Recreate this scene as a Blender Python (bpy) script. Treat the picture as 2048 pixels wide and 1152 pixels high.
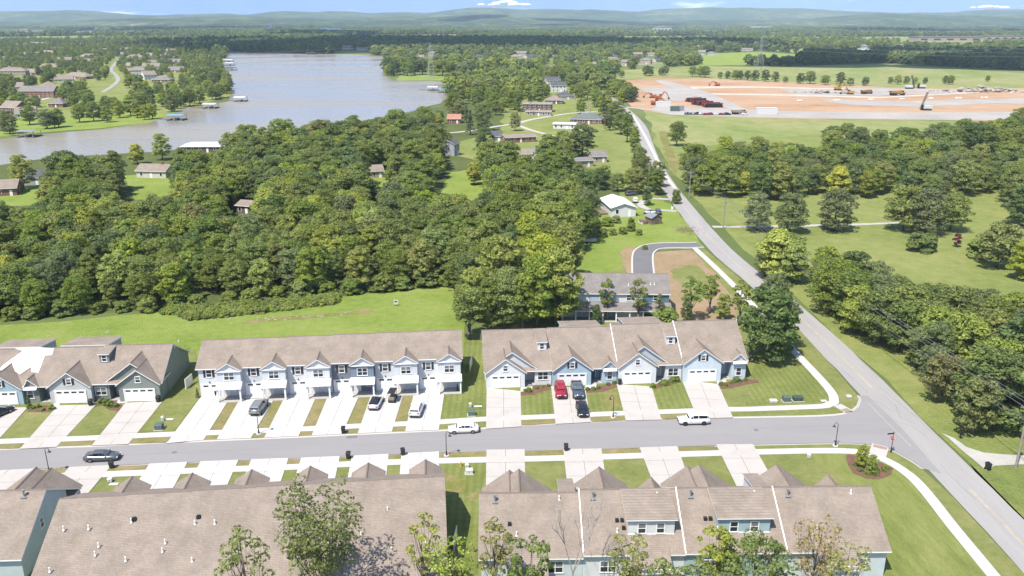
import bpy, bmesh, math, random
from mathutils import Vector, Matrix, noise
R = math.radians
rnd = random.Random(7)
for o in list(bpy.data.objects): bpy.data.objects.remove(o)
sc = bpy.context.scene
COL = sc.collection

# ---------------------------------------------------------------- camera, sky, sun, exposure
CAM_H, FPX, YH = 62.0, 1650.0, 38.0            # height above the street, focal length and horizon row of the 2048 px photograph
PITCH = math.atan((576 - YH) / FPX)
SP, CP = math.sin(PITCH), math.cos(PITCH)
cd = bpy.data.cameras.new('camera'); cam = bpy.data.objects.new('camera', cd); COL.objects.link(cam)
cam.location = (0, 0, CAM_H); cam.rotation_euler = (math.pi/2 - PITCH, 0, 0)
cd.sensor_width = 36; cd.lens = FPX / 2048 * 36; cd.clip_start = 0.5; cd.clip_end = 60000
sc.camera = cam

SUN_EL = R(60); SDIR = Vector((-0.60, -0.80, 0)).normalized()       # horizontal direction towards the sun
sv = Vector((SDIR.x*math.cos(SUN_EL), SDIR.y*math.cos(SUN_EL), math.sin(SUN_EL)))
w = bpy.data.worlds.new('World'); sc.world = w; w.use_nodes = True
nt = w.node_tree; nt.nodes.clear()
wo = nt.nodes.new('ShaderNodeOutputWorld'); bg = nt.nodes.new('ShaderNodeBackground'); sky = nt.nodes.new('ShaderNodeTexSky')
sky.sky_type = 'NISHITA'; sky.sun_disc = False; sky.sun_elevation = SUN_EL
sky.sun_rotation = math.atan2(SDIR.x, SDIR.y)
sky.air_density = 1.0; sky.dust_density = 0.3; sky.ozone_density = 2.0; sky.altitude = 200
tc = nt.nodes.new('ShaderNodeTexCoord'); va = nt.nodes.new('ShaderNodeVectorMath'); va.operation = 'ADD'; va.inputs[1].default_value = (0, 0, 0.5)
vn = nt.nodes.new('ShaderNodeVectorMath'); vn.operation = 'NORMALIZE'
nt.links.new(tc.outputs['Generated'], va.inputs[0]); nt.links.new(va.outputs[0], vn.inputs[0]); nt.links.new(vn.outputs[0], sky.inputs['Vector'])
# thin scattered clouds all round
mp = nt.nodes.new('ShaderNodeMapping'); mp.inputs['Scale'].default_value = (3.5, 3.5, 26)
nz = nt.nodes.new('ShaderNodeTexNoise'); nz.inputs['Scale'].default_value = 2.2; nz.inputs['Detail'].default_value = 6; nz.inputs['Roughness'].default_value = 0.6
rp = nt.nodes.new('ShaderNodeValToRGB'); rp.color_ramp.elements[0].position = 0.57; rp.color_ramp.elements[1].position = 0.78
mx = nt.nodes.new('ShaderNodeMixRGB'); mx.inputs['Color2'].default_value = (7.5, 7.8, 8.2, 1)
nt.links.new(tc.outputs['Generated'], mp.inputs[0]); nt.links.new(mp.outputs[0], nz.inputs['Vector']); nt.links.new(nz.outputs['Fac'], rp.inputs[0])
nt.links.new(rp.outputs[0], mx.inputs['Fac']); nt.links.new(sky.outputs[0], mx.inputs['Color1'])
bg.inputs['Strength'].default_value = 0.14
nt.links.new(mx.outputs[0], bg.inputs['Color']); nt.links.new(bg.outputs[0], wo.inputs['Surface'])
sl = bpy.data.lights.new('sun', 'SUN'); so = bpy.data.objects.new('sun', sl); COL.objects.link(so)
sl.energy = 4.3; sl.angle = R(0.5); sl.color = (1.0, 0.94, 0.84)
so.rotation_euler = (-sv).to_track_quat('-Z', 'Y').to_euler(); so.location = (-60, -80, 200)
sc.view_settings.view_transform = 'Standard'; sc.view_settings.look = 'None'; sc.view_settings.gamma = 1
sc.view_settings.use_curve_mapping = False; sc.view_settings.exposure = 1.05

def G(px, py, z=0.0):
    """world point at height z seen at pixel px, py of the 2048 x 1152 photograph (used to read the map off the photograph)"""
    u = (px - 1024) / FPX; v = (py - 576) / FPX
    d = (CAM_H - z) / (SP + v * CP)
    return Vector((u * d, d * (CP - v * SP), z))
def PX(p):
    dx, dy, dz = p[0], p[1], p[2] - CAM_H
    d = dy * CP - dz * SP; v = (-dz * CP - dy * SP) / d
    return 1024 + FPX * dx / d, 576 + FPX * v

# ---------------------------------------------------------------- object helpers
def tag(o, label=None, cat=None, group=None, kind=None):
    if label: o['label'] = label
    if cat: o['category'] = cat
    if group: o['group'] = group
    if kind: o['kind'] = kind
    return o
def empty(name, loc, rz=0.0, label=None, cat=None, group=None):
    o = bpy.data.objects.new(name, None); COL.objects.link(o)
    o.location = loc; o.rotation_euler = (0, 0, rz); o.empty_display_size = 0.3
    return tag(o, label, cat, group)
def put(name, mesh, parent=None, loc=None, rz=None, **k):
    o = bpy.data.objects.new(name, mesh); COL.objects.link(o)
    if parent is not None: o.parent = parent
    if loc is not None: o.location = loc
    if rz is not None: o.rotation_euler = (0, 0, rz)
    return tag(o, **k)
def copy_tree(o, parent=None):
    c = o.copy(); COL.objects.link(c); c.parent = parent
    for ch in list(o.children): copy_tree(ch, c)
    return c

class MB:
    """collects faces of one mesh"""
    def __init__(s): s.v = []; s.f = []; s.m = []
    def face(s, pts, m=0):
        n = len(s.v); s.v += [tuple(p) for p in pts]; s.f.append(tuple(range(n, n+len(pts)))); s.m.append(m); return s
    def hexa(s, b, t, m=0, mt=None):
        """solid between bottom quad b and top quad t (both counter-clockwise from above)"""
        n = len(s.v); s.v += [tuple(p) for p in b] + [tuple(p) for p in t]; k = len(b)
        s.f.append(tuple(range(n+k-1, n-1, -1))); s.m.append(m)
        s.f.append(tuple(range(n+k, n+2*k))); s.m.append(m if mt is None else mt)
        for i in range(k):
            j = (i+1) % k; s.f.append((n+i, n+j, n+k+j, n+k+i)); s.m.append(m)
        return s
    def box(s, x0, x1, y0, y1, z0, z1, m=0, mt=None):
        if x0 > x1: x0, x1 = x1, x0
        if y0 > y1: y0, y1 = y1, y0
        q = [(x0,y0),(x1,y0),(x1,y1),(x0,y1)]
        return s.hexa([(a,b,z0) for a,b in q], [(a,b,z1) for a,b in q], m, mt)
    def slab(s, q, t, m=0, ms=1):
        """roof sheet: q = top corners, t = thickness down; m top, ms edges and underside"""
        q = [Vector(p) for p in q]
        nrm = (q[1]-q[0]).cross(q[2]-q[0])
        if nrm.z < 0: q = q[::-1]
        return s.hexa([p - Vector((0,0,t)) for p in q], q, ms, m)
    def prism(s, prof, a, b, axis='x', m=0):
        """polygon prof in the plane across axis, swept from a to b"""
        n = len(s.v); k = len(prof)
        f = (lambda p, c: (c, p[0], p[1])) if axis == 'x' else ((lambda p, c: (p[0], c, p[1])) if axis == 'y' else (lambda p, c: (p[0], p[1], c)))
        s.v += [f(p, a) for p in prof] + [f(p, b) for p in prof]
        s.f.append(tuple(range(n+k-1, n-1, -1))); s.f.append(tuple(range(n+k, n+2*k))); s.m += [m, m]
        for i in range(k):
            j = (i+1) % k; s.f.append((n+i, n+j, n+k+j, n+k+i)); s.m.append(m)
        return s
    def tube(s, p, q, r0, r1=None, n=8, m=0, caps=True):
        p, q = Vector(p), Vector(q); r1 = r0 if r1 is None else r1
        d = (q-p).normalized(); a = d.orthogonal().normalized(); b = d.cross(a)
        k = len(s.v)
        for c, r in ((p, r0), (q, r1)):
            for i in range(n):
                t = 2*math.pi*i/n; s.v.append(tuple(c + a*math.cos(t)*r + b*math.sin(t)*r))
        for i in range(n):
            j = (i+1) % n; s.f.append((k+i, k+j, k+n+j, k+n+i)); s.m.append(m)
        if caps:
            s.f.append(tuple(range(k+n-1, k-1, -1))); s.f.append(tuple(range(k+n, k+2*n))); s.m += [m, m]
        return s
    def path(s, pts, r, n=6, m=0):
        for a, b in zip(pts, pts[1:]): s.tube(a, b, r, r, n, m)
        return s
    def ellip(s, c, r, nu=10, nv=6, m=0):
        k = len(s.v)
        for i in range(nv+1):
            ph = -math.pi/2 + math.pi*i/nv
            for j in range(nu):
                th = 2*math.pi*j/nu
                s.v.append((c[0]+r[0]*math.cos(ph)*math.cos(th), c[1]+r[1]*math.cos(ph)*math.sin(th), c[2]+r[2]*math.sin(ph)))
        for i in range(nv):
            for j in range(nu):
                jj = (j+1) % nu
                s.f.append((k+i*nu+j, k+i*nu+jj, k+(i+1)*nu+jj, k+(i+1)*nu+j)); s.m.append(m)
        return s
    def mesh(s, name, mats, smooth=False, fix=True):
        me = bpy.data.meshes.new(name); me.from_pydata(s.v, [], s.f)
        mats = mats if isinstance(mats, (list, tuple)) else [mats]
        for mt in mats: me.materials.append(mt)
        me.polygons.foreach_set('material_index', s.m)
        if fix:
            bm = bmesh.new(); bm.from_mesh(me); bmesh.ops.recalc_face_normals(bm, faces=bm.faces); bm.to_mesh(me); bm.free()
        if smooth: me.polygons.foreach_set('use_smooth', [True]*len(me.polygons))
        me.update(); return me
    def build(s, name, mats, parent=None, smooth=False, fix=True, loc=None, rz=None, **k):
        return put(name, s.mesh(name, mats, smooth, fix), parent, loc, rz, **k)

# ---------------------------------------------------------------- materials
MATS = {}
def _new(name, rough=0.8, spec=0.3):
    m = bpy.data.materials.new(name); m.use_nodes = True; b = m.node_tree.nodes['Principled BSDF']
    b.inputs['Roughness'].default_value = rough; b.inputs['Specular IOR Level'].default_value = spec
    MATS[name] = m; return m, m.node_tree, b
def rgbl(c): return (c[0], c[1], c[2], 1)
def rgb(c): return (c[0]*.72, c[1]*.72, c[2]*.72, 1)      # built surfaces are a shade darker than they look at this exposure
def mat(name, col, rough=0.7, spec=0.3, var=0.12, scale=3.0, metal=0.0, bump=0.0, coords='Object', detail=4, aniso=None, bscale=None):
    """colour with large and small mottling"""
    if name in MATS: return MATS[name]
    m, t, b = _new(name, rough, spec); b.inputs['Metallic'].default_value = metal
    if var <= 0: b.inputs['Base Color'].default_value = rgb(col); return m
    tcn = t.nodes.new('ShaderNodeTexCoord'); n = t.nodes.new('ShaderNodeTexNoise'); n.inputs['Scale'].default_value = scale; n.inputs['Detail'].default_value = detail
    src = tcn.outputs[coords]
    if aniso:
        mpn = t.nodes.new('ShaderNodeMapping'); mpn.inputs['Scale'].default_value = aniso; t.links.new(src, mpn.inputs[0]); src = mpn.outputs[0]
    t.links.new(src, n.inputs['Vector'])
    r = t.nodes.new('ShaderNodeValToRGB'); r.color_ramp.elements[0].position = 0.3; r.color_ramp.elements[1].position = 0.7
    r.color_ramp.elements[0].color = rgb([c*(1-var) for c in col]); r.color_ramp.elements[1].color = rgb([min(1, c*(1+var)) for c in col])
    t.links.new(n.outputs['Fac'], r.inputs[0]); t.links.new(r.outputs[0], b.inputs['Base Color'])
    if bump:
        bp = t.nodes.new('ShaderNodeBump'); bp.inputs['Strength'].default_value = bump; bp.inputs['Distance'].default_value = 0.05
        n2 = n
        if bscale:
            n2 = t.nodes.new('ShaderNodeTexNoise'); n2.inputs['Scale'].default_value = bscale; n2.inputs['Detail'].default_value = 3; t.links.new(src, n2.inputs['Vector'])
        t.links.new(n2.outputs['Fac'], bp.inputs['Height']); t.links.new(bp.outputs[0], b.inputs['Normal'])
    return m
def blend(name, stops, scales, rough=0.95, spec=0.1, bump=0.4, bdist=0.1, aniso=None, stripes=None, coords='Object'):
    """ground cover: a ramp of colours driven by the sum of noises (scale, weight)"""
    if name in MATS: return MATS[name]
    m, t, b = _new(name, rough, spec)
    tcn = t.nodes.new('ShaderNodeTexCoord'); src = tcn.outputs[coords]
    if aniso:
        mpn = t.nodes.new('ShaderNodeMapping'); mpn.inputs['Scale'].default_value = aniso[:3]; mpn.inputs['Rotation'].default_value = (0, 0, aniso[3] if len(aniso) > 3 else 0)
        t.links.new(src, mpn.inputs[0]); src = mpn.outputs[0]
    acc = None; last = None
    for s_, w_ in scales:
        n = t.nodes.new('ShaderNodeTexNoise'); n.inputs['Scale'].default_value = s_; n.inputs['Detail'].default_value = 5; n.inputs['Roughness'].default_value = 0.6
        t.links.new(src, n.inputs['Vector']); last = n
        mm = t.nodes.new('ShaderNodeMath'); mm.operation = 'MULTIPLY_ADD'; mm.inputs[1].default_value = w_
        t.links.new(n.outputs['Fac'], mm.inputs[0])
        if acc is None: mm.inputs[2].default_value = 0
        else: t.links.new(acc, mm.inputs[2])
        acc = mm.outputs[0]
    if stripes:
        wv = t.nodes.new('ShaderNodeTexWave'); wv.wave_type = 'BANDS'; wv.bands_direction = 'X'; wv.inputs['Scale'].default_value = stripes[0]; wv.inputs['Distortion'].default_value = 0.6
        mp2 = t.nodes.new('ShaderNodeMapping'); mp2.inputs['Rotation'].default_value = (0, 0, stripes[2]); t.links.new(tcn.outputs[coords], mp2.inputs[0]); t.links.new(mp2.outputs[0], wv.inputs['Vector'])
        mm = t.nodes.new('ShaderNodeMath'); mm.operation = 'MULTIPLY_ADD'; mm.inputs[1].default_value = stripes[1]; t.links.new(wv.outputs['Fac'], mm.inputs[0]); t.links.new(acc, mm.inputs[2]); acc = mm.outputs[0]
    r = t.nodes.new('ShaderNodeValToRGB')
    els = r.color_ramp.elements
    while len(els) < len(stops): els.new(0.5)
    for e, (p, c) in zip(els, stops): e.position = p; e.color = rgb(c)
    t.links.new(acc, r.inputs[0]); t.links.new(r.outputs[0], b.inputs['Base Color'])
    if bump:
        bp = t.nodes.new('ShaderNodeBump'); bp.inputs['Strength'].default_value = bump; bp.inputs['Distance'].default_value = bdist
        t.links.new(last.outputs['Fac'], bp.inputs['Height']); t.links.new(bp.outputs[0], b.inputs['Normal'])
    return m
def shingle(name, c1, c2, row=0.085, w_=0.34):
    """asphalt shingle courses at even heights, tabs of mixed tone, weathered patches"""
    if name in MATS: return MATS[name]
    m, t, b = _new(name, 0.92, 0.15)
    tcn = t.nodes.new('ShaderNodeTexCoord'); sx = t.nodes.new('ShaderNodeSeparateXYZ'); t.links.new(tcn.outputs['Object'], sx.inputs[0])
    ad = t.nodes.new('ShaderNodeMath'); ad.operation = 'ADD'; t.links.new(sx.outputs[0], ad.inputs[0]); t.links.new(sx.outputs[1], ad.inputs[1])
    cb = t.nodes.new('ShaderNodeCombineXYZ'); t.links.new(ad.outputs[0], cb.inputs[0]); t.links.new(sx.outputs[2], cb.inputs[1])
    br = t.nodes.new('ShaderNodeTexBrick'); br.inputs['Scale'].default_value = 1; br.inputs['Brick Width'].default_value = w_; br.inputs['Row Height'].default_value = row
    br.inputs['Mortar Size'].default_value = 0.012; br.inputs['Mortar Smooth'].default_value = 0.4; br.inputs['Bias'].default_value = -0.1; br.offset = 0.37
    br.inputs['Color1'].default_value = rgb(c1); br.inputs['Color2'].default_value = rgb(c2); br.inputs['Mortar'].default_value = rgb([x*0.8 for x in c1])
    t.links.new(cb.outputs[0], br.inputs['Vector'])
    n = t.nodes.new('ShaderNodeTexNoise'); n.inputs['Scale'].default_value = 0.45; n.inputs['Detail'].default_value = 6; t.links.new(tcn.outputs['Object'], n.inputs['Vector'])
    r = t.nodes.new('ShaderNodeMapRange'); r.inputs[1].default_value = 0.3; r.inputs[2].default_value = 0.7; r.inputs[3].default_value = 0.86; r.inputs[4].default_value = 1.12; t.links.new(n.outputs['Fac'], r.inputs[0])
    mu = t.nodes.new('ShaderNodeMixRGB'); mu.blend_type = 'MULTIPLY'; mu.inputs[0].default_value = 1; t.links.new(br.outputs['Color'], mu.inputs[1]); t.links.new(r.outputs[0], mu.inputs[2])
    n2 = t.nodes.new('ShaderNodeTexNoise'); n2.inputs['Scale'].default_value = 5.0; n2.inputs['Detail'].default_value = 4; t.links.new(cb.outputs[0], n2.inputs['Vector'])
    r2 = t.nodes.new('ShaderNodeMapRange'); r2.inputs[1].default_value = 0.3; r2.inputs[2].default_value = 0.7; r2.inputs[3].default_value = 0.90; r2.inputs[4].default_value = 1.1; t.links.new(n2.outputs['Fac'], r2.inputs[0])
    mu2 = t.nodes.new('ShaderNodeMixRGB'); mu2.blend_type = 'MULTIPLY'; mu2.inputs[0].default_value = 1; t.links.new(mu.outputs[0], mu2.inputs[1]); t.links.new(r2.outputs[0], mu2.inputs[2])
    t.links.new(mu2.outputs[0], b.inputs['Base Color'])
    bp = t.nodes.new('ShaderNodeBump'); bp.inputs['Strength'].default_value = 0.5; bp.inputs['Distance'].default_value = 0.02; t.links.new(br.outputs['Fac'], bp.inputs['Height']); bp.invert = True; t.links.new(bp.outputs[0], b.inputs['Normal'])
    return m
def siding(name, col, row=0.18, vertical=False):
    if name in MATS: return MATS[name]
    m, t, b = _new(name, 0.6, 0.3)
    tcn = t.nodes.new('ShaderNodeTexCoord'); sx = t.nodes.new('ShaderNodeSeparateXYZ'); t.links.new(tcn.outputs['Object'], sx.inputs[0])
    src = sx.outputs[2]
    if vertical:
        ad = t.nodes.new('ShaderNodeMath'); ad.operation = 'ADD'; t.links.new(sx.outputs[0], ad.inputs[0]); t.links.new(sx.outputs[1], ad.inputs[1]); src = ad.outputs[0]
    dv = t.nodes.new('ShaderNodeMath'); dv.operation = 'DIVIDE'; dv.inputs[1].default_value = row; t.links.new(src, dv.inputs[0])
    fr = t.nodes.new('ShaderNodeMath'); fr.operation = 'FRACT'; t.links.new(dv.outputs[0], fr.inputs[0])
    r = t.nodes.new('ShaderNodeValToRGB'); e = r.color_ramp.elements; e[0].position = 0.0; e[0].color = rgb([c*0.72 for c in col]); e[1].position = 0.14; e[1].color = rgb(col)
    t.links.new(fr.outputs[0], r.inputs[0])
    n = t.nodes.new('ShaderNodeTexNoise'); n.inputs['Scale'].default_value = 0.8; n.inputs['Detail'].default_value = 5; t.links.new(tcn.outputs['Object'], n.inputs['Vector'])
    mr = t.nodes.new('ShaderNodeMapRange'); mr.inputs[1].default_value = 0.3; mr.inputs[2].default_value = 0.7; mr.inputs[3].default_value = 0.92; mr.inputs[4].default_value = 1.05; t.links.new(n.outputs['Fac'], mr.inputs[0])
    mu = t.nodes.new('ShaderNodeMixRGB'); mu.blend_type = 'MULTIPLY'; mu.inputs[0].default_value = 1; t.links.new(r.outputs[0], mu.inputs[1]); t.links.new(mr.outputs[0], mu.inputs[2])
    t.links.new(mu.outputs[0], b.inputs['Base Color'])
    bp = t.nodes.new('ShaderNodeBump'); bp.inputs['Strength'].default_value = 0.5; bp.inputs['Distance'].default_value = 0.02; t.links.new(fr.outputs[0], bp.inputs['Height']); t.links.new(bp.outputs[0], b.inputs['Normal'])
    return m
def glass(name='window_glass', col=(0.03, 0.035, 0.045)):
    if name in MATS: return MATS[name]
    m, t, b = _new(name, 0.06, 0.6); b.inputs['Base Color'].default_value = rgb(col); return m
def leafmat(name, c_dark, c_light, trans=0.48):
    if name in MATS: return MATS[name]
    m = bpy.data.materials.new(name); m.use_nodes = True; t = m.node_tree; t.nodes.clear(); MATS[name] = m
    out = t.nodes.new('ShaderNodeOutputMaterial'); df = t.nodes.new('ShaderNodeBsdfPrincipled'); df.inputs['Roughness'].default_value = 0.6; df.inputs['Specular IOR Level'].default_value = 0.18
    tr = t.nodes.new('ShaderNodeBsdfTranslucent'); ms = t.nodes.new('ShaderNodeMixShader'); ms.inputs[0].default_value = trans
    oi = t.nodes.new('ShaderNodeObjectInfo'); ge = t.nodes.new('ShaderNodeNewGeometry'); tcn = t.nodes.new('ShaderNodeTexCoord')
    n = t.nodes.new('ShaderNodeTexNoise'); n.inputs['Scale'].default_value = 0.35; n.inputs['Detail'].default_value = 2; t.links.new(tcn.outputs['Object'], n.inputs['Vector'])
    a = t.nodes.new('ShaderNodeMath'); a.operation = 'MULTIPLY_ADD'; a.inputs[1].default_value = 0.45; t.links.new(ge.outputs['Random Per Island'], a.inputs[0]); 
    a2 = t.nodes.new('ShaderNodeMath'); a2.operation = 'MULTIPLY_ADD'; a2.inputs[1].default_value = 0.6; a2.inputs[2].default_value = -0.15; t.links.new(n.outputs['Fac'], a2.inputs[0]); t.links.new(a2.outputs[0], a.inputs[2])
    r = t.nodes.new('ShaderNodeValToRGB'); r.color_ramp.elements[0].color = rgbl(c_dark); r.color_ramp.elements[1].color = rgbl(c_light); r.color_ramp.elements[0].position = 0.15; r.color_ramp.elements[1].position = 0.75
    t.links.new(a.outputs[0], r.inputs[0])
    hs = t.nodes.new('ShaderNodeHueSaturation'); t.links.new(r.outputs[0], hs.inputs['Color'])
    for sock, lo, hi, k in (('Hue', 0.486, 0.516, 1.0), ('Value', 0.84, 1.16, 7.31), ('Saturation', 0.88, 1.06, 3.77)):
        mu = t.nodes.new('ShaderNodeMath'); mu.operation = 'MULTIPLY'; mu.inputs[1].default_value = k; t.links.new(oi.outputs['Random'], mu.inputs[0])
        f = t.nodes.new('ShaderNodeMath'); f.operation = 'FRACT'; t.links.new(mu.outputs[0], f.inputs[0])
        g = t.nodes.new('ShaderNodeMapRange'); g.inputs[3].default_value = lo; g.inputs[4].default_value = hi; t.links.new(f.outputs[0], g.inputs[0]); t.links.new(g.outputs[0], hs.inputs[sock])
    t.links.new(hs.outputs[0], df.inputs['Base Color']); t.links.new(hs.outputs[0], tr.inputs['Color'])
    t.links.new(df.outputs[0], ms.inputs[1]); t.links.new(tr.outputs[0], ms.inputs[2]); t.links.new(ms.outputs[0], out.inputs['Surface'])
    return m

WHITE = mat('white_trim', (0.95, 0.95, 0.94), 0.5, 0.4, 0.04, 2)
CONC = blend('concrete', [(0.3, (0.39, 0.355, 0.32)), (0.44, (0.475, 0.44, 0.41)), (0.7, (0.52, 0.49, 0.46))], [(0.35, 0.55), (4.0, 0.45)], 0.9, 0.2, 0.1, 0.01)
CONC_W = blend('concrete_pale', [(0.3, (0.44, 0.425, 0.40)), (0.42, (0.53, 0.515, 0.495)), (0.7, (0.575, 0.56, 0.545))], [(0.3, 0.55), (4.0, 0.45)], 0.9, 0.2, 0.1, 0.01)
JOINT = mat('joint', (0.17, 0.155, 0.135), 0.9, 0.1, 0.1)
ASPH = blend('asphalt', [(0.3, (0.25, 0.24, 0.24)), (0.5, (0.285, 0.272, 0.272)), (0.72, (0.325, 0.31, 0.31))], [(0.12, 0.55), (9.0, 0.45)], 0.9, 0.2, 0.15, 0.01, aniso=(0.35, 2.2, 1, -0.07))
ASPH2 = blend('asphalt_worn', [(0.3, (0.285, 0.27, 0.265)), (0.5, (0.345, 0.33, 0.32)), (0.72, (0.40, 0.385, 0.37))], [(0.15, 0.5), (9.0, 0.4), (1.2, 0.12)], 0.9, 0.2, 0.15, 0.01, aniso=(2.4, 0.25, 1, 0))
ASPH3 = blend('asphalt_new', [(0.3, (0.15, 0.145, 0.15)), (0.7, (0.20, 0.195, 0.20))], [(0.2, 0.6), (9.0, 0.4)], 0.9, 0.2, 0.1, 0.01)
ROOF = shingle('shingle_brown', (0.292, 0.240, 0.198), (0.338, 0.281, 0.235))
ROOF2 = shingle('shingle_grey', (0.22, 0.20, 0.19), (0.29, 0.265, 0.25))
ROOFD = shingle('shingle_dark', (0.10, 0.10, 0.11), (0.15, 0.15, 0.16))
ROOFG = shingle('shingle_green_grey', (0.15, 0.17, 0.16), (0.20, 0.22, 0.21))
RIDGE = mat('ridge_cap', (0.20, 0.16, 0.138), 0.95, 0.1, 0.2, 6)
DARK = mat('dark_plastic', (0.018, 0.019, 0.021), 0.5, 0.4, 0.1)
BIN = mat('bin_plastic', (0.022, 0.027, 0.024), 0.55, 0.4, 0.15)
BLACK = mat('black_metal', (0.015, 0.014, 0.016), 0.45, 0.5, 0.0)
SHUT = mat('shutter_paint', (0.05, 0.045, 0.045), 0.6, 0.3, 0.1)
GLASS = glass(); GLASS_D = glass('dark_glass', (0.01, 0.011, 0.013))
BLIND = mat('window_blind', (0.18, 0.19, 0.18), 0.3, 0.5, 0.08, 2)
GALV = mat('galvanised', (0.45, 0.46, 0.47), 0.45, 0.5, 0.1, 5, metal=0.6)
WOOD = mat('weathered_wood', (0.22, 0.17, 0.13), 0.9, 0.1, 0.25, 3, aniso=(6, 6, 0.6))
MULCH = blend('mulch', [(0.3, (0.12, 0.065, 0.045)), (0.6, (0.21, 0.125, 0.09)), (0.8, (0.30, 0.19, 0.14))], [(1.0, 0.4), (9, 0.6)], 1, 0.05, 0.8, 0.08)
BARK = mat('bark', (0.17, 0.14, 0.115), 0.95, 0.1, 0.3, 2.5, bump=0.6)
BARKP = mat('pale_bark', (0.34, 0.31, 0.28), 0.95, 0.1, 0.25, 2.5, bump=0.4)
UTIL = mat('utility_green', (0.10, 0.145, 0.125), 0.5, 0.4, 0.08)
# ---------------------------------------------------------------- the setting: ground, roads, lawns, lake, hills, air
def Z(ox, oy, s):
    """pixel reader for an enlarged crop of the photograph"""
    return lambda *pts: [G(ox + x/s, oy + y/s) for x, y in pts]
def gp(*pts): return [G(x, y) for x, y in pts]
z1 = Z(0, 640, 4.0); z2 = Z(380, 640, 3.531); z3 = Z(940, 620, 3.531); z4 = Z(1500, 640, 3.737)
z5 = Z(0, 860, 3.531); z6 = Z(500, 860, 3.938); z7 = Z(940, 860, 3.938); z8 = Z(1400, 860, 3.16)
def roughen(pts, step, amp, seed=0):
    out = []
    n = len(pts)
    for i in range(n):
        a, b = Vector(pts[i][:2]), Vector(pts[(i+1) % n][:2]); L = (b-a).length; k = max(1, int(L/step))
        for j in range(k):
            p = a.lerp(b, j/k)
            q = Vector((p.x/step/2.2, p.y/step/2.2, seed*3.7))
            p = p + Vector((noise.noise(q), noise.noise(q + Vector((9.1, 4.2, 0))))) * amp
            out.append(p)
    return out
SHEET_N = [0]
def sheet(name, pts, z, m, step=None, amp=0, parent=None, kind='structure', t=0.0, **k):
    if 0.135 < z < 0.16 and name not in ('lake', 'street'): SHEET_N[0] += 1; z += SHEET_N[0]*0.0006
    p = roughen(pts, step, amp, len(name)) if step else [Vector(q[:2]) for q in pts]
    area = sum(p[i].x*p[(i+1) % len(p)].y - p[(i+1) % len(p)].x*p[i].y for i in range(len(p)))
    if area < 0: p = p[::-1]
    mb = MB()
    if t: mb.hexa([(a.x, a.y, z-t) for a in p], [(a.x, a.y, z) for a in p])
    else: mb.face([(a.x, a.y, z) for a in p])
    return mb.build(name, m, parent, fix=False, kind=kind if parent is None else None, **k)
def smooth_line(pts, step=2.0):
    """Catmull-Rom through the points"""
    P = [Vector((p[0], p[1])) for p in pts]; out = []
    for i in range(len(P)-1):
        p0 = P[max(0, i-1)]; p1 = P[i]; p2 = P[i+1]; p3 = P[min(len(P)-1, i+2)]
        k = max(1, int((p2-p1).length/step))
        for j in range(k):
            t = j/k
            out.append(0.5*((2*p1) + (p2-p0)*t + (2*p0-5*p1+4*p2-p3)*t*t + (3*p1-p0-3*p2+p3)*t**3))
    out.append(P[-1]); return out
def normals(L):
    N = []
    for i in range(len(L)):
        d = (L[min(i+1, len(L)-1)] - L[max(i-1, 0)]).normalized(); N.append(Vector((-d.y, d.x)))
    return N
def ribbon(name, pts, width, z, m, step=2.0, parent=None, t=0.0, kind='structure', edge=0.0, **k):
    L = smooth_line(pts, step); N = normals(L); mb = MB()
    def wob(i, s): return edge*noise.noise(Vector((L[i].x*0.35, L[i].y*0.35, s*5.0)))
    l = [L[i] + N[i]*(width/2 + wob(i, 1)) for i in range(len(L))]; r = [L[i] - N[i]*(width/2 + wob(i, 2)) for i in range(len(L))]
    n = len(L)
    mb.v = [(p.x, p.y, z) for p in l] + [(p.x, p.y, z) for p in r]
    mb.f = [(i+1, i, n+i, n+i+1) for i in range(n-1)]; mb.m = [0]*(n-1)
    if t:
        mb.v += [(p.x, p.y, z-t) for p in l] + [(p.x, p.y, z-t) for p in r]
        mb.f += [(i, i+1, 2*n+i+1, 2*n+i) for i in range(n-1)] + [(n+i+1, n+i, 3*n+i, 3*n+i+1) for i in range(n-1)]; mb.m += [0]*(2*n-2)
    return mb.build(name, m, parent, fix=bool(t), kind=kind if parent is None else None, **k)
def kerb(name, pts, side, m, step=1.5):
    """rolled kerb, 0.12 m high, along a line; side = +1 when the verge is left of the line"""
    L = smooth_line(pts, step); N = normals(L); mb = MB()
    prof = [(-0.06, 0.0), (-0.06, 0.03), (0.12, 0.04), (0.28, 0.13), (0.45, 0.145), (0.45, 0.0)]
    k = len(prof)
    for i, p in enumerate(L):
        for a, zz in prof:
            q = p + N[i]*a*side; mb.v.append((q.x, q.y, zz))
    for i in range(len(L)-1):
        for j in range(k-1): mb.f.append((i*k+j, i*k+j+1, (i+1)*k+j+1, (i+1)*k+j)); mb.m.append(0)
    return mb.build(name, m, kind='structure')

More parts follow.
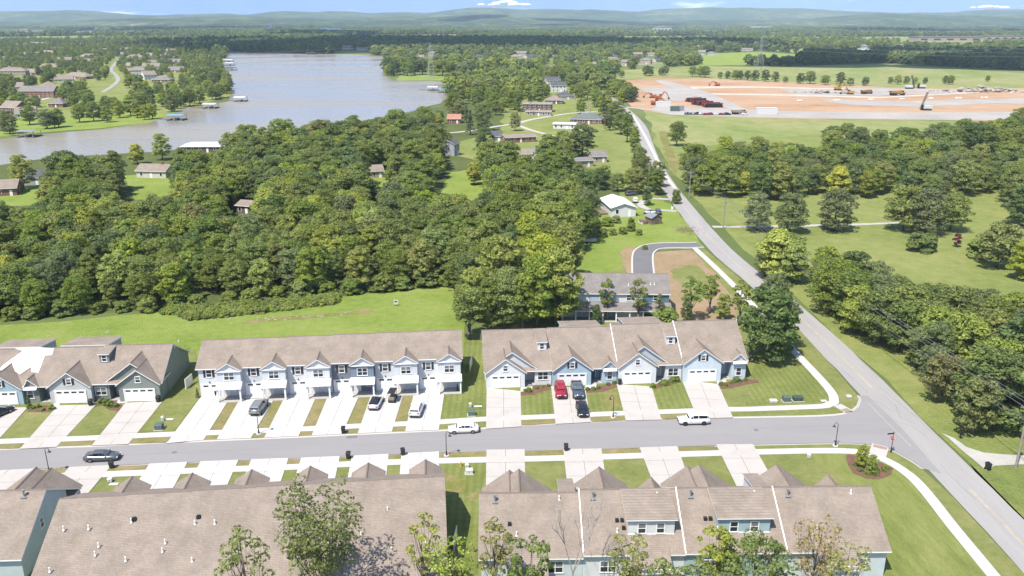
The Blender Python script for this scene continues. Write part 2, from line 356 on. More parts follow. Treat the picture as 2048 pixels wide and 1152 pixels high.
GRASS = blend('lawn_grass', [(0.34, (0.135, 0.150, 0.048)), (0.45, (0.180, 0.205, 0.062)), (0.55, (0.235, 0.245, 0.085)), (0.66, (0.34, 0.285, 0.155))], [(0.16, 0.42), (1.1, 0.30), (8, 0.28)], bump=1.0, bdist=0.12)
GRASS_DRY = blend('dry_lawn_grass', [(0.34, (0.16, 0.165, 0.055)), (0.45, (0.215, 0.205, 0.075)), (0.55, (0.29, 0.24, 0.115)), (0.66, (0.39, 0.29, 0.185))], [(0.22, 0.40), (1.1, 0.32), (8, 0.28)], bump=1.0, bdist=0.12)
GRASS_ST = blend('striped_lawn_grass', [(0.36, (0.125, 0.155, 0.043)), (0.5, (0.180, 0.210, 0.058)), (0.6, (0.240, 0.255, 0.085)), (0.74, (0.34, 0.29, 0.15))], [(0.14, 0.40), (1.2, 0.28), (8, 0.26)], bump=1.0, bdist=0.12, stripes=(0.30, 0.075, 0.0))
GRASS_SD = blend('mown_lawn_grass', [(0.34, (0.125, 0.158, 0.042)), (0.46, (0.185, 0.215, 0.058)), (0.56, (0.245, 0.265, 0.085)), (0.68, (0.33, 0.29, 0.135))], [(0.3, 0.45), (1.4, 0.28), (8, 0.27)], bump=1.0, bdist=0.12, aniso=(1.0, 0.22, 1, 0.95))
MEADOW = blend('meadow_grass', [(0.34, (0.150, 0.215, 0.042)), (0.46, (0.225, 0.300, 0.058)), (0.56, (0.285, 0.345, 0.085)), (0.68, (0.35, 0.35, 0.13))], [(0.07, 0.4), (0.6, 0.32), (4, 0.28)], bump=1.0, bdist=0.4)
PASTURE = blend('pasture_grass', [(0.34, (0.135, 0.172, 0.048)), (0.45, (0.200, 0.240, 0.066)), (0.55, (0.262, 0.285, 0.092)), (0.67, (0.36, 0.32, 0.165))], [(0.035, 0.42), (0.3, 0.32), (2.2, 0.26)], bump=1.0, bdist=0.4)
FIELD = blend('hay_field', [(0.35, (0.145, 0.20, 0.06)), (0.46, (0.215, 0.262, 0.080)), (0.55, (0.295, 0.295, 0.125)), (0.66, (0.385, 0.325, 0.205))], [(0.018, 0.45), (0.12, 0.33), (1.0, 0.22)], bump=0.9, bdist=0.3, aniso=(1.0, 0.6, 1, 0.5))
WOODS = blend('woodland_floor', [(0.3, (0.07, 0.085, 0.03)), (0.55, (0.11, 0.135, 0.04)), (0.75, (0.17, 0.17, 0.07))], [(0.05, 0.5), (0.6, 0.5)], bump=0.8, bdist=0.3)
FARLAND = blend('far_country', [(0.3, (0.06, 0.09, 0.03)), (0.46, (0.12, 0.155, 0.05)), (0.58, (0.20, 0.23, 0.085)), (0.7, (0.30, 0.29, 0.14))], [(0.0011, 0.55), (0.012, 0.45)], bump=0)
SOIL = blend('orange_soil', [(0.36, (0.30, 0.18, 0.105)), (0.47, (0.42, 0.27, 0.165)), (0.57, (0.475, 0.33, 0.225)), (0.68, (0.49, 0.40, 0.31))], [(0.012, 0.45), (0.09, 0.35), (0.7, 0.2)], bump=0.5, bdist=0.2, aniso=(0.7, 1.6, 1, 0.1))
GRAVEL = blend('gravel', [(0.3, (0.30, 0.275, 0.25)), (0.5, (0.39, 0.365, 0.34)), (0.7, (0.49, 0.46, 0.43))], [(0.03, 0.5), (0.5, 0.3), (8, 0.2)], bump=0.3, bdist=0.05)
GRAVEL2 = blend('drive_gravel', [(0.3, (0.33, 0.31, 0.28)), (0.5, (0.44, 0.42, 0.385)), (0.7, (0.52, 0.50, 0.465))], [(0.25, 0.5), (2.5, 0.3), (14, 0.2)], bump=0.4, bdist=0.05)
BARE = blend('bare_earth', [(0.3, (0.14, 0.17, 0.04)), (0.43, (0.27, 0.205, 0.11)), (0.58, (0.36, 0.255, 0.17)), (0.75, (0.44, 0.33, 0.235))], [(0.10, 0.5), (1.0, 0.3), (7, 0.2)], bump=0.6, bdist=0.1)
WORN = blend('worn_grass', [(0.3, (0.13, 0.165, 0.03)), (0.48, (0.19, 0.19, 0.055)), (0.6, (0.30, 0.235, 0.12)), (0.75, (0.37, 0.275, 0.17))], [(0.14, 0.5), (1.2, 0.3), (7, 0.2)], bump=0.6, bdist=0.1)

# base ground to the horizon
g = MB(); S = 14000
g.face([(-S, -600, 0), (S, -600, 0), (S, 13000, 0), (-S, 13000, 0)])
g.build('ground', FARLAND, fix=False, kind='structure')
# land cover sheets
sheet('woodland_floor', gp((-300, 600), (0, 640), (300, 620), (600, 590), (900, 560), (1150, 560), (1140, 480), (1200, 440), (1300, 330), (1215, 230), (1000, 190), (900, 210), (700, 250), (450, 290), (100, 312), (-300, 330)), 0.03, WOODS, 12, 5)
sheet('lakeside_lawn', gp((860, 300), (1000, 262), (1010, 215), (1120, 170), (1200, 190), (1255, 250), (1290, 330), (1330, 420), (1250, 400), (1215, 340), (1100, 330), (1000, 330)), 0.05, PASTURE, 8, 3)
for k_, pts in enumerate(([(250, 352), (345, 342), (360, 372), (320, 402), (262, 400)], [(-60, 380), (75, 372), (110, 395), (60, 412), (-60, 420)], [(872, 400), (900, 345), (970, 328), (990, 345), (962, 390), (905, 425)], [(720, 345), (775, 335), (805, 362), (745, 380)])):
    sheet('woodland_clearing', gp(*pts), 0.055 + k_*.004, MEADOW, 6, 3)
sheet('roadside_lawn', gp((1130, 500), (1195, 430), (1240, 410), (1290, 395), (1345, 410), (1415, 495), (1300, 500), (1255, 560), (1150, 560)), 0.06, MEADOW, 6, 2)
sheet('meadow', gp((-300, 690), (0, 652), (300, 628), (600, 602), (905, 572), (935, 690), (925, 740), (400, 760), (380, 700), (-300, 740)), 0.06, MEADOW, 5, 2)
sheet('pasture', [Vector((66, 60, 0)), Vector((67, 167, 0)), Vector((66, 226, 0)), Vector((66, 300, 0)), Vector((74, 440, 0))] + gp((1330, 225), (1500, 235), (1800, 240), (2300, 240), (2600, 600), (2600, 1300), (2300, 1500)), 0.04, PASTURE, 14, 3)
sheet('hay_field', gp((1285, 222), (1340, 229), (1540, 237), (1900, 242), (2300, 244), (2300, 275), (1880, 280), (1640, 268), (1420, 292), (1320, 300)), 0.08, FIELD, 14, 4)
sheet('far_meadow', gp((1240, 140), (1400, 132), (1560, 135), (1760, 128), (2100, 150), (2100, 178), (1850, 178), (1650, 172), (1420, 158), (1300, 157), (1225, 160)), 0.10, FIELD, 40, 12)
sheet('far_pasture', gp((1385, 108), (1520, 104), (1640, 112), (1560, 128), (1400, 132)), 0.10, MEADOW, 40, 12)
sheet('construction_ground', gp((1215, 163), (1300, 156), (1420, 157), (1560, 164), (1700, 171), (1850, 177), (1960, 177), (2200, 176), (2200, 246), (1900, 241), (1700, 239), (1540, 237), (1340, 230), (1290, 222), (1262, 213), (1230, 190)), 0.14, SOIL, 10, 2.5)
for pts, zz in (([(1318, 213), (1480, 219), (1600, 223), (1800, 226), (2200, 222), (2200, 243), (1900, 240), (1540, 236), (1340, 230), (1300, 220)], 0.18),
                ([(1308, 161), (1330, 161), (1378, 174), (1430, 190), (1478, 212), (1500, 221), (1465, 221), (1420, 202), (1360, 183)], 0.22),
                ([(1282, 176), (1360, 177), (1400, 190), (1360, 203), (1320, 200), (1296, 186)], 0.20),
                ([(1560, 178), (1700, 176), (1850, 178), (1990, 184), (1850, 188), (1760, 192), (1600, 190)], 0.20),
                ([(1640, 200), (1800, 203), (2050, 197), (2200, 200), (2200, 212), (1990, 207), (1850, 214), (1700, 210)], 0.20)):
    sheet('gravel_yard', gp(*pts), zz, GRAVEL, 12, 3)
for pts in ([(1378, 174), (1500, 173), (1700, 178), (1700, 180), (1500, 176), (1385, 178)], [(1420, 187), (1560, 189), (1760, 194), (1960, 184), (1960, 186), (1760, 197), (1560, 192), (1430, 190)]):
    sheet('haul_track', gp(*pts), 0.26, mat('pale_track', (0.56, 0.48, 0.40), 0.9, 0.1, 0.15, 0.1), 12, 1)
FAR_FIELDS = []
for cx, y0_, y1_, w_, k in ((-1500, 2300, 3300, 500, 0), (-350, 2600, 3700, 420, 1), (500, 2400, 3300, 380, 0), (1350, 2300, 3200, 500, 1), (1900, 3300, 4600, 700, 0), (800, 3600, 4700, 520, 0), (-900, 3700, 4900, 600, 1), (-2100, 3500, 4600, 700, 0), (100, 4000, 5000, 600, 0), (2700, 4300, 5400, 800, 1), (-3000, 4500, 5600, 800, 0), (1050, 1750, 2350, 260, 0), (650, 1500, 1900, 200, 1), (-1150, 1600, 2100, 260, 0)):
    q = [Vector((cx - w_*.5, y0_, 0)), Vector((cx + w_*.45, y0_ + 80, 0)), Vector((cx + w_*.65, y1_, 0)), Vector((cx - w_*.6, y1_ - 60, 0))]
    FAR_FIELDS.append(q); sheet('far_field', q, 0.3, FIELD if k else PASTURE, 120, 50)
sheet('peninsula_lawn', gp((-120, 282), (0, 274), (90, 265), (200, 257), (290, 246), (335, 230), (300, 222), (150, 236), (60, 228), (-120, 236)), 0.16, MEADOW, 10, 3)
sheet('peninsula_ground', gp((-200, 285), (0, 275), (290, 247), (400, 214), (460, 190), (445, 150), (450, 104), (380, 98), (200, 80), (-200, 70)), 0.10, PASTURE, 25, 8)
sheet('far_shore_lawn', gp((786, 161), (905, 161), (905, 153), (860, 150), (800, 152)), 0.16, MEADOW, 20, 5)
sheet('far_bank_lawn', gp((665, 109), (742, 110), (740, 103), (670, 102)), 0.16, PASTURE, 30, 8)
sheet('bare_streak', gp((480, 644), (560, 634), (650, 628), (745, 618), (750, 624), (660, 634), (570, 641), (490, 649)), 0.075, WORN, 1.2, .8)
# lake
wm, wt, wb = _new('lake_water', 0.20, 0.38)
wb.inputs['Base Color'].default_value = (0.235, 0.212, 0.172, 1)
n_ = wt.nodes.new('ShaderNodeTexNoise'); n_.inputs['Scale'].default_value = 0.25; n_.inputs['Detail'].default_value = 4
tcw = wt.nodes.new('ShaderNodeTexCoord'); wt.links.new(tcw.outputs['Object'], n_.inputs['Vector'])
bpw = wt.nodes.new('ShaderNodeBump'); bpw.inputs['Strength'].default_value = 0.35; bpw.inputs['Distance'].default_value = 0.6; wt.links.new(n_.outputs['Fac'], bpw.inputs['Height']); wt.links.new(bpw.outputs[0], wb.inputs['Normal'])
n2_ = wt.nodes.new('ShaderNodeTexNoise'); n2_.inputs['Scale'].default_value = 0.006; n2_.inputs['Detail'].default_value = 4; mpw = wt.nodes.new('ShaderNodeMapping'); mpw.inputs['Scale'].default_value = (0.6, 2.4, 1); wt.links.new(tcw.outputs['Object'], mpw.inputs[0]); wt.links.new(mpw.outputs[0], n2_.inputs['Vector'])
mrw = wt.nodes.new('ShaderNodeMapRange'); mrw.inputs[1].default_value = 0.35; mrw.inputs[2].default_value = 0.65; mrw.inputs[3].default_value = 0.10; mrw.inputs[4].default_value = 0.34; wt.links.new(n2_.outputs['Fac'], mrw.inputs[0]); wt.links.new(mrw.outputs[0], wb.inputs['Roughness'])
LAKE = [(-320, 352), (0, 330), (100, 316), (300, 304), (450, 290), (560, 268), (700, 247), (800, 228), (880, 208), (902, 196), (890, 184), (910, 172), (905, 162), (785, 161), (771, 150), (767, 130), (770, 112), (700, 109), (620, 107), (455, 103), (400, 94), (396, 97), (452, 107), (446, 130), (443, 150), (450, 165), (468, 182), (455, 204), (380, 214), (330, 234), (290, 248), (200, 259), (100, 267), (50, 273), (0, 279), (-320, 296)]
sheet('lake', gp(*LAKE), 0.13, wm, 15, 3)
# far hills: ranges of wooded ridges
HILL = blend('hill_woods', [(0.36, (0.02, 0.04, 0.014)), (0.48, (0.05, 0.08, 0.026)), (0.57, (0.11, 0.135, 0.05)), (0.66, (0.26, 0.25, 0.12))], [(0.0022, 0.5), (0.012, 0.5)], bump=0.6, bdist=20)  # broad tone patches: woods and fields, with cloud shadow painted into the colour
def ridge_h(x, y, k):
    a = noise.fractal(Vector((x*0.00046, y*0.00036, k)), 1.0, 2.0, 5); return a
for k, (y0, y1, hmax, base) in enumerate(((4600, 6000, 34, 5), (6400, 8700, 85, 42), (9300, 12300, 125, 112))):
    mb = MB(); nx, ny = 300, 26; X = 9500
    for j in range(ny):
        t = j/(ny-1); y = y0 + (y1-y0)*t
        for i in range(nx):
            x = -X + 2*X*i/(nx-1); env = math.sin(math.pi*min(1, t*1.15)) ** 0.8 if t < 0.9 else max(0, (1-t)*3)
            h = base + hmax*(0.5 + 0.75*ridge_h(x, y, k*7.7)) 
            if k == 0: h = 8 + hmax*max(0, ridge_h(x, y, 3.3) + 0.05)
            if k == 1: h *= 0.75 + 0.45*min(1, abs(x)/3900) if x > 0 else 0.95
            mb.v.append((x, y, max(-2, h*env - 1)))
    for j in range(ny-1):
        for i in range(nx-1):
            a = j*nx+i; mb.f.append((a, a+1, a+nx+1, a+nx)); mb.m.append(0)
    mb.build('hills', HILL, smooth=True, fix=False, kind='structure')

# roads
UP = gp((-260, 912), (0, 901), (185, 895), (334, 887.5), (380, 886), (663, 873.6), (878, 863.7), (971, 859), (1110, 849.5), (1322, 840.5), (1520, 836.6), (1640, 834), (1687, 830), (1706, 824), (1718, 814), (1723, 801), (1719, 792))
LO = gp((-260, 956), (0, 942.7), (139, 936), (283, 929.5), (500, 921.4), (580, 918), (876, 906.5), (973, 904.5), (1201, 899), (1400, 893), (1460, 891), (1600, 888), (1672, 887), (1720, 888), (1750, 892), (1782, 900), (1820, 920), (1849, 939))
MAIN = [Vector((63.4, 40, 0)), Vector((63.4, 100, 0)), Vector((63.4, 150, 0)), Vector((61.6, 190, 0)), Vector((58.9, 226, 0)), Vector((60.1, 296, 0)), Vector((63.9, 368, 0)), Vector((70.5, 434, 0)), Vector((79, 520, 0))] + gp((1240, 211), (1215, 194), (1190, 181), (1163, 166), (1147, 156), (1129, 140), (1119, 125), (1109, 110))
ribbon('main_road', MAIN, 6.4, 0.10, ASPH2, 5, edge=0.25)
up_s = smooth_line(UP, 2); lo_s = smooth_line(LO, 2)
sheet('street', up_s + [Vector((61.5, 130)), Vector((62.0, 118)), Vector((61.5, 104))] + lo_s[::-1], 0.104, ASPH)
kerb('kerb', [p + Vector((0, 0, 0)) for p in UP], 1, CONC); kerb('kerb', LO, -1, CONC)
YEL = mat('faded_yellow_paint', (0.50, 0.42, 0.27), 0.8, 0.2, 0.25, 0.8)
for off in (-0.13, 0.13):
    L = smooth_line(MAIN[:10], 6); N = normals(L)
    ribbon('centre_line', [L[i] + N[i]*off for i in range(len(L)) if not (104 < L[i].y < 128)][:0] or [L[i] + N[i]*off for i in range(len(L)) if L[i].y >= 128], 0.10, 0.108, YEL, 6)
    ribbon('centre_line', [L[i] + N[i]*off for i in range(len(L)) if L[i].y <= 104], 0.10, 0.108, YEL, 6)
ribbon('edge_seam', gp((1735, 806), (1760, 832), (1790, 862), (1822, 894)), 0.09, 0.110, mat('pale_seam', (0.44, 0.43, 0.42), 0.9, 0.1, 0.2, 1.5), 3)
TAR = mat('tar_seal', (0.19, 0.185, 0.185), 0.8, 0.2, 0.2, 1.5)
for k_, pts in enumerate(([(1742, 800), (1760, 806), (1775, 818), (1800, 826)], [(1765, 790), (1790, 812), (1802, 835), (1830, 850)], [(1790, 845), (1822, 852), (1850, 872)], [(1755, 775), (1790, 800), (1822, 828), (1842, 838)], [(1880, 930), (1905, 958), (1950, 1000)], [(1680, 735), (1712, 765), (1735, 785)], [(1500, 855), (1560, 858), (1640, 852)], [(700, 893), (860, 884), (1020, 879), (1180, 873)], [(150, 916), (320, 908), (520, 899)])):
    L = smooth_line(gp(*pts), .8); ribbon('crack_seal', [p_ + Vector((noise.noise(Vector((p_.x*.7, p_.y*.7, k_))), noise.noise(Vector((p_.x*.7, p_.y*.7, k_+9.)))))*.35 for p_ in L], .06 if k_ < 6 else .05, 0.1085, TAR, 1.0)
# new road behind the houses, with its kerbs
CR = gp((1400, 491), (1372, 492), (1335, 492), (1305, 495), (1290, 503), (1285, 515), (1286, 545), (1289, 572))
ribbon('new_road', CR, 5.2, 0.21, ASPH3, 1.5)
Lc = smooth_line(CR, 1.5); Nc = normals(Lc)
for sd in (1, -1): ribbon('new_road_kerb', [Lc[i] + Nc[i]*sd*2.75 for i in range(len(Lc))], 0.45, 0.30, CONC_W, 2, t=0.3)
ribbon('sidewalk', gp((1389, 497), (1440, 545), (1500, 606), (1530, 640), (1569, 681), (1588, 704), (1626, 744), (1658, 780), (1667, 796), (1668, 806), (1652, 813.5), (1594, 816.6), (1500, 820), (1461, 820.5), (1353, 824.5), (1215, 829.5), (1076, 836), (971, 840), (878, 846), (800, 850), (708, 854.4), (615, 859.5), (527, 863), (434, 867), (305, 872), (160, 879), (0, 885), (-260, 895)), 1.6, 0.205, CONC_W, 1.2, t=0.06)
ribbon('sidewalk', gp((-260, 968), (0, 957), (93, 955), (252, 949), (420, 942), (584, 936), (683, 931), (784, 926.5), (924, 922.5), (1087, 919), (1242, 914.6), (1394, 909.5), (1511, 906), (1621, 903.7), (1691, 904), (1729, 908), (1773, 923), (1818, 952), (1852, 987), (1906, 1056), (1979, 1145), (2060, 1245)), 1.6, 0.205, CONC_W, 1.2, t=0.06)
ribbon('kerb_ramp', z4((650, 640), (740, 693)), 1.7, 0.211, CONC, 1.0, t=0.1)
ribbon('kerb_ramp', z4((975, 945), (950, 1020)), 2.4, 0.211, CONC, 1.0, t=0.1)
TACT = mat('tactile_brick', (0.33, 0.235, 0.20), 0.9, 0.1, 0.1)
ribbon('tactile_paving', z4((700, 672), (738, 694)), 1.3, 0.217, TACT, 1.0); ribbon('tactile_paving', z4((975, 950), (968, 968)), 1.9, 0.217, TACT, 1.0)
ribbon('sidewalk', gp((1266, 231), (1284, 262), (1302, 296), (1318, 330), (1332, 354), (1351, 379)), 1.5, 0.25, CONC_W, 3, t=0.2)
ribbon('pasture_lane', gp((1425, 454), (1500, 454), (1600, 452), (1720, 449), (1800, 446)), 2.6, 0.09, GRAVEL2, 4, edge=0.5)
sheet('gravel_drive', z8((1520, 20), (1600, 60), (1680, 115), (1780, 145), (2100, 165), (2600, 180), (2600, 250), (2048, 225), (1850, 232), (1800, 262), (1730, 200)), 0.112, GRAVEL2, 2, 0.5)
ribbon('house_drive', gp((1352, 423), (1325, 421), (1300, 420), (1284, 414), (1282, 405), (1300, 398), (1338, 399)), 2.6, 0.11, GRAVEL2, 3, edge=0.4)
ribbon('house_drive', gp((1258, 353), (1300, 353)), 2.4, 0.11, CONC, 3)
ribbon('house_drive', gp((1300, 376), (1325, 374)), 3.4, 0.11, GRAVEL2, 3)
ribbon('lakeside_lane', gp((1195, 224), (1150, 226), (1105, 232), (1060, 240), (1035, 247), (1000, 252), (940, 262), (900, 266)), 3.6, 0.12, CONC, 6)
ribbon('lakeside_lane', gp((1035, 250), (1060, 260), (1090, 268), (1105, 272)), 3.2, 0.124, CONC, 6)
ribbon('site_entrance', gp((1222, 212), (1262, 216), (1300, 219), (1340, 222)), 5.5, 0.20, GRAVEL2, 6)
ribbon('suburb_lane', gp((205, 185), (225, 172), (236, 160), (230, 148), (222, 140), (232, 125), (240, 115)), 4.2, 0.2, ASPH2, 8)
ribbon('suburb_lane', gp((60, 205), (100, 196), (120, 192)), 4.5, 0.2, CONC, 8)
for pts in ([(1210, 120), (1160, 128), (1130, 132)], [(1240, 132), (1310, 128), (1380, 126)]): ribbon('far_lane', gp(*pts), 6, 0.2, CONC, 15)

# lots on both sides of the street
yard_z = 0.135
sheet('front_lawn', [p + n*0.42 for p, n in list(zip(up_s, normals(up_s)))] + [Vector((60.1, 140)), Vector((60.2, 165)), Vector((57, 200)), Vector((54.5, 226))] + gp((1150, 562), (1110, 640), (940, 672), (925, 740), (400, 760), (390, 700), (-300, 730)), yard_z, GRASS)
sheet('back_lawn', [p - n*0.42 for p, n in list(zip(lo_s, normals(lo_s)))] + [Vector((60.0, 98)), Vector((60.1, 82)), Vector((60.1, 50)), Vector((-100, 50))], yard_z, GRASS)
sheet('corner_lawn', gp((1495, 800), (1500, 760), (1512, 720), (1545, 700), (1572, 692), (1640, 765), (1657, 792), (1652, 805), (1490, 812)) , yard_z+.006, GRASS_ST)
sheet('end_lawn', gp((1770, 925), (1815, 953), (1850, 990), (1905, 1060), (1985, 1165), (1760, 1165), (1762, 1100), (1725, 985), (1660, 940), (1620, 910), (1700, 908)), yard_z+.006, GRASS_SD)
sheet('end_lawn', gp((890, 925), (975, 925), (962, 985), (957, 1152), (880, 1152), (887, 990)), yard_z+.006, GRASS_ST)
sheet('side_lawn', gp((890, 790), (881, 838), (970, 832), (972, 760), (968, 672), (930, 672), (925, 740)), yard_z+.006, GRASS_ST)
sheet('bare_earth', gp((1310, 505), (1385, 500), (1420, 540), (1470, 600), (1480, 640), (1420, 650), (1350, 640), (1330, 600), (1300, 540), (1300, 515)), yard_z+.006, BARE, 3, 1.2)
sheet('new_grass', gp((1340, 540), (1395, 530), (1440, 575), (1430, 600), (1380, 600)), yard_z+.012, GRASS, 2, 1.2)
sheet('bare_earth', gp((1282, 500), (1262, 492), (1245, 500), (1243, 525), (1258, 560), (1280, 565), (1276, 520)), yard_z+.006, BARE, 3, 1.0)
sheet('bare_earth', gp((1165, 650), (1100, 640), (960, 660), (955, 690), (1100, 668)), yard_z+.006, WORN, 3, 1.4)
sheet('field_ruts', gp((1316, 262), (1330, 262), (1358, 330), (1350, 352), (1334, 320)), 0.12, WORN, 4, 1.5)
SLAB = {}
def driveway(corner, nx=2, ny=4, m=CONC, z=0.213):
    """concrete drive of slabs with recessed joints; corner = far left, far right, near right, near left"""
    a, b, c, d = [Vector(p[:2]) for p in corner]
    mb = MB(); q = [a, d, c, b]
    mb.hexa([(p.x, p.y, 0.05) for p in q], [(p.x, p.y, z-0.012) for p in q])
    o = mb.build('driveway', JOINT, kind='structure')
    gx = 0.03/max(1, (b-a).length); gy = 0.03/max(1, (d-a).length)
    def at(u, v): return a.lerp(b, u).lerp(d.lerp(c, u), v)
    for i in range(nx):
        for j in range(ny):
            u0, u1, v0, v1 = i/nx+gx*(i > 0), (i+1)/nx-gx*(i < nx-1), j/ny+gy*(j > 0), (j+1)/ny-gy*(j < ny-1)
            qq = [at(u0, v0), at(u0, v1), at(u1, v1), at(u1, v0)]; zz = z + rnd.uniform(-0.003, 0.003)
            MB().hexa([(p.x, p.y, z-0.011) for p in qq], [(p.x, p.y, zz) for p in qq]).build('concrete_slab', m, o)
    return o
def ext(p, q, y):
    """point on the line p-q at world y"""
    t = (y - p.y)/(q.y - p.y); return Vector((p.x + (q.x-p.x)*t, y, 0))
# six-unit block across the meadow: drives between the grass strips
st = [z2((275, 570), (350, 572), (237, 778), (145, 780)), z2((600, 555), (668, 555), (570, 765), (478, 768)), z2((893, 545), (975, 545), (890, 752), (798, 755)), z2((1195, 540), (1280, 535), (1215, 735), (1127, 738)), z2((1510, 520), (1583, 515), (1540, 720), (1443, 723))]
vg = [z2((115, 820), (208, 818), (190, 850), (97, 854)), z2((445, 808), (540, 805), (525, 838), (430, 842)), z2((785, 793), (872, 790), (860, 822), (768, 826)), z2((1105, 778), (1195, 775), (1185, 808), (1075, 812)), z2((1430, 762), (1527, 758), (1520, 792), (1425, 796))]
le = [(G(402, 796), G(334, 888.5))] + [(s[1], v[2]) for s, v in zip(st, vg)]
re_ = [(s[0], v[3]) for s, v in zip(st, vg)] + [(z2((1800, 500))[0], z2((1757, 784))[0])]
for l, r in zip(le, re_): driveway([l[0], r[0], r[1], l[1]], 2, 5, CONC_W)
for s, v in zip(st, vg):
    sheet('grass_strip', s, yard_z+.010, GRASS_DRY, 1.2, .12); sheet('grass_strip', v, yard_z+.010, GRASS_DRY, 1.0, .1)
# forecourt in front of the porches
sheet('forecourt', gp((402, 797), (462, 801), (560, 797), (644, 795), (730, 792), (818, 787), (892, 785), (912, 775), (405, 786)), 0.209, CONC_W)
# four-unit block beside it
DR = [z3((118, 555), (357, 580), (363, 830), (113, 847)), z3((572, 545), (815, 560), (853, 798), (605, 813)), z3((1035, 530), (1282, 548), (1352, 782), (1100, 788)), z3((1495, 500), (1752, 530), (1857, 767), (1605, 774))]
for d in DR: driveway(d, 2, 4, CONC)
for pts in ([(357, 580), (440, 535), (575, 530), (577, 570), (520, 578), (450, 606), (357, 612)], [(820, 560), (890, 560), (905, 545), (1030, 518), (1037, 550), (945, 584), (822, 592)], [(1280, 548), (1340, 520), (1470, 498), (1492, 508), (1420, 538), (1340, 556), (1285, 565)], [(1745, 530), (1830, 510), (1960, 490), (2030, 500), (2040, 520), (1930, 535), (1850, 560), (1755, 565)]):
    sheet('mulch_bed', z3(*pts), yard_z+.012, MULCH, .8, .15)
for pts in ([(357, 555), (440, 545), (440, 575), (357, 585)], [(815, 525), (895, 520), (890, 558), (815, 562)], [(1270, 495), (1335, 500), (1330, 520), (1275, 548)], [(1735, 480), (1810, 488), (1808, 522), (1745, 528)]):
    sheet('entry_walk', z3(*pts), 0.208, CONC_W)
for pts in ([(357, 612), (450, 606), (520, 578), (577, 570), (597, 740), (360, 750)], [(822, 592), (945, 584), (1037, 550), (1082, 714), (848, 724)], [(1285, 565), (1340, 556), (1420, 538), (1492, 508), (1573, 697), (1330, 707)]):
    sheet('front_lawn_plot', z3(*pts), yard_z+.008, GRASS_ST, 2, .1)
for pts in ([(365, 788), (605, 775), (605, 805), (367, 820)], [(857, 760), (1095, 750), (1100, 784), (860, 795)], [(1350, 745), (1592, 738), (1600, 768), (1355, 777)]): sheet('grass_strip', z3(*pts), yard_z+.008, GRASS_DRY, 1, .1)
sheet('dry_patch', z3((960, 600), (1035, 570), (1060, 650), (1070, 700), (985, 700), (950, 650)), yard_z+.014, WORN, .7, .5)
# block at the left edge
DL = [z1((1005, 672), (1305, 655), (1028, 1002), (733, 1014)), z1((465, 692), (770, 685), (455, 1024), (160, 1040)), z1((-60, 720), (225, 705), (-85, 1047), (-390, 1062))]
for d in DL: driveway(d, 2, 4, CONC)
sheet('mulch_bed', z1((225, 730), (300, 690), (450, 690), (445, 735), (400, 745), (225, 742)), yard_z+.012, MULCH, .8, .15)
sheet('mulch_bed', z1((760, 700), (800, 655), (940, 650), (990, 705), (940, 735), (880, 730), (820, 690)), yard_z+.012, MULCH, .8, .15)
sheet('entry_walk', z1((380, 715), (470, 655), (480, 690), (440, 712)), 0.208, CONC_W); sheet('entry_walk', z1((930, 680), (950, 640), (1020, 630), (1020, 668)), 0.208, CONC_W)
for pts in ([(0, 957), (237, 950), (443, 738), (225, 742), (20, 895)], [(528, 936), (800, 927), (940, 735), (820, 690), (750, 710)], [(1095, 910), (1392, 897), (1590, 640), (1310, 655)]): sheet('front_lawn_plot', z1(*pts), yard_z+.008, GRASS, 2, .1)
for pts in ([(0, 1007), (185, 995), (155, 1034), (0, 1038)], [(490, 985), (755, 970), (730, 1009), (455, 1020)], [(1065, 955), (1360, 942), (1330, 987), (1030, 997)]): sheet('grass_strip', z1(*pts), yard_z+.008, GRASS_DRY, 1, .1)
# camera side of the street
va = z5((785, 262), (1050, 254), (1020, 292), (735, 300)); vb = z5((1320, 241), (1412, 238), (1395, 270), (1300, 275)); vc = z5((1680, 226), (1772, 222), (1757, 258), (1660, 262))
vd = z6((300, 238), (400, 235), (382, 272), (278, 277)); ve = z6((705, 223), (800, 219), (785, 252), (678, 258)); vf = z6((1090, 205), (1190, 201), (1178, 240), (1070, 243)); vgr = z6((1487, 186), (1863, 178), (1863, 218), (1485, 226))
vz = z5((235, 288), (485, 277), (455, 312), (190, 323))
seq = [va, vb, vc, vd, ve, vf, vgr]
for a, b in zip(seq, seq[1:]):
    dr = Vector((0.09, -1, 0)).normalized(); a0 = a[1]+Vector((0, .3, 0)); b0 = b[0]+Vector((0, .3, 0)); L_ = (a0.y - 96.0 - 0.1*a0.x*0 - 1) if False else 0
    yb = 96.6 + 0.10*(a0.x + 9)*1.0
    driveway([a0, b0, b0 + dr*(b0.y-yb), a0 + dr*(a0.y-yb)], 2, 4, CONC_W)
for s in (va, vb, vc, vd, ve, vf, vgr, vz): sheet('grass_strip', s, yard_z+.008, GRASS_DRY, 1, .1)
for a, b in ((vz[1], va[0]), (vz[0] - Vector((7, .7, 0)), vz[0])):
    a0 = a+Vector((0, .3, 0)); b0 = b+Vector((0, .3, 0)); dr = Vector((0.03, -1, 0)).normalized()
    driveway([a0, b0, b0 + dr*(b0.y-91), a0 + dr*(a0.y-91)], 2, 4, CONC)
D2 = [(z7((130, 164), (127, 380)), z7((430, 160), (436, 400))), (z7((735, 160), (757, 370)), z7((1035, 154), (1066, 370))), (z7((1335, 146), (1405, 330)), z7((1632, 136), (1700, 330))), (z8((100, 97), (190, 280)), z8((335, 97), (392, 200)))]
for l, r in D2: driveway([l[0], r[0], ext(r[0], r[1], 95.5), ext(l[0], l[1], 95.5)], 2, 4, CONC)
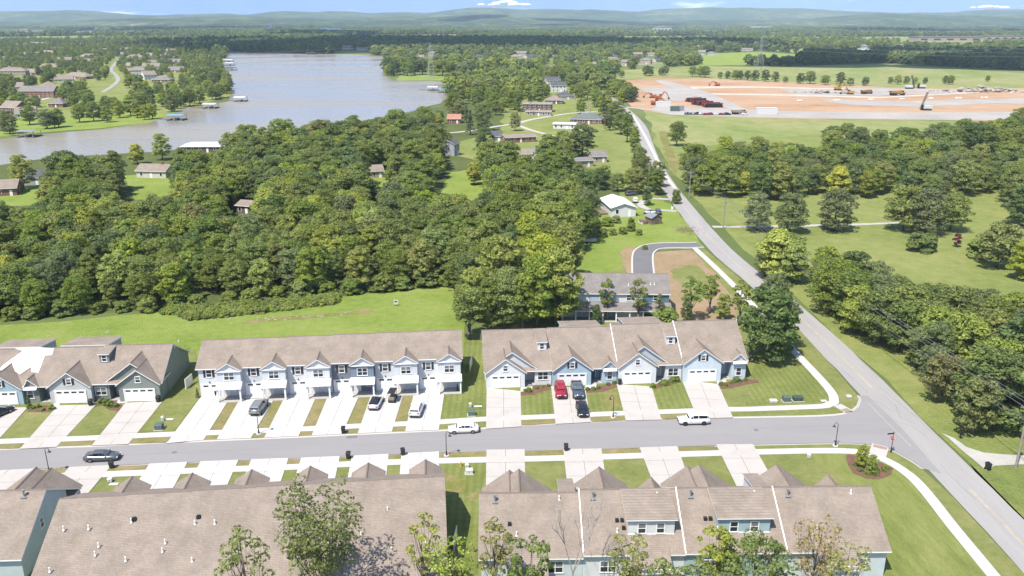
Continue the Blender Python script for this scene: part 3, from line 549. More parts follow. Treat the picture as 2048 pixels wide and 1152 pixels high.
for pts in ([(0, 178), (128, 172), (128, 214), (0, 220)], [(430, 172), (730, 165), (732, 206), (430, 209)], [(1035, 157), (1330, 150), (1335, 188), (1040, 198)], [(1632, 141), (1925, 134), (1935, 171), (1645, 181)]): sheet('grass_strip', z7(*pts), yard_z+.008, GRASS_DRY, 1, .1)
sheet('mulch_bed', z8((915, 165), (940, 160), (1060, 180), (1160, 220), (1220, 250), (1205, 290), (1130, 318), (1050, 310), (970, 280), (930, 220)), yard_z+.018, MULCH, .8, .2)
sheet('dry_patch', z6((1690, 540), (1800, 480), (1800, 545)), yard_z+.014, WORN, .6, .4); sheet('dry_patch', z6((1535, 330), (1700, 420), (1690, 500), (1540, 540)), yard_z+.014, WORN, .8, .5)

# fair-weather clouds well above the frame; their shadows lie on the far woods
CLM = mat('cloud_white', (0.9, 0.9, 0.92), 1.0, 0.0, 0.0)
for sx_, sy_, rx, ry, n in ((-330, 2150, 620, 620, 26), (640, 1330, 330, 260, 16), (330, 2050, 300, 420, 14), (-1900, 5200, 700, 800, 14), (2300, 4600, 800, 700, 14), (400, 6800, 1100, 600, 14), (-700, 3300, 500, 350, 12)):
    mb = MB(); r_ = random.Random(int(sx_)+3)
    ox, oy = SDIR.x*1250/math.tan(SUN_EL), SDIR.y*1250/math.tan(SUN_EL)
    for k in range(n):
        a = r_.uniform(0, 6.283); q = math.sqrt(r_.random()); s_ = min(rx, ry)*r_.uniform(.22, .42)*(1.2-.5*q)
        mb.ellip((rx*q*.85*math.cos(a), ry*q*.85*math.sin(a), r_.uniform(-20, 40)), (s_*1.15, s_, s_*.45), 14, 8)
    o = mb.build('cloud', CLM, smooth=True, fix=False, loc=(sx_+ox, sy_+oy, 1250)); tag(o, kind='stuff')
for px, py, wpx, hpx, n in ((1015, 13, 70, 10, 26), (1925, 18, 70, 3, 16)):
    mb = MB(); r_ = random.Random(px); D_ = 45000; k_ = D_/FPX
    for k in range(n):
        a = r_.gauss(0, .24); b = r_.random()*max(.05, 1-abs(a)*2.2); s_ = wpx*k_*r_.uniform(.05, .12)
        mb.ellip((a*wpx*k_, r_.uniform(-1, 1)*s_, b*hpx*k_*.8), (s_*1.4, s_, s_*.5), 12, 7)
    o = mb.build('cloud', CLM, smooth=True, fix=False, loc=((px-1024)*k_, D_, CAM_H + (YH-py)*k_)); tag(o, kind='stuff')
# the air: pale even haze round the whole place
hz, ht, hb = _new('haze_air')
ht.nodes.remove(hb); pv = ht.nodes.new('ShaderNodeVolumePrincipled'); pv.inputs['Density'].default_value = 0.000055; pv.inputs['Color'].default_value = (0.64, 0.83, 1.0, 1); pv.inputs['Anisotropy'].default_value = -0.25
ht.links.new(pv.outputs[0], [n for n in ht.nodes if n.type == 'OUTPUT_MATERIAL'][0].inputs['Volume'])
MB().box(-14300, 14300, -900, 13300, -4, 340).build('haze', hz, kind='stuff')
# ---------------------------------------------------------------- houses of the street
WIN = {}
def window(parent, x, y, z, w_, h, face=0.0, n=1, blind=True, frame=WHITE):
    """sash window: white frame proud of the wall, dark panes set back; z = sill height; face = direction the wall looks (0 = local -y)"""
    key = (round(w_, 2), round(h, 2), n, frame.name)
    if key not in WIN:
        mb = MB(); f = 0.09; sw = w_/n
        mb.box(-w_/2-f, w_/2+f, -0.06, 0.0, h, h+f+.02); mb.box(-w_/2-f-.04, w_/2+f+.04, -0.09, 0.0, -f-.02, 0)
        for s in (-1, 1): mb.box(s*w_/2, s*(w_/2+f), -0.06, 0.0, 0, h)
        for i in range(1, n): mb.box(-w_/2+sw*i-.045, -w_/2+sw*i+.045, -0.058, 0, 0, h)
        for i in range(n):
            a = -w_/2+sw*i+(.045 if i else 0); b = -w_/2+sw*(i+1)-(.045 if i < n-1 else 0)
            mb.box(a, b, -0.05, 0, h/2-.03, h/2+.03)
        panes = []
        for i in range(n):
            a = -w_/2+sw*i+.04; b = -w_/2+sw*(i+1)-.04
            for k in range(2):
                p = MB().box(a, b, -0.022, -0.006, k*h/2+.025, (k+1)*h/2-.025); panes.append((p.mesh('pane', GLASS), p.mesh('pane', BLIND), k))
        WIN[key] = (mb.mesh('window', frame), panes)
    fr, panes = WIN[key]
    o = put('window', fr, parent, (x, y, z), face)
    b = blind and rnd.random() < 0.6
    for g_, bl, k in panes: put('pane', bl if (b and k == 1) else g_, o)
    return o
def shutters(parent, x, y, z, w_, h):
    key = ('sh', round(h, 2))
    if key not in WIN:
        mb = MB(); mb.box(-.19, .19, -.05, 0, 0, h)
        for i in range(6): mb.box(-.15, .15, -.065, -.05, .06+i*(h-.1)/6, .06+i*(h-.1)/6+.09)
        WIN[key] = mb.mesh('shutter', SHUT)
    for s in (-1, 1): put('shutter', WIN[key], parent, (x+s*(w_/2+.31), y, z))
def garage_door(parent, x, y, w_, h=2.2, lites=4, z0=0.14):
    key = ('gd', round(w_, 1), lites)
    if key not in WIN:
        mb = MB(); mb.box(-w_/2, w_/2, -.05, 0, 0, h)
        for i in range(4): mb.box(-w_/2+.06, w_/2-.06, -.075, -.05, i*h/4+.03, (i+1)*h/4-.03)
        fr = MB(); fr.box(-w_/2-.14, -w_/2, -.10, 0, 0, h+.14); fr.box(w_/2, w_/2+.14, -.10, 0, 0, h+.14); fr.box(-w_/2, w_/2, -.10, 0, h, h+.14)
        lt = MB().box(-.42, .42, -.085, -.076, 0, .27)
        WIN[key] = (mb.mesh('garage_door', WHITE), fr.mesh('door_frame', WHITE), lt.mesh('door_light', GLASS_D))
    a, b, c = WIN[key]
    o = put('garage_door', a, parent, (x, y, z0)); put('door_frame', b, o)
    for i in range(lites): put('door_light', c, o, (-w_/2 + w_*(i+.5)/lites, 0, h*.84))
    return o
def door(parent, x, y, m, w_=.95, h=2.1, face=0.0, z0=0.2, lite=True):
    key = ('d', m.name, lite)
    if key not in WIN:
        mb = MB().box(-w_/2, w_/2, -.05, 0, 0, h); mb.box(-w_/2+.12, w_/2-.12, -.065, -.05, .15, .9); mb.box(-w_/2+.12, w_/2-.12, -.065, -.05, 1.02, h-.55 if lite else h-.12)
        fr = MB(); fr.box(-w_/2-.12, -w_/2, -.08, 0, 0, h+.12); fr.box(w_/2, w_/2+.12, -.08, 0, 0, h+.12); fr.box(-w_/2, w_/2, -.08, 0, h, h+.12)
        lt = MB().box(-w_/2+.16, w_/2-.16, -.07, -.05, h-.45, h-.12); hd = MB().box(w_/2-.14, w_/2-.08, -.11, -.05, .98, 1.06)
        WIN[key] = (mb.mesh('door', m), fr.mesh('door_frame', WHITE), lt.mesh('door_light', GLASS_D), hd.mesh('handle', BLACK))
    a, b, c, d = WIN[key]
    o = put('door', a, parent, (x, y, z0), face); put('door_frame', b, o); put('handle', d, o)
    if lite: put('door_light', c, o)
    return o
VENT = {}
def vents(parent, pts, kind='pipe'):
    if not VENT:
        VENT['pipe'] = (MB().tube((0, 0, -.2), (0, 0, .45), .075, .075, 8).tube((0, 0, .45), (0, 0, .52), .10, .05, 8).tube((0, 0, -.1), (0, 0, .1), .16, .09, 8)).mesh('vent_pipe', WHITE)
        VENT['flue'] = (MB().tube((0, 0, -.2), (0, 0, .75), .11, .11, 10).tube((0, 0, .75), (0, 0, .95), .20, .20, 10).box(-.32, .32, -.34, .34, -.05, .03)).mesh('flue', GALV)
        VENT['box'] = (MB().hexa([(-.22, -.28, -.1), (.22, -.28, -.1), (.22, .28, -.1), (-.22, .28, -.1)], [(-.19, -.25, .16), (.19, -.25, .16), (.19, .20, .26), (-.19, .20, .26)])).mesh('roof_vent', DARK)
    for p in pts: put({'pipe': 'vent_pipe', 'flue': 'flue', 'box': 'roof_vent'}[kind], VENT[kind], parent, p)
WC = {k: siding('siding_'+k, [min(.95, x*(1.0 if k in ('sage', 'steel', 'teal', 'slate') else 1.27)) for x in c]) for k, c in dict(white=(0.60, 0.62, 0.63), pale=(0.57, 0.595, 0.605), grey=(0.50, 0.53, 0.55), blue=(0.345, 0.44, 0.51), ice=(0.50, 0.57, 0.615), slate=(0.21, 0.245, 0.285), teal=(0.52, 0.60, 0.605), sage=(0.265, 0.30, 0.27), sagel=(0.44, 0.46, 0.44), steel=(0.135, 0.235, 0.315), mist=(0.48, 0.535, 0.545), cream=(0.62, 0.60, 0.56), aqua=(0.31, 0.415, 0.455)).items()}
WV = {k: siding('board_'+k, [min(.95, x*(1.0 if k in ('sage', 'slate') else 1.25)) for x in c], 0.4, True) for k, c in dict(pale=(0.52, 0.55, 0.57), blue=(0.37, 0.455, 0.525), grey=(0.40, 0.46, 0.51), slate=(0.21, 0.26, 0.32), white=(0.58, 0.60, 0.61), sage=(0.25, 0.285, 0.255), ice=(0.48, 0.55, 0.595)).items()}
DWHITE = mat('door_white', (0.72, 0.72, 0.70), 0.45, 0.4, 0.03); DBLUE = mat('door_blue', (0.10, 0.22, 0.32), 0.4, 0.4, 0.03)
FLOORC = mat('porch_floor', (0.42, 0.40, 0.37), 0.9, 0.2, 0.12)
def gable_roof(mb, xl, xr, xp, y0, y1, ze, zp, t=.16):
    """cross gable: eaves at x = xl, xr, ridge at xp, from y0 (front) to y1"""
    mb.slab([(xl, y0, ze), (xp, y0, zp), (xp, y1, zp), (xl, y1, ze)], t); mb.slab([(xp, y0, zp), (xr, y0, ze), (xr, y1, ze), (xp, y1, zp)], t)
def ridge_cap(parent, a, b, m=RIDGE):
    a, b = Vector(a), Vector(b); d = (b-a).normalized(); s = Vector((-d.y, d.x, 0)).normalized()*.14; u = Vector((0, 0, .05)); dn = Vector((0, 0, -.06))
    mb = MB(); mb.face([a-s+dn, b-s+dn, b+u, a+u]); mb.face([a+u, b+u, b+s+dn, a+s+dn]); return mb.build('ridge_cap', m, parent, fix=False)
def unit_a(root, x0, W, kind, mirror, dz, c, RY=8.8, D=16.4, ZE=3.0, P=0.6, ends=(False, False), rear=None, RPITCH=None):
    """one unit of a single-storey row: garage gable in front, long gable roof, dormer or bay"""
    X = (lambda x: x0 + W - x) if mirror else (lambda x: x0 + x)
    ze = ZE + dz; zr = ze + P*(RY-.8); rp = RPITCH or P; zb = zr - rp*(D-RY)
    B = 0.10
    eL = .32 if ends[0] else 0.0; eR = .32 if ends[1] else 0.0
    # main roof
    rf = MB(); xa, xb = x0-eL, x0+W+eR
    rf.slab([(xa, .8, ze), (xb, .8, ze), (xb, RY, zr), (xa, RY, zr)], .18); rf.slab([(xa, RY, zr), (xb, RY, zr), (xb, D, zb), (xa, D, zb)], .18)
    main = rf.build('roof', [ROOF, WHITE], root)
    ridge_cap(main, (xa, RY, zr), (xb, RY, zr))
    # shell walls
    wl = MB(); yo = 1.2
    prof = [(4.0, B), (4.0, ze + P*3.2 - .18), (RY, zr-.2), (D-.45, zb+.45*rp-.2), (D-.45, B)]
    wl.prism(prof, x0+.012, x0+W-.012, 'x')
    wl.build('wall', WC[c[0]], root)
    def front(name, xa_, xb_, y, ztop, m, peak=None, zp=None, yb=4.2):
        mb = MB(); a, b = sorted((X(xa_), X(xb_)))
        if peak is None: mb.box(a, b, y, yb, B, ztop)
        else: mb.prism([(a, B), (b, B), (b, ztop), (X(peak), zp), (a, ztop)], y, yb, 'y')
        return mb.build(name, m, root)
    def yback(z): return .8 + (z-ze)/P
    if kind == 'G2':
        # garage gable set before a wider gable
        zp1 = ze + 3.55*.76; zp2 = ze + 4.75*.74
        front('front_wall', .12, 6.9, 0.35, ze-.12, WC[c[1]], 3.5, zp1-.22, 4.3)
        front('upper_gable', .14, 9.2, 1.45, ze-.10, WC[c[2]], 4.7, zp2-.22, 4.4) if False else None
        mb = MB(); a, b = X(.14), X(9.2); lo, hi = min(a, b), max(a, b); mb.prism([(lo, 2.75+dz), (hi, 2.75+dz), (hi, ze-.05), (X(4.7), zp2-.24), (lo, ze-.05)], 1.5, 3.9, 'y'); mb.build('upper_gable', WV[c[2]], root)
        front('front_wall', 8.75, W-.012, 1.2, ze-.12, WC[c[1]])
        mb = MB(); a, b = sorted((X(6.9), X(8.75))); mb.box(a, b, 3.3, 4.25, B, 2.75+dz); mb.build('entry_wall', WC[c[1]], root)
        mb = MB(); mb.box(a, b, 1.0, 3.3, .06, .19); mb.build('porch_floor', FLOORC, root)
        g1 = MB(); gable_roof(g1, X(-.15) if (mirror and ends[1]) or (not mirror and ends[0]) else X(.02), X(7.25), X(3.5), 0.0, yback(zp1)+.1, ze-.02, zp1); r1 = g1.build('garage_roof', [ROOF, WHITE], root); ridge_cap(r1, (X(3.5), 0, zp1), (X(3.5), yback(zp1), zp1))
        g2 = MB(); gable_roof(g2, X(.03), X(9.5), X(4.7), 1.15, yback(zp2)+.1, ze-.02+.02, zp2); r2 = g2.build('gable_roof', [ROOF, WHITE], root); ridge_cap(r2, (X(4.7), 1.15, zp2), (X(4.7), yback(zp2), zp2))
        garage_door(root, X(3.5), .35, 4.9); window(root, X(3.5), .35, 3.35+dz, .75, 1.0)
        window(root, X(10.2), 1.2, 1.15, 1.75, 1.35, n=2); door(root, X(7.9), 3.3, DWHITE if c[3] == 0 else DBLUE)
        # roof dormer
        xd = X(10.35); yf = 4.6; zf0 = ze + P*(yf-.8); ztop = zf0 + 1.75
        mb = MB(); mb.box(xd-.8, xd+.8, yf, RY-.2, zf0-.3, ztop-.12); dm = mb.build('dormer', WC['white'] if c[0] != 'sage' else WC['sage'], root)
        MB().slab([(xd-1.0, yf-.25, ztop-.05), (xd+1.0, yf-.25, ztop-.05), (xd+1.0, RY, zr+.03), (xd-1.0, RY, zr+.03)], .14).build('dormer_roof', [ROOF, WHITE], dm)
        window(root, xd, yf, zf0+.30, .72, 1.05)
    else:
        zp1 = ze + 3.6*.76; front('front_wall', .1, 6.95, .35, ze-.12, WC[c[1]], 3.55, zp1-.22, 4.3)
        g1 = MB(); gable_roof(g1, X(.0), X(7.3), X(3.55), 0.0, yback(zp1)+.1, ze-.02, zp1); r1 = g1.build('garage_roof', [ROOF, WHITE], root); ridge_cap(r1, (X(3.55), 0, zp1), (X(3.55), yback(zp1), zp1))
        garage_door(root, X(3.55), .35, 4.9); window(root, X(3.55), .35, 3.45+dz, .75, 1.0); shutters(root, X(3.55), .35, 3.4+dz, .75, 1.1)
        zp3 = ze + 1.75*.82; front('bay_wall', 9.0, 12.1 if W > 12 else W-.05, .95, ze-.12, WV[c[2]], 10.4, zp3-.2, 4.3)
        g3 = MB(); gable_roof(g3, X(8.7), X(min(W, 12.1)), X(10.4), .6, yback(zp3)+.1, ze-.02, zp3); r3 = g3.build('bay_roof', [ROOF, WHITE], root); ridge_cap(r3, (X(10.4), .6, zp3), (X(10.4), yback(zp3), zp3))
        mb = MB(); a, b = sorted((X(9.1), X(11.6))); mb.slab([(a, .38, 2.62+dz), (b, .38, 2.62+dz), (b, .95, 3.05+dz), (a, .95, 3.05+dz)], .08, 0, 0); mb.build('awning', WHITE, root)
        window(root, X(10.4), .95, .95, .85, 1.4); 
        mb = MB(); a, b = sorted((X(6.95), X(9.0))); mb.box(a, b, 3.4, 4.25, B, 2.75+dz); mb.build('entry_wall', WC[c[1]], root)
        MB().box(a, b, .9, 3.4, .06, .19).build('porch_floor', FLOORC, root); door(root, X(7.7), 3.4, DBLUE if c[3] else DWHITE)
    # white rake board where the next roof steps up
    return zr, zb, ze
def rake(root, x, RY, zr, ze, P=0.6, zlow=None, y0=1.6):
    mb = MB(); h = .30
    mb.hexa([(x-.05, y0, ze + P*(y0-.8)-.1), (x+.05, y0, ze + P*(y0-.8)-.1), (x+.05, RY, zr-.1), (x-.05, RY, zr-.1)], [(x-.05, y0, ze + P*(y0-.8)+h), (x+.05, y0, ze + P*(y0-.8)+h), (x+.05, RY, zr+h-.1), (x-.05, RY, zr+h-.1)])
    return mb.build('rake_board', WHITE, root)

def row_a(loc, rz, units, W, label, RY, D, steps, RP=None, rear=None):
    root = empty('row_house', loc, rz, label, 'house', 'terraced row houses along the street')
    info = []
    for i, (k, mir, c) in enumerate(units):
        info.append(unit_a(root, i*W, W, k, mir, steps[i], c, RY, D, ends=(i == 0, i == len(units)-1), RPITCH=RP))
    for i in range(len(units)-1):
        if steps[i+1]-steps[i] > .2: rake(root, (i+1)*W, RY, info[i+1][0], info[i+1][2])
        elif steps[i]-steps[i+1] > .2: rake(root, (i+1)*W, RY, info[i][0], info[i][2])
    return root, info
# A1: the pale blue row right of the lawn gap
A1L, A1W = Vector((-4.6, 132.25, 0.05)), 11.72
A1, i1 = row_a(A1L, 0.072, [('G2', False, ('pale', 'white', 'pale', 0)), ('G1', False, ('ice', 'blue', 'blue', 1)), ('G2', False, ('pale', 'white', 'grey', 0)), ('G1', False, ('ice', 'ice', 'ice', 1))], A1W, 'pale blue and white four-unit row house with two roof dormers, red car on its drive', 8.9, 16.2, (0, .12, .45, .8))
def rear_room(root, x, y0, y1, w_, z0, z1, m):
    o = MB().prism([(y0, .1), (y1-.3, .1), (y1-.3, z1-.2), (y0, z0-.2)], x, x+w_, 'x').build('rear_room', m, root)
    MB().slab([(x-.25, y0, z0), (x+w_+.25, y0, z0), (x+w_+.25, y1, z1), (x-.25, y1, z1)], .16).build('rear_roof', [ROOF, WHITE], o); return o
rear_room(A1, 14.8, 9.8, 16.0, 7.0, 7.7, 6.6, WC['pale']); rear_room(A1, 26.5, 9.8, 16.4, 7.0, 8.0, 6.9, WC['blue'])
# A0: the sage row at the left edge, built the other way round
A0W = 11.3; a0r = Vector((-59.6, 127.3, .05)); A0L = a0r - Vector((math.cos(.06), math.sin(.06), 0))*A0W*3
A0, i0 = row_a(A0L, 0.06, [('G1', True, ('aqua', 'aqua', 'ice', 0)), ('G1', True, ('sagel', 'sagel', 'sage', 0)), ('G2', True, ('sage', 'sage', 'sage', 0))], A0W, 'sage green row house with a white patch of bare underlay on its roof', 7.9, 16.0, (0.0, .1, .3))
for xx, zz in ((25.5, 6.2), (27.9, 6.4)): MB().box(33.9, 33.98, 9+(xx-25.5), 9.35+(xx-25.5), zz, zz+.35).build('wall_vent', WHITE, A0)
rear_room(A0, 3.0, 9.0, 15.0, 7.8, 7.1, 6.3, WC['blue']); rear_room(A0, 14.6, 9.0, 15.2, 7.8, 7.2, 6.4, WC['sagel'])
# white underlay on the roof of the left unit
def on_roof(px, py): 
    # point on the front roof plane of A0 (local y, z), found along the view ray
    o = Vector((0, 0, CAM_H)); d = (G(px, py) - o); M = Matrix.Rotation(-.06, 3, 'Z'); lo = M @ (o - A0L); ld = M @ d
    ze_ = 3.0; t = (ze_ + .6*(lo.y-.8) - lo.z + .05)/(ld.z - .6*ld.y); return lo + ld*t
tp = [on_roof(x, y) for x, y in ((0, 738), (8, 730), (46, 703), (30, 698), (62, 695), (108, 698), (104, 711), (90, 712), (77, 746), (63, 745), (62, 735), (40, 750), (18, 735), (2, 742))]
mb = MB(); mb.face([p + Vector((0, 0, .10)) for p in tp]); TARP = mb.build('roof_underlay', mat('underlay', (0.80, 0.80, 0.80), 0.6, 0.3, 0.04, 1.5), A0, fix=False)
TARP['label'] = 'white underlay sheet left bare on the roof'
# A2: camera-side row, seen from behind
A2W = 11.72; A2o = Vector((43.05, 96.3, .05))
A2, i2 = row_a(A2o, math.pi + 0.018, [('G1', True, ('mist', 'ice', 'ice', 1)), ('G2', True, ('aqua', 'aqua', 'pale', 0)), ('G1', True, ('pale', 'white', 'pale', 0)), ('G2', True, ('mist', 'ice', 'pale', 0))], A2W, 'pale blue row house with shed dormers on the rear slope, trees growing behind', 8.6, 15.6, (.45, .45, .35, .0), RP=.62)
def rear_parts(root, info, W, RY, D):
    rp = .62
    for i, (zr, zb, ze) in enumerate(info):
        x0 = i*W
        back = lambda y: zr - rp*(y-RY)
        ywall = D-.45
        xs = (x0+3.2, ) if i in (0, 3) else (x0+8.8, )
        for xw in xs: window(root, xw, ywall, 1.15, 1.75, 1.45, math.pi, 2)
        if i in (1, 2):      # wide shed dormer
            a, b = (x0+1.0, x0+6.4) if i == 2 else (x0+1.6, x0+7.6); yd = 13.5; zt = zr+.15
            dm = MB().prism([(RY+.3, zr-.7), (RY+.3, zr-.18), (yd, zt-1.2), (yd, back(yd)-.3)], a, b, 'x').build('dormer', WC['pale' if i == 2 else 'aqua'], root)
            MB().box(a-.03, b+.03, yd-.02, yd+.03, back(yd)-.05, back(yd)+.12).build('dormer_sill', WHITE, dm)
            MB().slab([(a-.3, RY+.05, zr+.03), (b+.3, RY+.05, zr+.03), (b+.3, yd+.35, zt-1.05), (a-.3, yd+.35, zt-1.05)], .14).build('dormer_roof', [ROOF, WHITE], dm)
            for t in (.3, .7): window(root, a+(b-a)*t, yd, back(yd)+.2, .85, 1.25, math.pi)
        # rear porch gable
        xp = x0 + (W*.36 if i in (1, 2) else W*.55); hw = 2.3; zpk = zb+.9
        if i in (0, 2, 3):
            o = MB().prism([(xp-hw+.3, .1), (xp+hw-.3, .1), (xp+hw-.3, zb-.2), (xp-hw+.3, zb-.2)], ywall, D+2.4, 'y').build('rear_room', WC['mist' if i != 2 else 'pale'], root)
            r_ = MB(); r_.slab([(xp-hw, ywall-1.6, zb+1.1), (xp+hw, ywall-1.6, zb+1.1), (xp+hw, D+2.8, zb-.35), (xp-hw, D+2.8, zb-.35)], .16); r_.build('rear_roof', [ROOF, WHITE], o)
            window(root, xp, D+2.4, 1.0, 1.4, 1.3, math.pi, 2)
        vents(root, [(x0+W-1.6, RY+1.0, back(RY+1.0))], 'flue')
        vents(root, [(x0+2.4, RY+.8, back(RY+.8)), (x0+7.6, 13.2, back(13.2))], 'pipe')
    for i, xs in ((2, (6.9, 7.5, 6.8)), (1, (8.2, 8.8)), (3, (8.4,))):
        zr = info[i][0]
        for j, xx in enumerate(xs): yv = 12.0 + (j == 2)*.8; vents(root, [(i*W+xx, yv, zr-rp*(yv-RY))], 'box')
    for i, hi in ((1, 0), (2, 2), (3, 2)):
        k = i if info[i][0] > info[i-1][0]+.05 else i-1
        zr = info[k][0]; x = i*W; mb = MB(); h = .22
        mb.hexa([(x-.06, RY, zr-.1), (x+.06, RY, zr-.1), (x+.06, D, zr-rp*(D-RY)-.1), (x-.06, D, zr-rp*(D-RY)-.1)], [(x-.06, RY, zr+h-.1), (x+.06, RY, zr+h-.1), (x+.06, D, zr-rp*(D-RY)+h-.1), (x-.06, D, zr-rp*(D-RY)+h-.1)]); mb.build('rake_board', WHITE, root)
rear_parts(A2, i2, A2W, 8.6, 15.6)
# B0: camera-side row at the lower left corner (its near end shows)
B0o = Vector((-57.3, 96.3, .05))
B0, ib0 = row_a(B0o, math.pi + 0.05, [('G2', False, ('teal', 'teal', 'pale', 0)), ('G1', False, ('mist', 'mist', 'ice', 0))], 11.7, 'teal sided row house with a small end-wall window, beside the long low roof', 8.6, 16.2, (0, 0), RP=.6)
window(B0, -.0, 10.4, 3.6, .7, 1.2, -math.pi/2); vents(B0, [(2.0, 9.4, ib0[0][0]-.5)], 'flue')

def row_b(loc, rz, label, cols, W=7.45, rear_run=6.0, rear_p=.5, steps=None, mirror=False):
    """two-storey six-unit row: garage left, porch bay with gable right"""
    root = empty('row_house', loc, rz, label, 'house', 'terraced row houses along the street')
    n = len(cols); B = .1; ZE = 5.5; RYB = 6.0; P = .5; info = []
    for i, (c, cb) in enumerate(cols):
        dz = steps[i] if steps else 0; ze = ZE+dz; zr = ze + P*RYB; yb = RYB+rear_run; zb = zr - rear_p*rear_run; x0 = i*W
        eL = .35 if i == 0 else 0; eR = .35 if i == n-1 else 0
        rf = MB(); rf.slab([(x0-eL, 0, ze), (x0+W+eR, 0, ze), (x0+W+eR, RYB, zr), (x0-eL, RYB, zr)], .18); rf.slab([(x0-eL, RYB, zr), (x0+W+eR, RYB, zr), (x0+W+eR, yb, zb), (x0-eL, yb, zb)], .18)
        main = rf.build('roof', [ROOF, WHITE], root); ridge_cap(main, (x0-eL, RYB, zr), (x0+W+eR, RYB, zr))
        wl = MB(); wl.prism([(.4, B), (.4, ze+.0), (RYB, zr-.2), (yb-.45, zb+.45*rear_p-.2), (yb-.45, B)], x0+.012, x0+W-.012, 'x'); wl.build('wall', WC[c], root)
        # porch bay
        X = (lambda x, x0=x0: x0+W-x) if mirror else (lambda x, x0=x0: x0+x)
        ba, bb = sorted((X(3.45), X(W-.15))); bc = (ba+bb)/2; zp = ze + (bb-ba+.5)/2*.62
        bay = MB().prism([(ba, 2.75), (bb, 2.75), (bb, ze-.1), (bc, zp-.25), (ba, ze-.1)], -.85, .5, 'y').build('bay', WV[cb], root)
        g_ = MB(); gable_roof(g_, ba-.28, bb+.28, bc, -1.2, (zp-ze)/P+.1, ze-.04, zp, .14); gr = g_.build('bay_roof', [ROOF, WHITE], root); ridge_cap(gr, (bc, -1.2, zp), (bc, (zp-ze)/P, zp))
        MB().prism([(ba+.2, ze-.02), (bb-.2, ze-.02), (bc, zp-.35)], -.90, -.85, 'y').build('gable_panel', WC['white'], bay)
        MB().box(ba-.1, bb+.1, -1.12, -.86, ze-.28, ze-.10).build('gable_band', WHITE, bay)
        MB().slab([(ba-.2, -2.35, 2.65), (bb+.2, -2.35, 2.65), (bb+.2, -.86, 3.35), (ba-.2, -.86, 3.35)], .12, 0, 0).build('porch_roof', mat('white_metal_roof', (0.74, 0.74, 0.74), 0.45, 0.4, 0.04, 2), root)
        for xx in (ba+.05, bb-.05): MB().box(xx-.13, xx+.13, -2.15, -1.89, .12, 2.58).build('column', WHITE, root)
        MB().box(ba-.1, bb+.1, -2.2, .42, .05, .21).build('porch_floor', FLOORC, root)
        window(root, bc, -.85, 3.75, 1.6, 1.25, n=2); window(root, X(1.75), .4, 3.85, .85, 1.25); shutters(root, X(1.75), .4, 3.8, .85, 1.35)
        garage_door(root, X(1.72), .4, 2.75, 2.25, 2); door(root, ba+.85, .4, DWHITE, z0=.21); window(root, ba+2.75, .4, 1.2, .6, .9)
        MB().box(X(1.66), X(1.78), .22, .4, 2.75, 3.0).build('wall_lamp', BLACK, root)
        info.append((zr, zb, ze))
    return root, info
PAL = [('pale', 'pale'), ('grey', 'pale'), ('white', 'white'), ('slate', 'slate'), ('pale', 'pale'), ('white', 'white')]
B1r = .087
B1, ib1 = row_b(Vector((-53.4, 128.65, .05)), B1r, 'white and grey two-storey row house of six units with white porch roofs', PAL, steps=(0, .08, .16, .26, .34, .42))
PAL2 = [('aqua', 'pale'), ('pale', 'grey'), ('white', 'white'), ('slate', 'slate'), ('pale', 'pale'), ('mist', 'pale')]
B2, ib2 = row_b(Vector((-9.2, 95.3, .05)), math.pi + .098, 'two-storey row house under one long brown roof dotted with vent pipes', PAL2, rear_run=12.6, rear_p=.45, steps=(.0, -.06, -.12, -.2, -.28, -.36), mirror=True)
def rl(root, info, px, py, RYB=6.0, p=.45):
    # vent spots on the rear slope, read along the view ray
    o = Vector((0, 0, CAM_H)); d = G(px, py) - o; M = root.matrix_basis.to_3x3().inverted(); Rz = Matrix.Rotation(-root.rotation_euler.z, 3, 'Z'); lo = Rz @ (o - root.location); ld = Rz @ d
    zr = info[2][0]; t = (zr + p*RYB - p*lo.y - lo.z)/(ld.z + p*ld.y); return lo + ld*t
for x, y in ((450, 705), (627, 697), (928, 650), (1377, 662), (1517, 660), (697, 820), (672, 882), (888, 922), (1167, 797), (1147, 858), (1357, 925), (352, 997)): vents(B2, [rl(B2, ib2, x/3.531, 860+y/3.531)])
for x, y in ((1085, 635), (1115, 952), (1385, 885), (876, 830)): vents(B2, [rl(B2, ib2, 500+x/3.938, 860+y/3.938)])
for x, y in ((946, 628), (1402, 613)): vents(B2, [rl(B2, ib2, x/3.531, 860+y/3.531)], 'box')
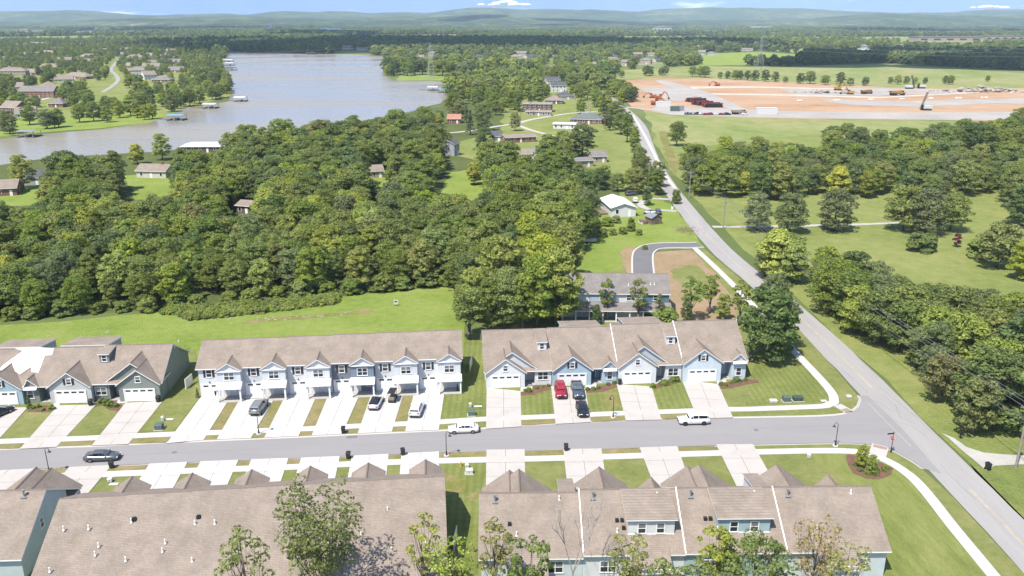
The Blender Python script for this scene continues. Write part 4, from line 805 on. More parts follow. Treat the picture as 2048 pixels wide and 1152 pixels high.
# C: two-storey row behind, with a long porch
Cr = -.03; Cx0, Cx1 = 10.9, 33.9
C = empty('row_house', (Cx0, 169.2, .05), Cr, 'two-storey row house with blue and white panels above a long pillared porch', 'house', 'terraced row houses along the street')
Wc = Cx1-Cx0; rf = MB(); rf.slab([(-.3, -.4, 5.7), (Wc+.3, -.4, 5.7), (Wc+.3, 5.4, 8.6), (-.3, 5.4, 8.6)], .18); rf.slab([(-.3, 5.4, 8.6), (Wc+.3, 5.4, 8.6), (Wc+.3, 11.2, 5.7), (-.3, 11.2, 5.7)], .18); m_ = rf.build('roof', [ROOF2, WHITE], C); ridge_cap(m_, (-.3, 5.4, 8.6), (Wc+.3, 5.4, 8.6))
MB().prism([(0, .1), (0, 5.75), (5.4, 8.4), (10.8, 5.75), (10.8, .1)], .02, Wc-.02, 'x').build('wall', WC['white'], C)
for i in range(4):
    a, b = Wc*i/4, Wc*(i+1)/4; k = ['white', 'blue', 'white', 'steel'][i]
    if i % 2: MB().box(a+.02, b-.02, -.05, .0, 3.75, 5.55).build('upper_panel', WC[k], C); MB().box(a+.02, b-.02, -.05, 0, .15, 3.3).build('lower_panel', WC['aqua' if i == 1 else 'steel'], C)
    yf = -.05 if i % 2 else 0
    window(C, (a+b)/2, yf, 4.15, .95, 1.15); window(C, a+1.6, yf, 1.2, .7, 1.0); door(C, a+3.6, yf, DWHITE, z0=.2)
MB().slab([(-.4, -3.2, 2.75), (Wc+.4, -3.2, 2.75), (Wc+.4, -.06, 3.7), (-.4, -.06, 3.7)], .16).build('porch_roof', [ROOF2, WHITE], C)
MB().box(-.2, Wc+.2, -3.0, -.06, .05, .2).build('porch_floor', FLOORC, C)
for i in range(9): MB().box(Wc*i/8-.12, Wc*i/8+.12, -2.9, -2.66, .2, 2.62).build('column', WHITE, C)
for i in (1, 2, 3): MB().box(Wc*i/4-.06, Wc*i/4+.06, -2.4, -.06, .2, 2.7).build('porch_divider', WC['white'] if i != 3 else WC['blue'], C)
vents(C, [(14.4, 2.0, 6.9), (19.2, 2.2, 7.0), (20.0, 2.3, 7.05)])
# ---------------------------------------------------------------- vehicles, street furniture, far houses, site machines
BLOCK = []      # (x, y, r): no trees here
VIS = []        # pixel boxes with distance: what stands open to view in the photograph; no scattered tree is planted across it
def paint(name, c, rough=0.22, metal=0.0): 
    if name in MATS: return MATS[name]
    m, t, b = _new(name, rough, 0.5); b.inputs['Base Color'].default_value = rgb(c); b.inputs['Metallic'].default_value = metal; b.inputs['Coat Weight'].default_value = 0.5; b.inputs['Coat Roughness'].default_value = 0.08; return m
RUB = mat('rubber', (0.02, 0.02, 0.021), 0.85, 0.2, 0.1); RIM = mat('alloy_rim', (0.35, 0.35, 0.36), 0.35, 0.5, 0.0, metal=0.7); RIMB = mat('black_rim', (0.03, 0.03, 0.032), 0.35, 0.5, 0.0)
HLG = mat('headlight_glass', (0.75, 0.77, 0.80), 0.15, 0.6, 0.0); TLG = mat('taillight_red', (0.35, 0.02, 0.02), 0.2, 0.6, 0.0); TRIMB = mat('black_trim', (0.02, 0.02, 0.02), 0.6, 0.3, 0.0)
CARK = dict(
  sedan=dict(L=4.85, W=1.86, low=.22, st=[(-2.42, .50, .78, .80), (-2.30, .30, .98, .88), (-1.7, .24, 1.02, .92), (-.9, .22, .98, .93), (.3, .22, .95, .93), (1.1, .22, .93, .93), (1.7, .24, .86, .91), (2.25, .30, .74, .84), (2.42, .42, .62, .70)], cab=[(-2.0, 1.02), (-1.05, 1.42), (-.2, 1.45), (.35, 1.41), (1.25, .94)], wt=.62, wx=(-1.45, 1.45), r=.34),
  suv=dict(L=5.0, W=1.95, low=.26, st=[(-2.50, .55, .95, .86), (-2.42, .34, 1.14, .93), (-1.7, .28, 1.14, .97), (-.9, .26, 1.10, .975), (.3, .26, 1.08, .975), (1.1, .26, 1.06, .97), (1.75, .28, 1.02, .95), (2.35, .34, .92, .88), (2.50, .48, .78, .76)], cab=[(-2.42, 1.13), (-2.15, 1.70), (-.6, 1.78), (.25, 1.74), (1.05, 1.06)], wt=.70, wx=(-1.5, 1.52), r=.39),
  pickup=dict(L=5.85, W=2.02, low=.32, st=[(-2.92, .55, 1.08, .92), (-2.88, .40, 1.15, .97), (-1.9, .34, 1.15, 1.0), (-.9, .32, 1.14, 1.0), (.4, .32, 1.14, 1.0), (1.5, .32, 1.14, .99), (2.2, .34, 1.10, .97), (2.80, .42, 1.0, .90), (2.92, .55, .85, .78)], cab=[(-1.05, 1.14), (-.85, 1.80), (.1, 1.86), (.75, 1.82), (1.45, 1.13)], wt=.74, wx=(-1.85, 1.85), r=.42))
CARM = {}
def car_meshes(kind):
    if kind in CARM: return CARM[kind]
    K = CARK[kind]; d = {}
    mb = MB(); k = 9
    for x, zl, zt, w_ in K['st']:
        zm = zl + (zt-zl)*.55
        mb.v += [(x, -w_*.90, zl), (x, -w_*.99, zl+.12), (x, -w_, zm), (x, -w_*.95, zt-.04), (x, 0, zt+.035), (x, w_*.95, zt-.04), (x, w_, zm), (x, w_*.99, zl+.12), (x, w_*.90, zl)]
    for i in range(len(K['st'])-1):
        for j in range(k):
            jj = (j+1) % k; mb.f.append((i*k+j, i*k+jj, (i+1)*k+jj, (i+1)*k+j)); mb.m.append(0)
    n = len(K['st']); mb.f.append(tuple(range(k))); mb.f.append(tuple(range((n-1)*k+k-1, (n-1)*k-1, -1))); mb.m += [0, 0]
    cab = K['cab']; wt = K['wt']; wb = K['W']/2*.90
    cm = MB(); kk = 6
    for i, (x, z) in enumerate(cab):
        zb = min(cab[0][1], cab[-1][1]) - .12; e = i in (0, len(cab)-1)
        a, b = (wb*.93, wb*.93) if e else (wb, wt)
        cm.v += [(x, -a, zb), (x, -b, z-(.0 if e else .07)), (x, -(b-.14), z), (x, b-.14, z), (x, b, z-(.0 if e else .07)), (x, a, zb)]
    for i in range(len(cab)-1):
        for j in range(kk):
            jj = (j+1) % kk; cm.f.append((i*kk+j, i*kk+jj, (i+1)*kk+jj, (i+1)*kk+j)); cm.m.append(0)
    cm.f.append(tuple(range(kk))); cm.f.append(tuple(range(len(cab)*kk-1, len(cab)*kk-kk-1, -1))); cm.m += [0, 0]
    d['body'] = mb; d['cabin'] = cm
    def quad(i0, i1, j0, j1, s0=.08, s1=.92, t0=.08, t1=.92, off=.018):
        P = lambda i, j: Vector(cm.v[i*kk+j]); q = [P(i0, j0), P(i1, j0), P(i1, j1), P(i0, j1)]
        f = lambda s, t: q[0].lerp(q[1], s).lerp(q[3].lerp(q[2], s), t)
        pts = [f(s0, t0), f(s1, t0), f(s1, t1), f(s0, t1)]; nrm = (pts[1]-pts[0]).cross(pts[3]-pts[0]).normalized(); c = sum(pts, Vector())/4
        if nrm.dot(c - Vector((0, 0, .9))) < 0: nrm = -nrm
        o = MB(); o.hexa([p - nrm*.01 for p in pts], [p + nrm*off for p in pts]); return o.mesh('glass', GLASS_D)
    m_ = len(cab)-1
    d['windshield'] = quad(m_-1, m_, 1, 4, .06, .9, .05, .95); d['rear_window'] = quad(0, 1, 1, 4, .15, .9, .06, .94)
    d['side'] = []
    for j0, j1 in ((0, 1), (5, 4)):
        for i in range(1, m_-1): d['side'].append(quad(i, i+1, j0, j1, .05, .95, .34, .90))
        d['side'].append(quad(m_-1, m_, j0, j1, .04, .42, .34, .84))
        if kind == 'sedan': d['side'].append(quad(0, 1, j0, j1, .5, .95, .34, .80))
        elif kind == 'suv': d['side'].append(quad(0, 1, j0, j1, .3, .95, .34, .88))
    r = K['r']; t = MB().tube((0, -.12, 0), (0, .12, 0), r, r, 18); rm = MB().tube((0, -.13, 0), (0, .13, 0), r*.64, r*.60, 12)
    d['tyre'] = t.mesh('tyre', RUB); d['rim'] = rm
    x1 = K['st'][-1][0]; z1_ = K['st'][-2][2]; x0 = K['st'][0][0]; z0 = K['st'][0][2]
    d['headlight'] = MB().box(x1-.28, x1-.02, -.16, .16, z1_-.20, z1_-.05).mesh('headlight', HLG); d['taillight'] = MB().box(x0-.02, x0+.2, -.15, .15, z0-.06, z0+.12).mesh('taillight', TLG)
    d['grille'] = MB().box(x1-.06, x1+.015, -.5, .5, z1_-.42, z1_-.12).mesh('grille', TRIMB); d['bumper'] = MB().box(x0-.03, x0+.12, -.8, .8, .36, .52).mesh('rear_bumper', TRIMB)
    d['mirror'] = MB().box(-.06, .06, -.09, .09, -.06, .08)
    CARM[kind] = d; return d
def car(kind, pos, rz, pm, label, group=None, roof=None, rims=RIM, simple=False, z=0.1):
    K = CARK[kind]; d = car_meshes(kind)
    o = empty('car' if kind != 'pickup' else 'pickup_truck', (pos[0], pos[1], z), rz, label, 'car' if kind != 'pickup' else 'truck', group)
    key = (kind, pm.name)
    if key not in CARM: CARM[key] = (d['body'].mesh('body', pm, True), d['mirror'].mesh('mirror', pm))
    put('body', CARM[key][0], o)
    rk = (kind, 'cab', (roof or pm).name)
    if rk not in CARM: CARM[rk] = d['cabin'].mesh('cabin', roof or pm)
    put('cabin', CARM[rk], o); put('windshield', d['windshield'], o); put('rear_window', d['rear_window'], o)
    for s in d['side']: put('side_window', s, o)
    rkey = (kind, 'rim', rims.name)
    if rkey not in CARM: CARM[rkey] = d['rim'].mesh('rim', rims)
    for x in K['wx']:
        for s in (-1, 1):
            w_ = put('wheel', d['tyre'], o, (x, s*(K['W']/2-.10), K['r'])); put('rim', CARM[rkey], w_)
    x1 = K['st'][-1][0]
    for s in (-1, 1):
        put('headlight', d['headlight'], o, (0, s*.62, 0)); put('taillight', d['taillight'], o, (0, s*.66, 0)); put('mirror', CARM[key][1], o, (K['cab'][-2][0]+.45, s*(K['W']/2+.06), K['cab'][-1][1]+.05))
    put('grille', d['grille'], o); put('rear_bumper', d['bumper'], o)
    if kind == 'pickup': MB().box(-2.75, -1.1, -.82, .82, 1.12, 1.185).build('cargo_bed', TRIMB, o)
    BLOCK.append((pos[0], pos[1], 3)); return o
PW = paint('white_paint', (0.78, 0.78, 0.79)); PG = paint('grey_paint', (0.13, 0.145, 0.165), .25, .4); PS = paint('silver_paint', (0.36, 0.37, 0.37), .25, .5); PR = paint('red_paint', (0.30, 0.015, 0.03)); PK = paint('black_paint', (0.015, 0.016, 0.02)); PB = paint('blue_grey_paint', (0.10, 0.125, 0.16), .25, .3)
DRV = 0.215
car('sedan', G(206, 920), .085, PG, 'dark grey sedan driving along the street near the lower-left lamp'.replace('lower-left ', ''), roof=PG)
car('sedan', G(927, 864), math.pi+.07, PW, 'white sedan parked at the kerb by the lawn gap')
car('suv', G(1386, 847), math.pi+.05, PW, 'long white SUV parked at the kerb, black wheels', rims=RIMB)
car('suv', G(519, 822), 1.53, PS, 'silver grey SUV parked on a white drive, nose to the garage', z=DRV)
car('sedan', G(752, 812), 1.50, PW, 'white car with a black glass roof parked beside the golf cart', roof=PK, z=DRV)
car('suv', G(834, 826), 1.50, PW, 'small white SUV parked on the end drive of the two-storey row', z=DRV)
car('suv', G(1121, 790), -math.pi/2+.02, PR, 'dark red SUV parked nose to the street', z=DRV)
car('pickup', G(1155, 789), -math.pi/2+.02, PB, 'grey pickup truck parked between the red SUV and the black sedan', z=DRV)
car('sedan', G(1164, 826), -math.pi/2+.02, PK, 'black sedan parked nose out behind the grey pickup', z=DRV)
car('sedan', G(-2, 833), 1.15, PK, 'black car on the drive of the blue-green garage', z=DRV)
# golf cart
gc = empty('golf_cart', G(786, 803) + Vector((0, 0, DRV)), 1.5, 'black golf cart with a dark canopy parked on the drive', 'golf cart')
MB().box(-1.15, 1.0, -.55, .55, .25, .55).hexa([(.5, -.5, .55), (1.15, -.45, .45), (1.15, .45, .45), (.5, .5, .55)], [(.5, -.5, .9), (.95, -.42, .85), (.95, .42, .85), (.5, .5, .9)]).build('body', PK, gc)
MB().box(-1.35, .95, -.62, .62, 1.86, 1.94).build('canopy', DARK, gc)
for x in (-1.2, .8):
    for s in (-.52, .52): MB().tube((x, s, .5), (x*.95, s, 1.88), .03, .03, 6).build('post', BLACK, gc)
for x in (-.15, -.95): MB().box(x-.25, x+.25, -.5, .5, .55, .72).box(x-.3, x-.2, -.5, .5, .7, 1.15).build('seat', mat('tan_seat', (.30, .26, .2), .7, .3, .05), gc)
tw = MB().tube((0, -.1, 0), (0, .1, 0), .24, .24, 12).mesh('wheel', RUB)
for x in (-.85, .8):
    for s in (-.5, .5): put('wheel', tw, gc, (x, s, .24))

# bins
bm_ = MB().hexa([(-.24, -.27, .08), (.24, -.27, .08), (.24, .27, .08), (-.24, .27, .08)], [(-.31, -.35, .98), (.31, -.35, .98), (.31, .35, .98), (-.31, .35, .98)]).mesh('bin_body', BIN)
lm_ = MB().hexa([(-.34, -.38, .98), (.34, -.38, .98), (.34, .40, .98), (-.34, .40, .98)], [(-.30, -.33, 1.06), (.30, -.33, 1.06), (.30, .38, 1.10), (-.30, .38, 1.10)]).tube((-.3, .43, 1.0), (.3, .43, 1.0), .03, .03, 6).mesh('lid', DARK)
wm_ = MB().tube((-.04, 0, 0), (.04, 0, 0), .13, .13, 10).mesh('wheel', RUB)
def wbin(px, py, label, rz=0.0, z=DRV, group=None):
    o = empty('wheeled_bin', G(px, py) + Vector((0, 0, z)), rz, label, 'trash bin', 'wheeled bins of the street'); put('bin_body', bm_, o); put('lid', lm_, o)
    for s in (-.26, .26): put('wheel', wm_, o, (s, .28, .13))
for px, py, lb, rz in ((182, 813, 'dark wheeled bin by the middle garage of the sage row', .1), (317, 806, 'dark wheeled bin at the end corner of the sage row', .1), (434, 794, 'dark wheeled bin by the first garage of the two-storey row', .2), (583, 785, 'dark bin by the third garage of the two-storey row', .1), (757, 777, 'dark green bin by the fifth garage of the two-storey row', .1), (840, 773, 'dark green bin by the last garage of the two-storey row', .1),
        (687, 868, 'lone wheeled bin at the kerb before the two-storey row', .1), (697, 919, 'dark green bin at the kerb on a verge opposite the lone bin', 0), (806, 912, 'tilted-looking dark green bin at the kerb where the drives meet'.replace('tilted-looking ', ''), .3), (224, 938, 'black bin standing behind the grey sedan', .2), (1239, 771, 'black bin at the corner of the third garage of the pale blue row', 0), (1369, 762, 'black bin beside the last garage of the pale blue row', 0), (1132, 903, 'tall black bin alone at the kerb facing the drives', 0), (1975, 941, 'black bin beside the gravel drive by the utility pole', .2)):
    wbin(px, py, lb, rz, .15 if 'kerb' in lb or 'gravel' in lb else DRV)
# street lamps
def lamp(px, py, label, rz=math.pi/2*0):
    o = empty('street_lamp', G(px, py) + Vector((0, 0, .14)), rz, label, 'street lamp', 'gooseneck street lamps')
    MB().tube((0, 0, 0), (0, 0, .12), .42, .40, 14).build('base', CONC_W, o)
    MB().tube((0, 0, .1), (0, 0, .75), .15, .09, 10).tube((0, 0, .75), (0, 0, 3.55), .06, .05, 8).build('pole', BLACK, o)
    pts = [Vector((0, 0, 3.5))] + [Vector((.28 - .28*math.cos(t), 0, 3.55 + .42*math.sin(t))) for t in [math.pi*i/8 for i in range(9)]]
    MB().path(pts, .035, 6).build('arm', BLACK, o)
    MB().tube((.56, 0, 3.55), (.56, 0, 3.38), .06, .12, 12).tube((.56, 0, 3.38), (.56, 0, 3.26), .14, .27, 14).build('lamp_shade', BLACK, o)
    MB().ellip((.56, 0, 3.27), (.12, .12, .07), 8, 4).build('bulb', HLG, o)
lamp(99, 946.5, 'black gooseneck lamp beside the grey sedan'); lamp(518, 869.5, 'black gooseneck lamp in front of the silver grey SUV'); lamp(893, 913, 'black gooseneck lamp across the street from the white sedan'); lamp(1226, 836.5, 'black gooseneck lamp between two drives of the pale blue row', math.pi); lamp(1670.5, 893.5, 'black gooseneck lamp on the verge near the stop sign', math.pi)
# stop sign with street name blade
ss = empty('stop_sign', G(1781.5, 906) + Vector((0, 0, .13)), .2, 'red stop sign on a black post with a street name blade', 'sign')
MB().tube((0, 0, 0), (0, 0, 3.3), .055, .05, 8).tube((0, 0, 0), (0, 0, .5), .14, .10, 10).tube((0, 0, 3.3), (0, 0, 3.45), .07, .02, 8).build('post', BLACK, ss)
SIGN_FACE = math.radians(-62)
oc = [(math.cos(math.pi/8+i*math.pi/4), math.sin(math.pi/8+i*math.pi/4)) for i in range(8)]
pl = empty('tmp', (0, 0, 0)); bpy.data.objects.remove(pl)
sg = MB().prism([(a*.40, 2.35+b*.40) for a, b in oc], -.095, -.065, 'y').build('sign_plate', mat('sign_white', (.75, .75, .75), .4, .4, 0), ss, rz=-1.2)
MB().prism([(a*.365, 2.35+b*.365) for a, b in oc], -.100, -.094, 'y').build('sign_face', mat('sign_red', (.45, .02, .03), .4, .4, 0), sg)
def text_part(txt, size, m, parent, loc, rot, name='lettering'):
    cu = bpy.data.curves.new('lettering', 'FONT'); cu.body = txt; cu.size = size; cu.align_x = 'CENTER'; cu.align_y = 'CENTER'; cu.extrude = .003
    t = bpy.data.objects.new('lettering_src', cu); COL.objects.link(t); bpy.context.view_layer.update()
    me = bpy.data.meshes.new_from_object(t.evaluated_get(bpy.context.evaluated_depsgraph_get())); bpy.data.objects.remove(t)
    me.materials.clear(); me.materials.append(m); o = put(name, me, parent, loc); o.rotation_euler = rot; return o
text_part('STOP', .28, MATS['sign_white'], sg, (0, -.103, 2.35), (math.pi/2, 0, 0))
MB().box(-1.05, 0, -.02, .02, 3.05, 3.28).build('name_blade', mat('blade_black', (.02, .022, .03), .4, .4, 0), ss)
# mailbox, utility boxes, fence screens
mbx = empty('mailbox', G(1920, 878), 0, 'black mailbox on a post on the grass bank across the main road', 'mailbox'); MB().box(-.05, .05, -.05, .05, 0, 1.05).build('post', BLACK, mbx); MB().prism([(-.22, 1.05), (.22, 1.05), (.22, 1.28), (.12, 1.40), (-.12, 1.40), (-.22, 1.28)], -.35, .35, 'y').build('box', BLACK, mbx); MB().box(.22, .24, -.1, .1, 1.2, 1.42).build('flag', TLG, mbx)
def ubox(name, px, py, w_, d_, h, m, label, top=None, rz=.05, slab=True):
    o = empty(name, G(px, py) + Vector((0, 0, .14)), rz, label, 'utility box')
    if slab: MB().box(-w_/2-.15, w_/2+.15, -d_/2-.15, d_/2+.15, 0, .1).build('pad', CONC, o)
    MB().box(-w_/2, w_/2, -d_/2, d_/2, .08, h*.85).build('cabinet', m, o); MB().hexa([(-w_/2-.03, -d_/2-.03, h*.85), (w_/2+.03, -d_/2-.03, h*.85), (w_/2+.03, d_/2+.03, h*.85), (-w_/2-.03, d_/2+.03, h*.85)], [(-w_/2, -d_/2+.06, h), (w_/2, -d_/2+.06, h), (w_/2, d_/2, h), (-w_/2, d_/2, h)]).build('lid', m, o); MB().box(-.02, .02, -d_/2-.03, -d_/2, h*.3, h*.7).build('latch', GALV, o)
UW = mat('utility_white', (.62, .63, .60), .5, .3, .08)
ubox('transformer_box', 319, 860, 1.15, 1.0, 1.0, UTIL, 'green transformer box on the lawn beside the sage row'); ubox('transformer_box', 943, 832, 1.1, .9, .95, UTIL, 'green transformer box beside the lawn gap drive'); ubox('transformer_box', 1572, 804, 1.15, 1.0, 1.0, UTIL, 'grey-green transformer box on the corner lawn'); ubox('transformer_box', 1595, 803, 1.6, .9, .85, mat('utility_dark', (.06, .09, .075), .5, .3, .1), 'low dark green utility cabinet on the corner lawn')
ubox('utility_pedestal', 326, 843, .4, .35, .8, UW, 'small pale pedestal above the green box by the sage row', slab=False); ubox('utility_pedestal', 940.5, 816, .4, .35, .8, UW, 'small pale pedestal by the lawn gap', slab=False); ubox('utility_pedestal', 934, 938, .5, .4, .7, UW, 'pale pedestal on the lawn strip between the camera-side rows', slab=False); ubox('utility_pedestal', 1616, 876.5, .35, .3, .55, UW, 'pale pedestal beside the mulch bed'.replace('pale', 'small white'), slab=False) if False else None
ubox('utility_cabinet', 938.5, 949, 1.0, .6, .8, UW, 'white topped utility cabinet on the lawn strip'); ubox('utility_pedestal', 221, 965, .6, .5, .6, UW, 'small white pedestal on the lawn beside the camera-side drives', slab=False); ubox('utility_pedestal', 1617, 918, .45, .35, .7, UW, 'small white pedestal at the edge of the mulch bed', slab=False); ubox('utility_pedestal', 1647, 805, .9, .55, .25, UW, 'flat white lid box beside the curving sidewalk', slab=False); ubox('utility_pedestal', 1546, 806, 1.2, .7, .5, UW, 'pale covered meter box on the corner lawn', slab=False); ubox('utility_pedestal', 1697, 797, .75, .6, .45, UW, 'pale meter box on the verge at the street corner', slab=False); ubox('utility_pedestal', 339, 841, 1.2, .5, .12, UW, 'flat pale hatch on the lawn beside the sage row', slab=False); ubox('utility_pedestal', 956, 815, 1.3, .5, .12, UW, 'flat pale hatch on the lawn gap', slab=False); ubox('utility_pedestal', 228, 971, 1.2, .6, .12, UW, 'flat white hatch on the camera-side lawn', slab=False)
hy = empty('hydrant', G(922, 934) + Vector((0, 0, .14)), 0, 'yellow fire hydrant on the lawn strip', 'hydrant'); YH_ = mat('hydrant_yellow', (.62, .40, .04), .5, .4, .05); MB().tube((0, 0, 0), (0, 0, .62), .12, .11, 10).tube((0, 0, 0), (0, 0, .06), .18, .18, 10).build('barrel', YH_, hy); MB().ellip((0, 0, .64), (.13, .13, .12), 10, 5).build('bonnet', YH_, hy)
for s in (-1, 1): MB().tube((0, 0, .45), (s*.22, 0, .45), .07, .07, 8).build('outlet', YH_, hy)
def screen(px, py, ln, h, rz, label):
    o = empty('vinyl_screen', G(px, py) + Vector((0, 0, .14)), rz, label, 'fence')
    n = max(3, int(ln/.3))
    for i in range(n): MB().box(-ln/2+ln*i/n+.006, -ln/2+ln*(i+1)/n-.006, -.02, .02, .08, h-.08).build('slat', WHITE, o)
    for s in (-1, 1): MB().box(s*ln/2-.06, s*ln/2+.06, -.06, .06, 0, h).build('post', WHITE, o)
    MB().box(-ln/2, ln/2, -.04, .04, h-.1, h).build('rail', WHITE, o)
screen(379, 774, 2.4, 1.9, 1.45, 'white vinyl screen beside the sage row end wall'); screen(942, 737, 3.2, 1.9, 1.5, 'white vinyl screen on the lawn gap by the two-storey row'); screen(1492, 722, 2.6, 1.9, 1.5, 'white vinyl screen at the end of the pale blue row'); screen(1345, 640, 3.4, 2.0, 1.4, 'white vinyl screen beside the pillared porch row'); screen(1471, 655, 2.0, 2.0, 1.4, 'white vinyl screen on the bare earth behind the pale blue row')
scr2 = screen(911, 1092, 2.6, 1.9, 1.5, 'white vinyl screen on the striped lawn between camera-side rows')
# covers in the road
IRON = mat('cast_iron', (.17, .165, .16), .7, .4, .1)
for px, py, lb in ((349, 906, 'round iron manhole cover in the street near the grey sedan'), (1512, 861, 'round iron manhole cover in the street near the junction')):
    o = MB().tube((0, 0, .104), (0, 0, .112), .38, .38, 20).build('manhole_cover', IRON, loc=(G(px, py).x, G(px, py).y, 0)); tag(o, lb, 'manhole')
o = MB().box(-.8, .8, -.35, .35, .1, .13).build('drain_grate', IRON, loc=tuple(G(704, 875)), rz=.08); tag(o, 'dark drain grate at the kerb beside the lone bin', 'drain')

# utility poles and wires
POLEM = mat('pole_wood', (.33, .29, .25), .9, .1, .2, 2); WIRE = mat('wire', (.25, .25, .26), .5, .3, 0)
def upole(p, h, label, arm=True, rz=0.0, group='wooden utility poles'):
    o = empty('utility_pole', (p[0], p[1], 0), rz, label, 'pole', group)
    MB().tube((0, 0, 0), (0, 0, h), .19, .12, 10).build('shaft', POLEM, o)
    if arm:
        MB().box(-1.1, 1.1, -.06, .06, h-.7, h-.55).build('crossarm', POLEM, o)
        for x in (-1, 0, 1): MB().tube((x, 0, h-.55), (x, 0, h-.3), .05, .04, 6).build('insulator', GALV, o)
        MB().tube((.3, .15, h-2.3), (.3, .15, h-1.5), .2, .2, 10).build('transformer', GALV, o)
    BLOCK.append((p[0], p[1], 1.5)); return o
def wire(a, b, sag, r, label, group, n=14):
    a, b = Vector(a), Vector(b)
    pts = [a.lerp(b, i/n) - Vector((0, 0, sag*4*(i/n)*(1-i/n))) for i in range(n+1)]
    o = MB().path(pts, r, 4).build('power_wire', WIRE, fix=False); tag(o, label, 'wire', group); return o
P0 = Vector((74.5, 50, 0)); P1 = G(2031, 938); P2 = Vector((68.5, 168, 0)); P3 = G(1446, 458); P4 = G(1378, 396); P5 = G(1297, 375); P6 = G(1300, 352)
upole(P0, 11, 'wooden utility pole on the grass by the main road, out beyond the gravel drive') if False else None
upole(P1, 10.5, 'wooden utility pole beside the gravel drive'); upole(P3, 10, 'thin grey utility pole by the pasture lane', rz=.1); upole(P4, 10, 'utility pole against the trees right of the road'); upole(P5, 9.5, 'utility pole at the roadside near the short drive', rz=.2); upole(G(1247, 470)*1.0, 8, 'utility pole at the corner of the white gabled house') if False else None
for px, py, h in ((1177, 222, 9), (1061, 233, 10), (1041, 252, 9), (1180, 240, 9), (1215, 205, 9), (1160, 190, 10)): upole(G(px, py), h, 'utility pole among the lakeside houses', group='utility poles among the lakeside houses')
for k, (dx, h) in enumerate(((-1, 10.2), (0, 10.3), (1, 10.2), (0.1, 7.8), (0.1, 7.2))):
    a = Vector((P1.x+dx, P1.y, h)); b = Vector((P3.x+dx, P3.y, h-.5)); c = Vector((76+dx, 20, h))
    wire(a, b, 1.6, .028, 'overhead wire along the main road beside the trees', 'overhead wires along the main road'); wire(c, a, 1.2, .028, 'overhead wire along the main road beside the trees', 'overhead wires along the main road')
for k in (-1, 0, 1): wire(Vector((P3.x+k, P3.y, 9.7)), Vector((P4.x+k, P4.y, 9.7)), .8, .025, 'overhead wire crossing the pasture to the tree belt', 'overhead wires across the pasture')
for k in (-.6, .6): wire(Vector((P4.x, P4.y, 9.4+k*.3)), Vector((P5.x, P5.y, 9.2+k*.3)), .8, .025, 'overhead wire crossing the road bend', 'overhead wires across the road bend')
# lattice pylons and their lines
STEEL = mat('pylon_steel', (.36, .37, .38), .5, .4, .05)
def pylon(p, h, rz, label):
    o = empty('lattice_pylon', (p[0], p[1], 0), rz, label, 'pylon', 'lattice pylons'); bw, tw_ = h*.115, h*.028; hz_ = h*.62
    def wv(z): return bw + (tw_-bw)*min(1, z/hz_)
    for sx in (-1, 1):
        for sy in (-1, 1): MB().tube((sx*bw, sy*bw, 0), (sx*tw_, sy*tw_, hz_), .16, .13, 5).tube((sx*tw_, sy*tw_, hz_), (sx*tw_*.8, sy*tw_*.8, h), .13, .1, 5).build('leg', STEEL, o)
    br = MB(); zs = [0, .14, .27, .38, .48, .56, .62, .70, .78, .86, .94]
    for a, b in zip(zs, zs[1:]):
        za, zb_ = a*h, b*h; wa, wb_ = wv(za), wv(zb_)
        for s in (-1, 1): br.tube((-wa, s*wa, za), (wb_, s*wb_, zb_), .08, .08, 4); br.tube((wa, s*wa, za), (-wb_, s*wb_, zb_), .08, .08, 4); br.tube((s*wa, -wa, za), (s*wb_, wb_, zb_), .08, .08, 4); br.tube((s*wa, wa, za), (s*wb_, -wb_, zb_), .08, .08, 4)
    br.build('bracing', STEEL, o)
    for z, L_ in ((.70, 6.2), (.82, 7.5), (.94, 6.0)): MB().tube((-L_, 0, z*h), (0, 0, z*h+1.2), .1, .1, 4).tube((L_, 0, z*h), (0, 0, z*h+1.2), .1, .1, 4).tube((-L_, 0, z*h), (L_, 0, z*h), .1, .1, 4).build('crossarm', STEEL, o)
    BLOCK.append((p[0], p[1], 10)); return o
Q1 = G(862, 158); Q2 = G(1518, 141); Q0 = G(-520, 190); Q3 = G(2700, 150)
pylon(Q1, 38, .25, 'lattice steel pylon on the lawn point across the lake'); pylon(Q2, 42, .15, 'lattice steel pylon standing in the far meadow beyond the construction site')
for A_, B_ in ((Q0, Q1), (Q1, Q2), (Q2, Q3)):
    for zf, L_ in ((.70, 6.2), (.82, 7.5), (.94, 6.0)):
        for s in (-1, 1): wire(Vector((A_.x, A_.y+s*L_, 38*zf)), Vector((B_.x, B_.y+s*L_, 40*zf)), 9, .07, 'high voltage line strung between the lattice pylons', 'high voltage lines', 20)

# ------------------------------------------------ houses beyond
BRICK = mat('brick_wall', (.26, .13, .09), .9, .2, .25, 3); TAN = mat('tan_wall', (.42, .35, .27), .8, .2, .1, 1); CREAM = mat('cream_wall', (.60, .57, .50), .8, .2, .06, 1); GREYW = mat('grey_wall', (.38, .40, .42), .8, .2, .08, 1); WHW = mat('white_wall', (.70, .70, .69), .7, .3, .05, 1); BROWNW = mat('brown_wall', (.16, .12, .09), .85, .2, .15, 2)
RTAN = shingle('shingle_tan', (.27, .225, .19), (.34, .29, .25)); RMET = mat('white_metal', (.74, .75, .76), .45, .4, .04, .5); RRED = mat('terracotta_roof', (.42, .20, .14), .85, .2, .15, 1); FWIN = MB().box(-.55, .55, -.05, .02, -.7, .7).mesh('window', GLASS_D); FDOOR = MB().box(-.5, .5, -.05, .02, 0, 2.1).mesh('door', WHITE)
FPANE = MB().box(-.46, .46, -.075, -.045, -.62, .62)
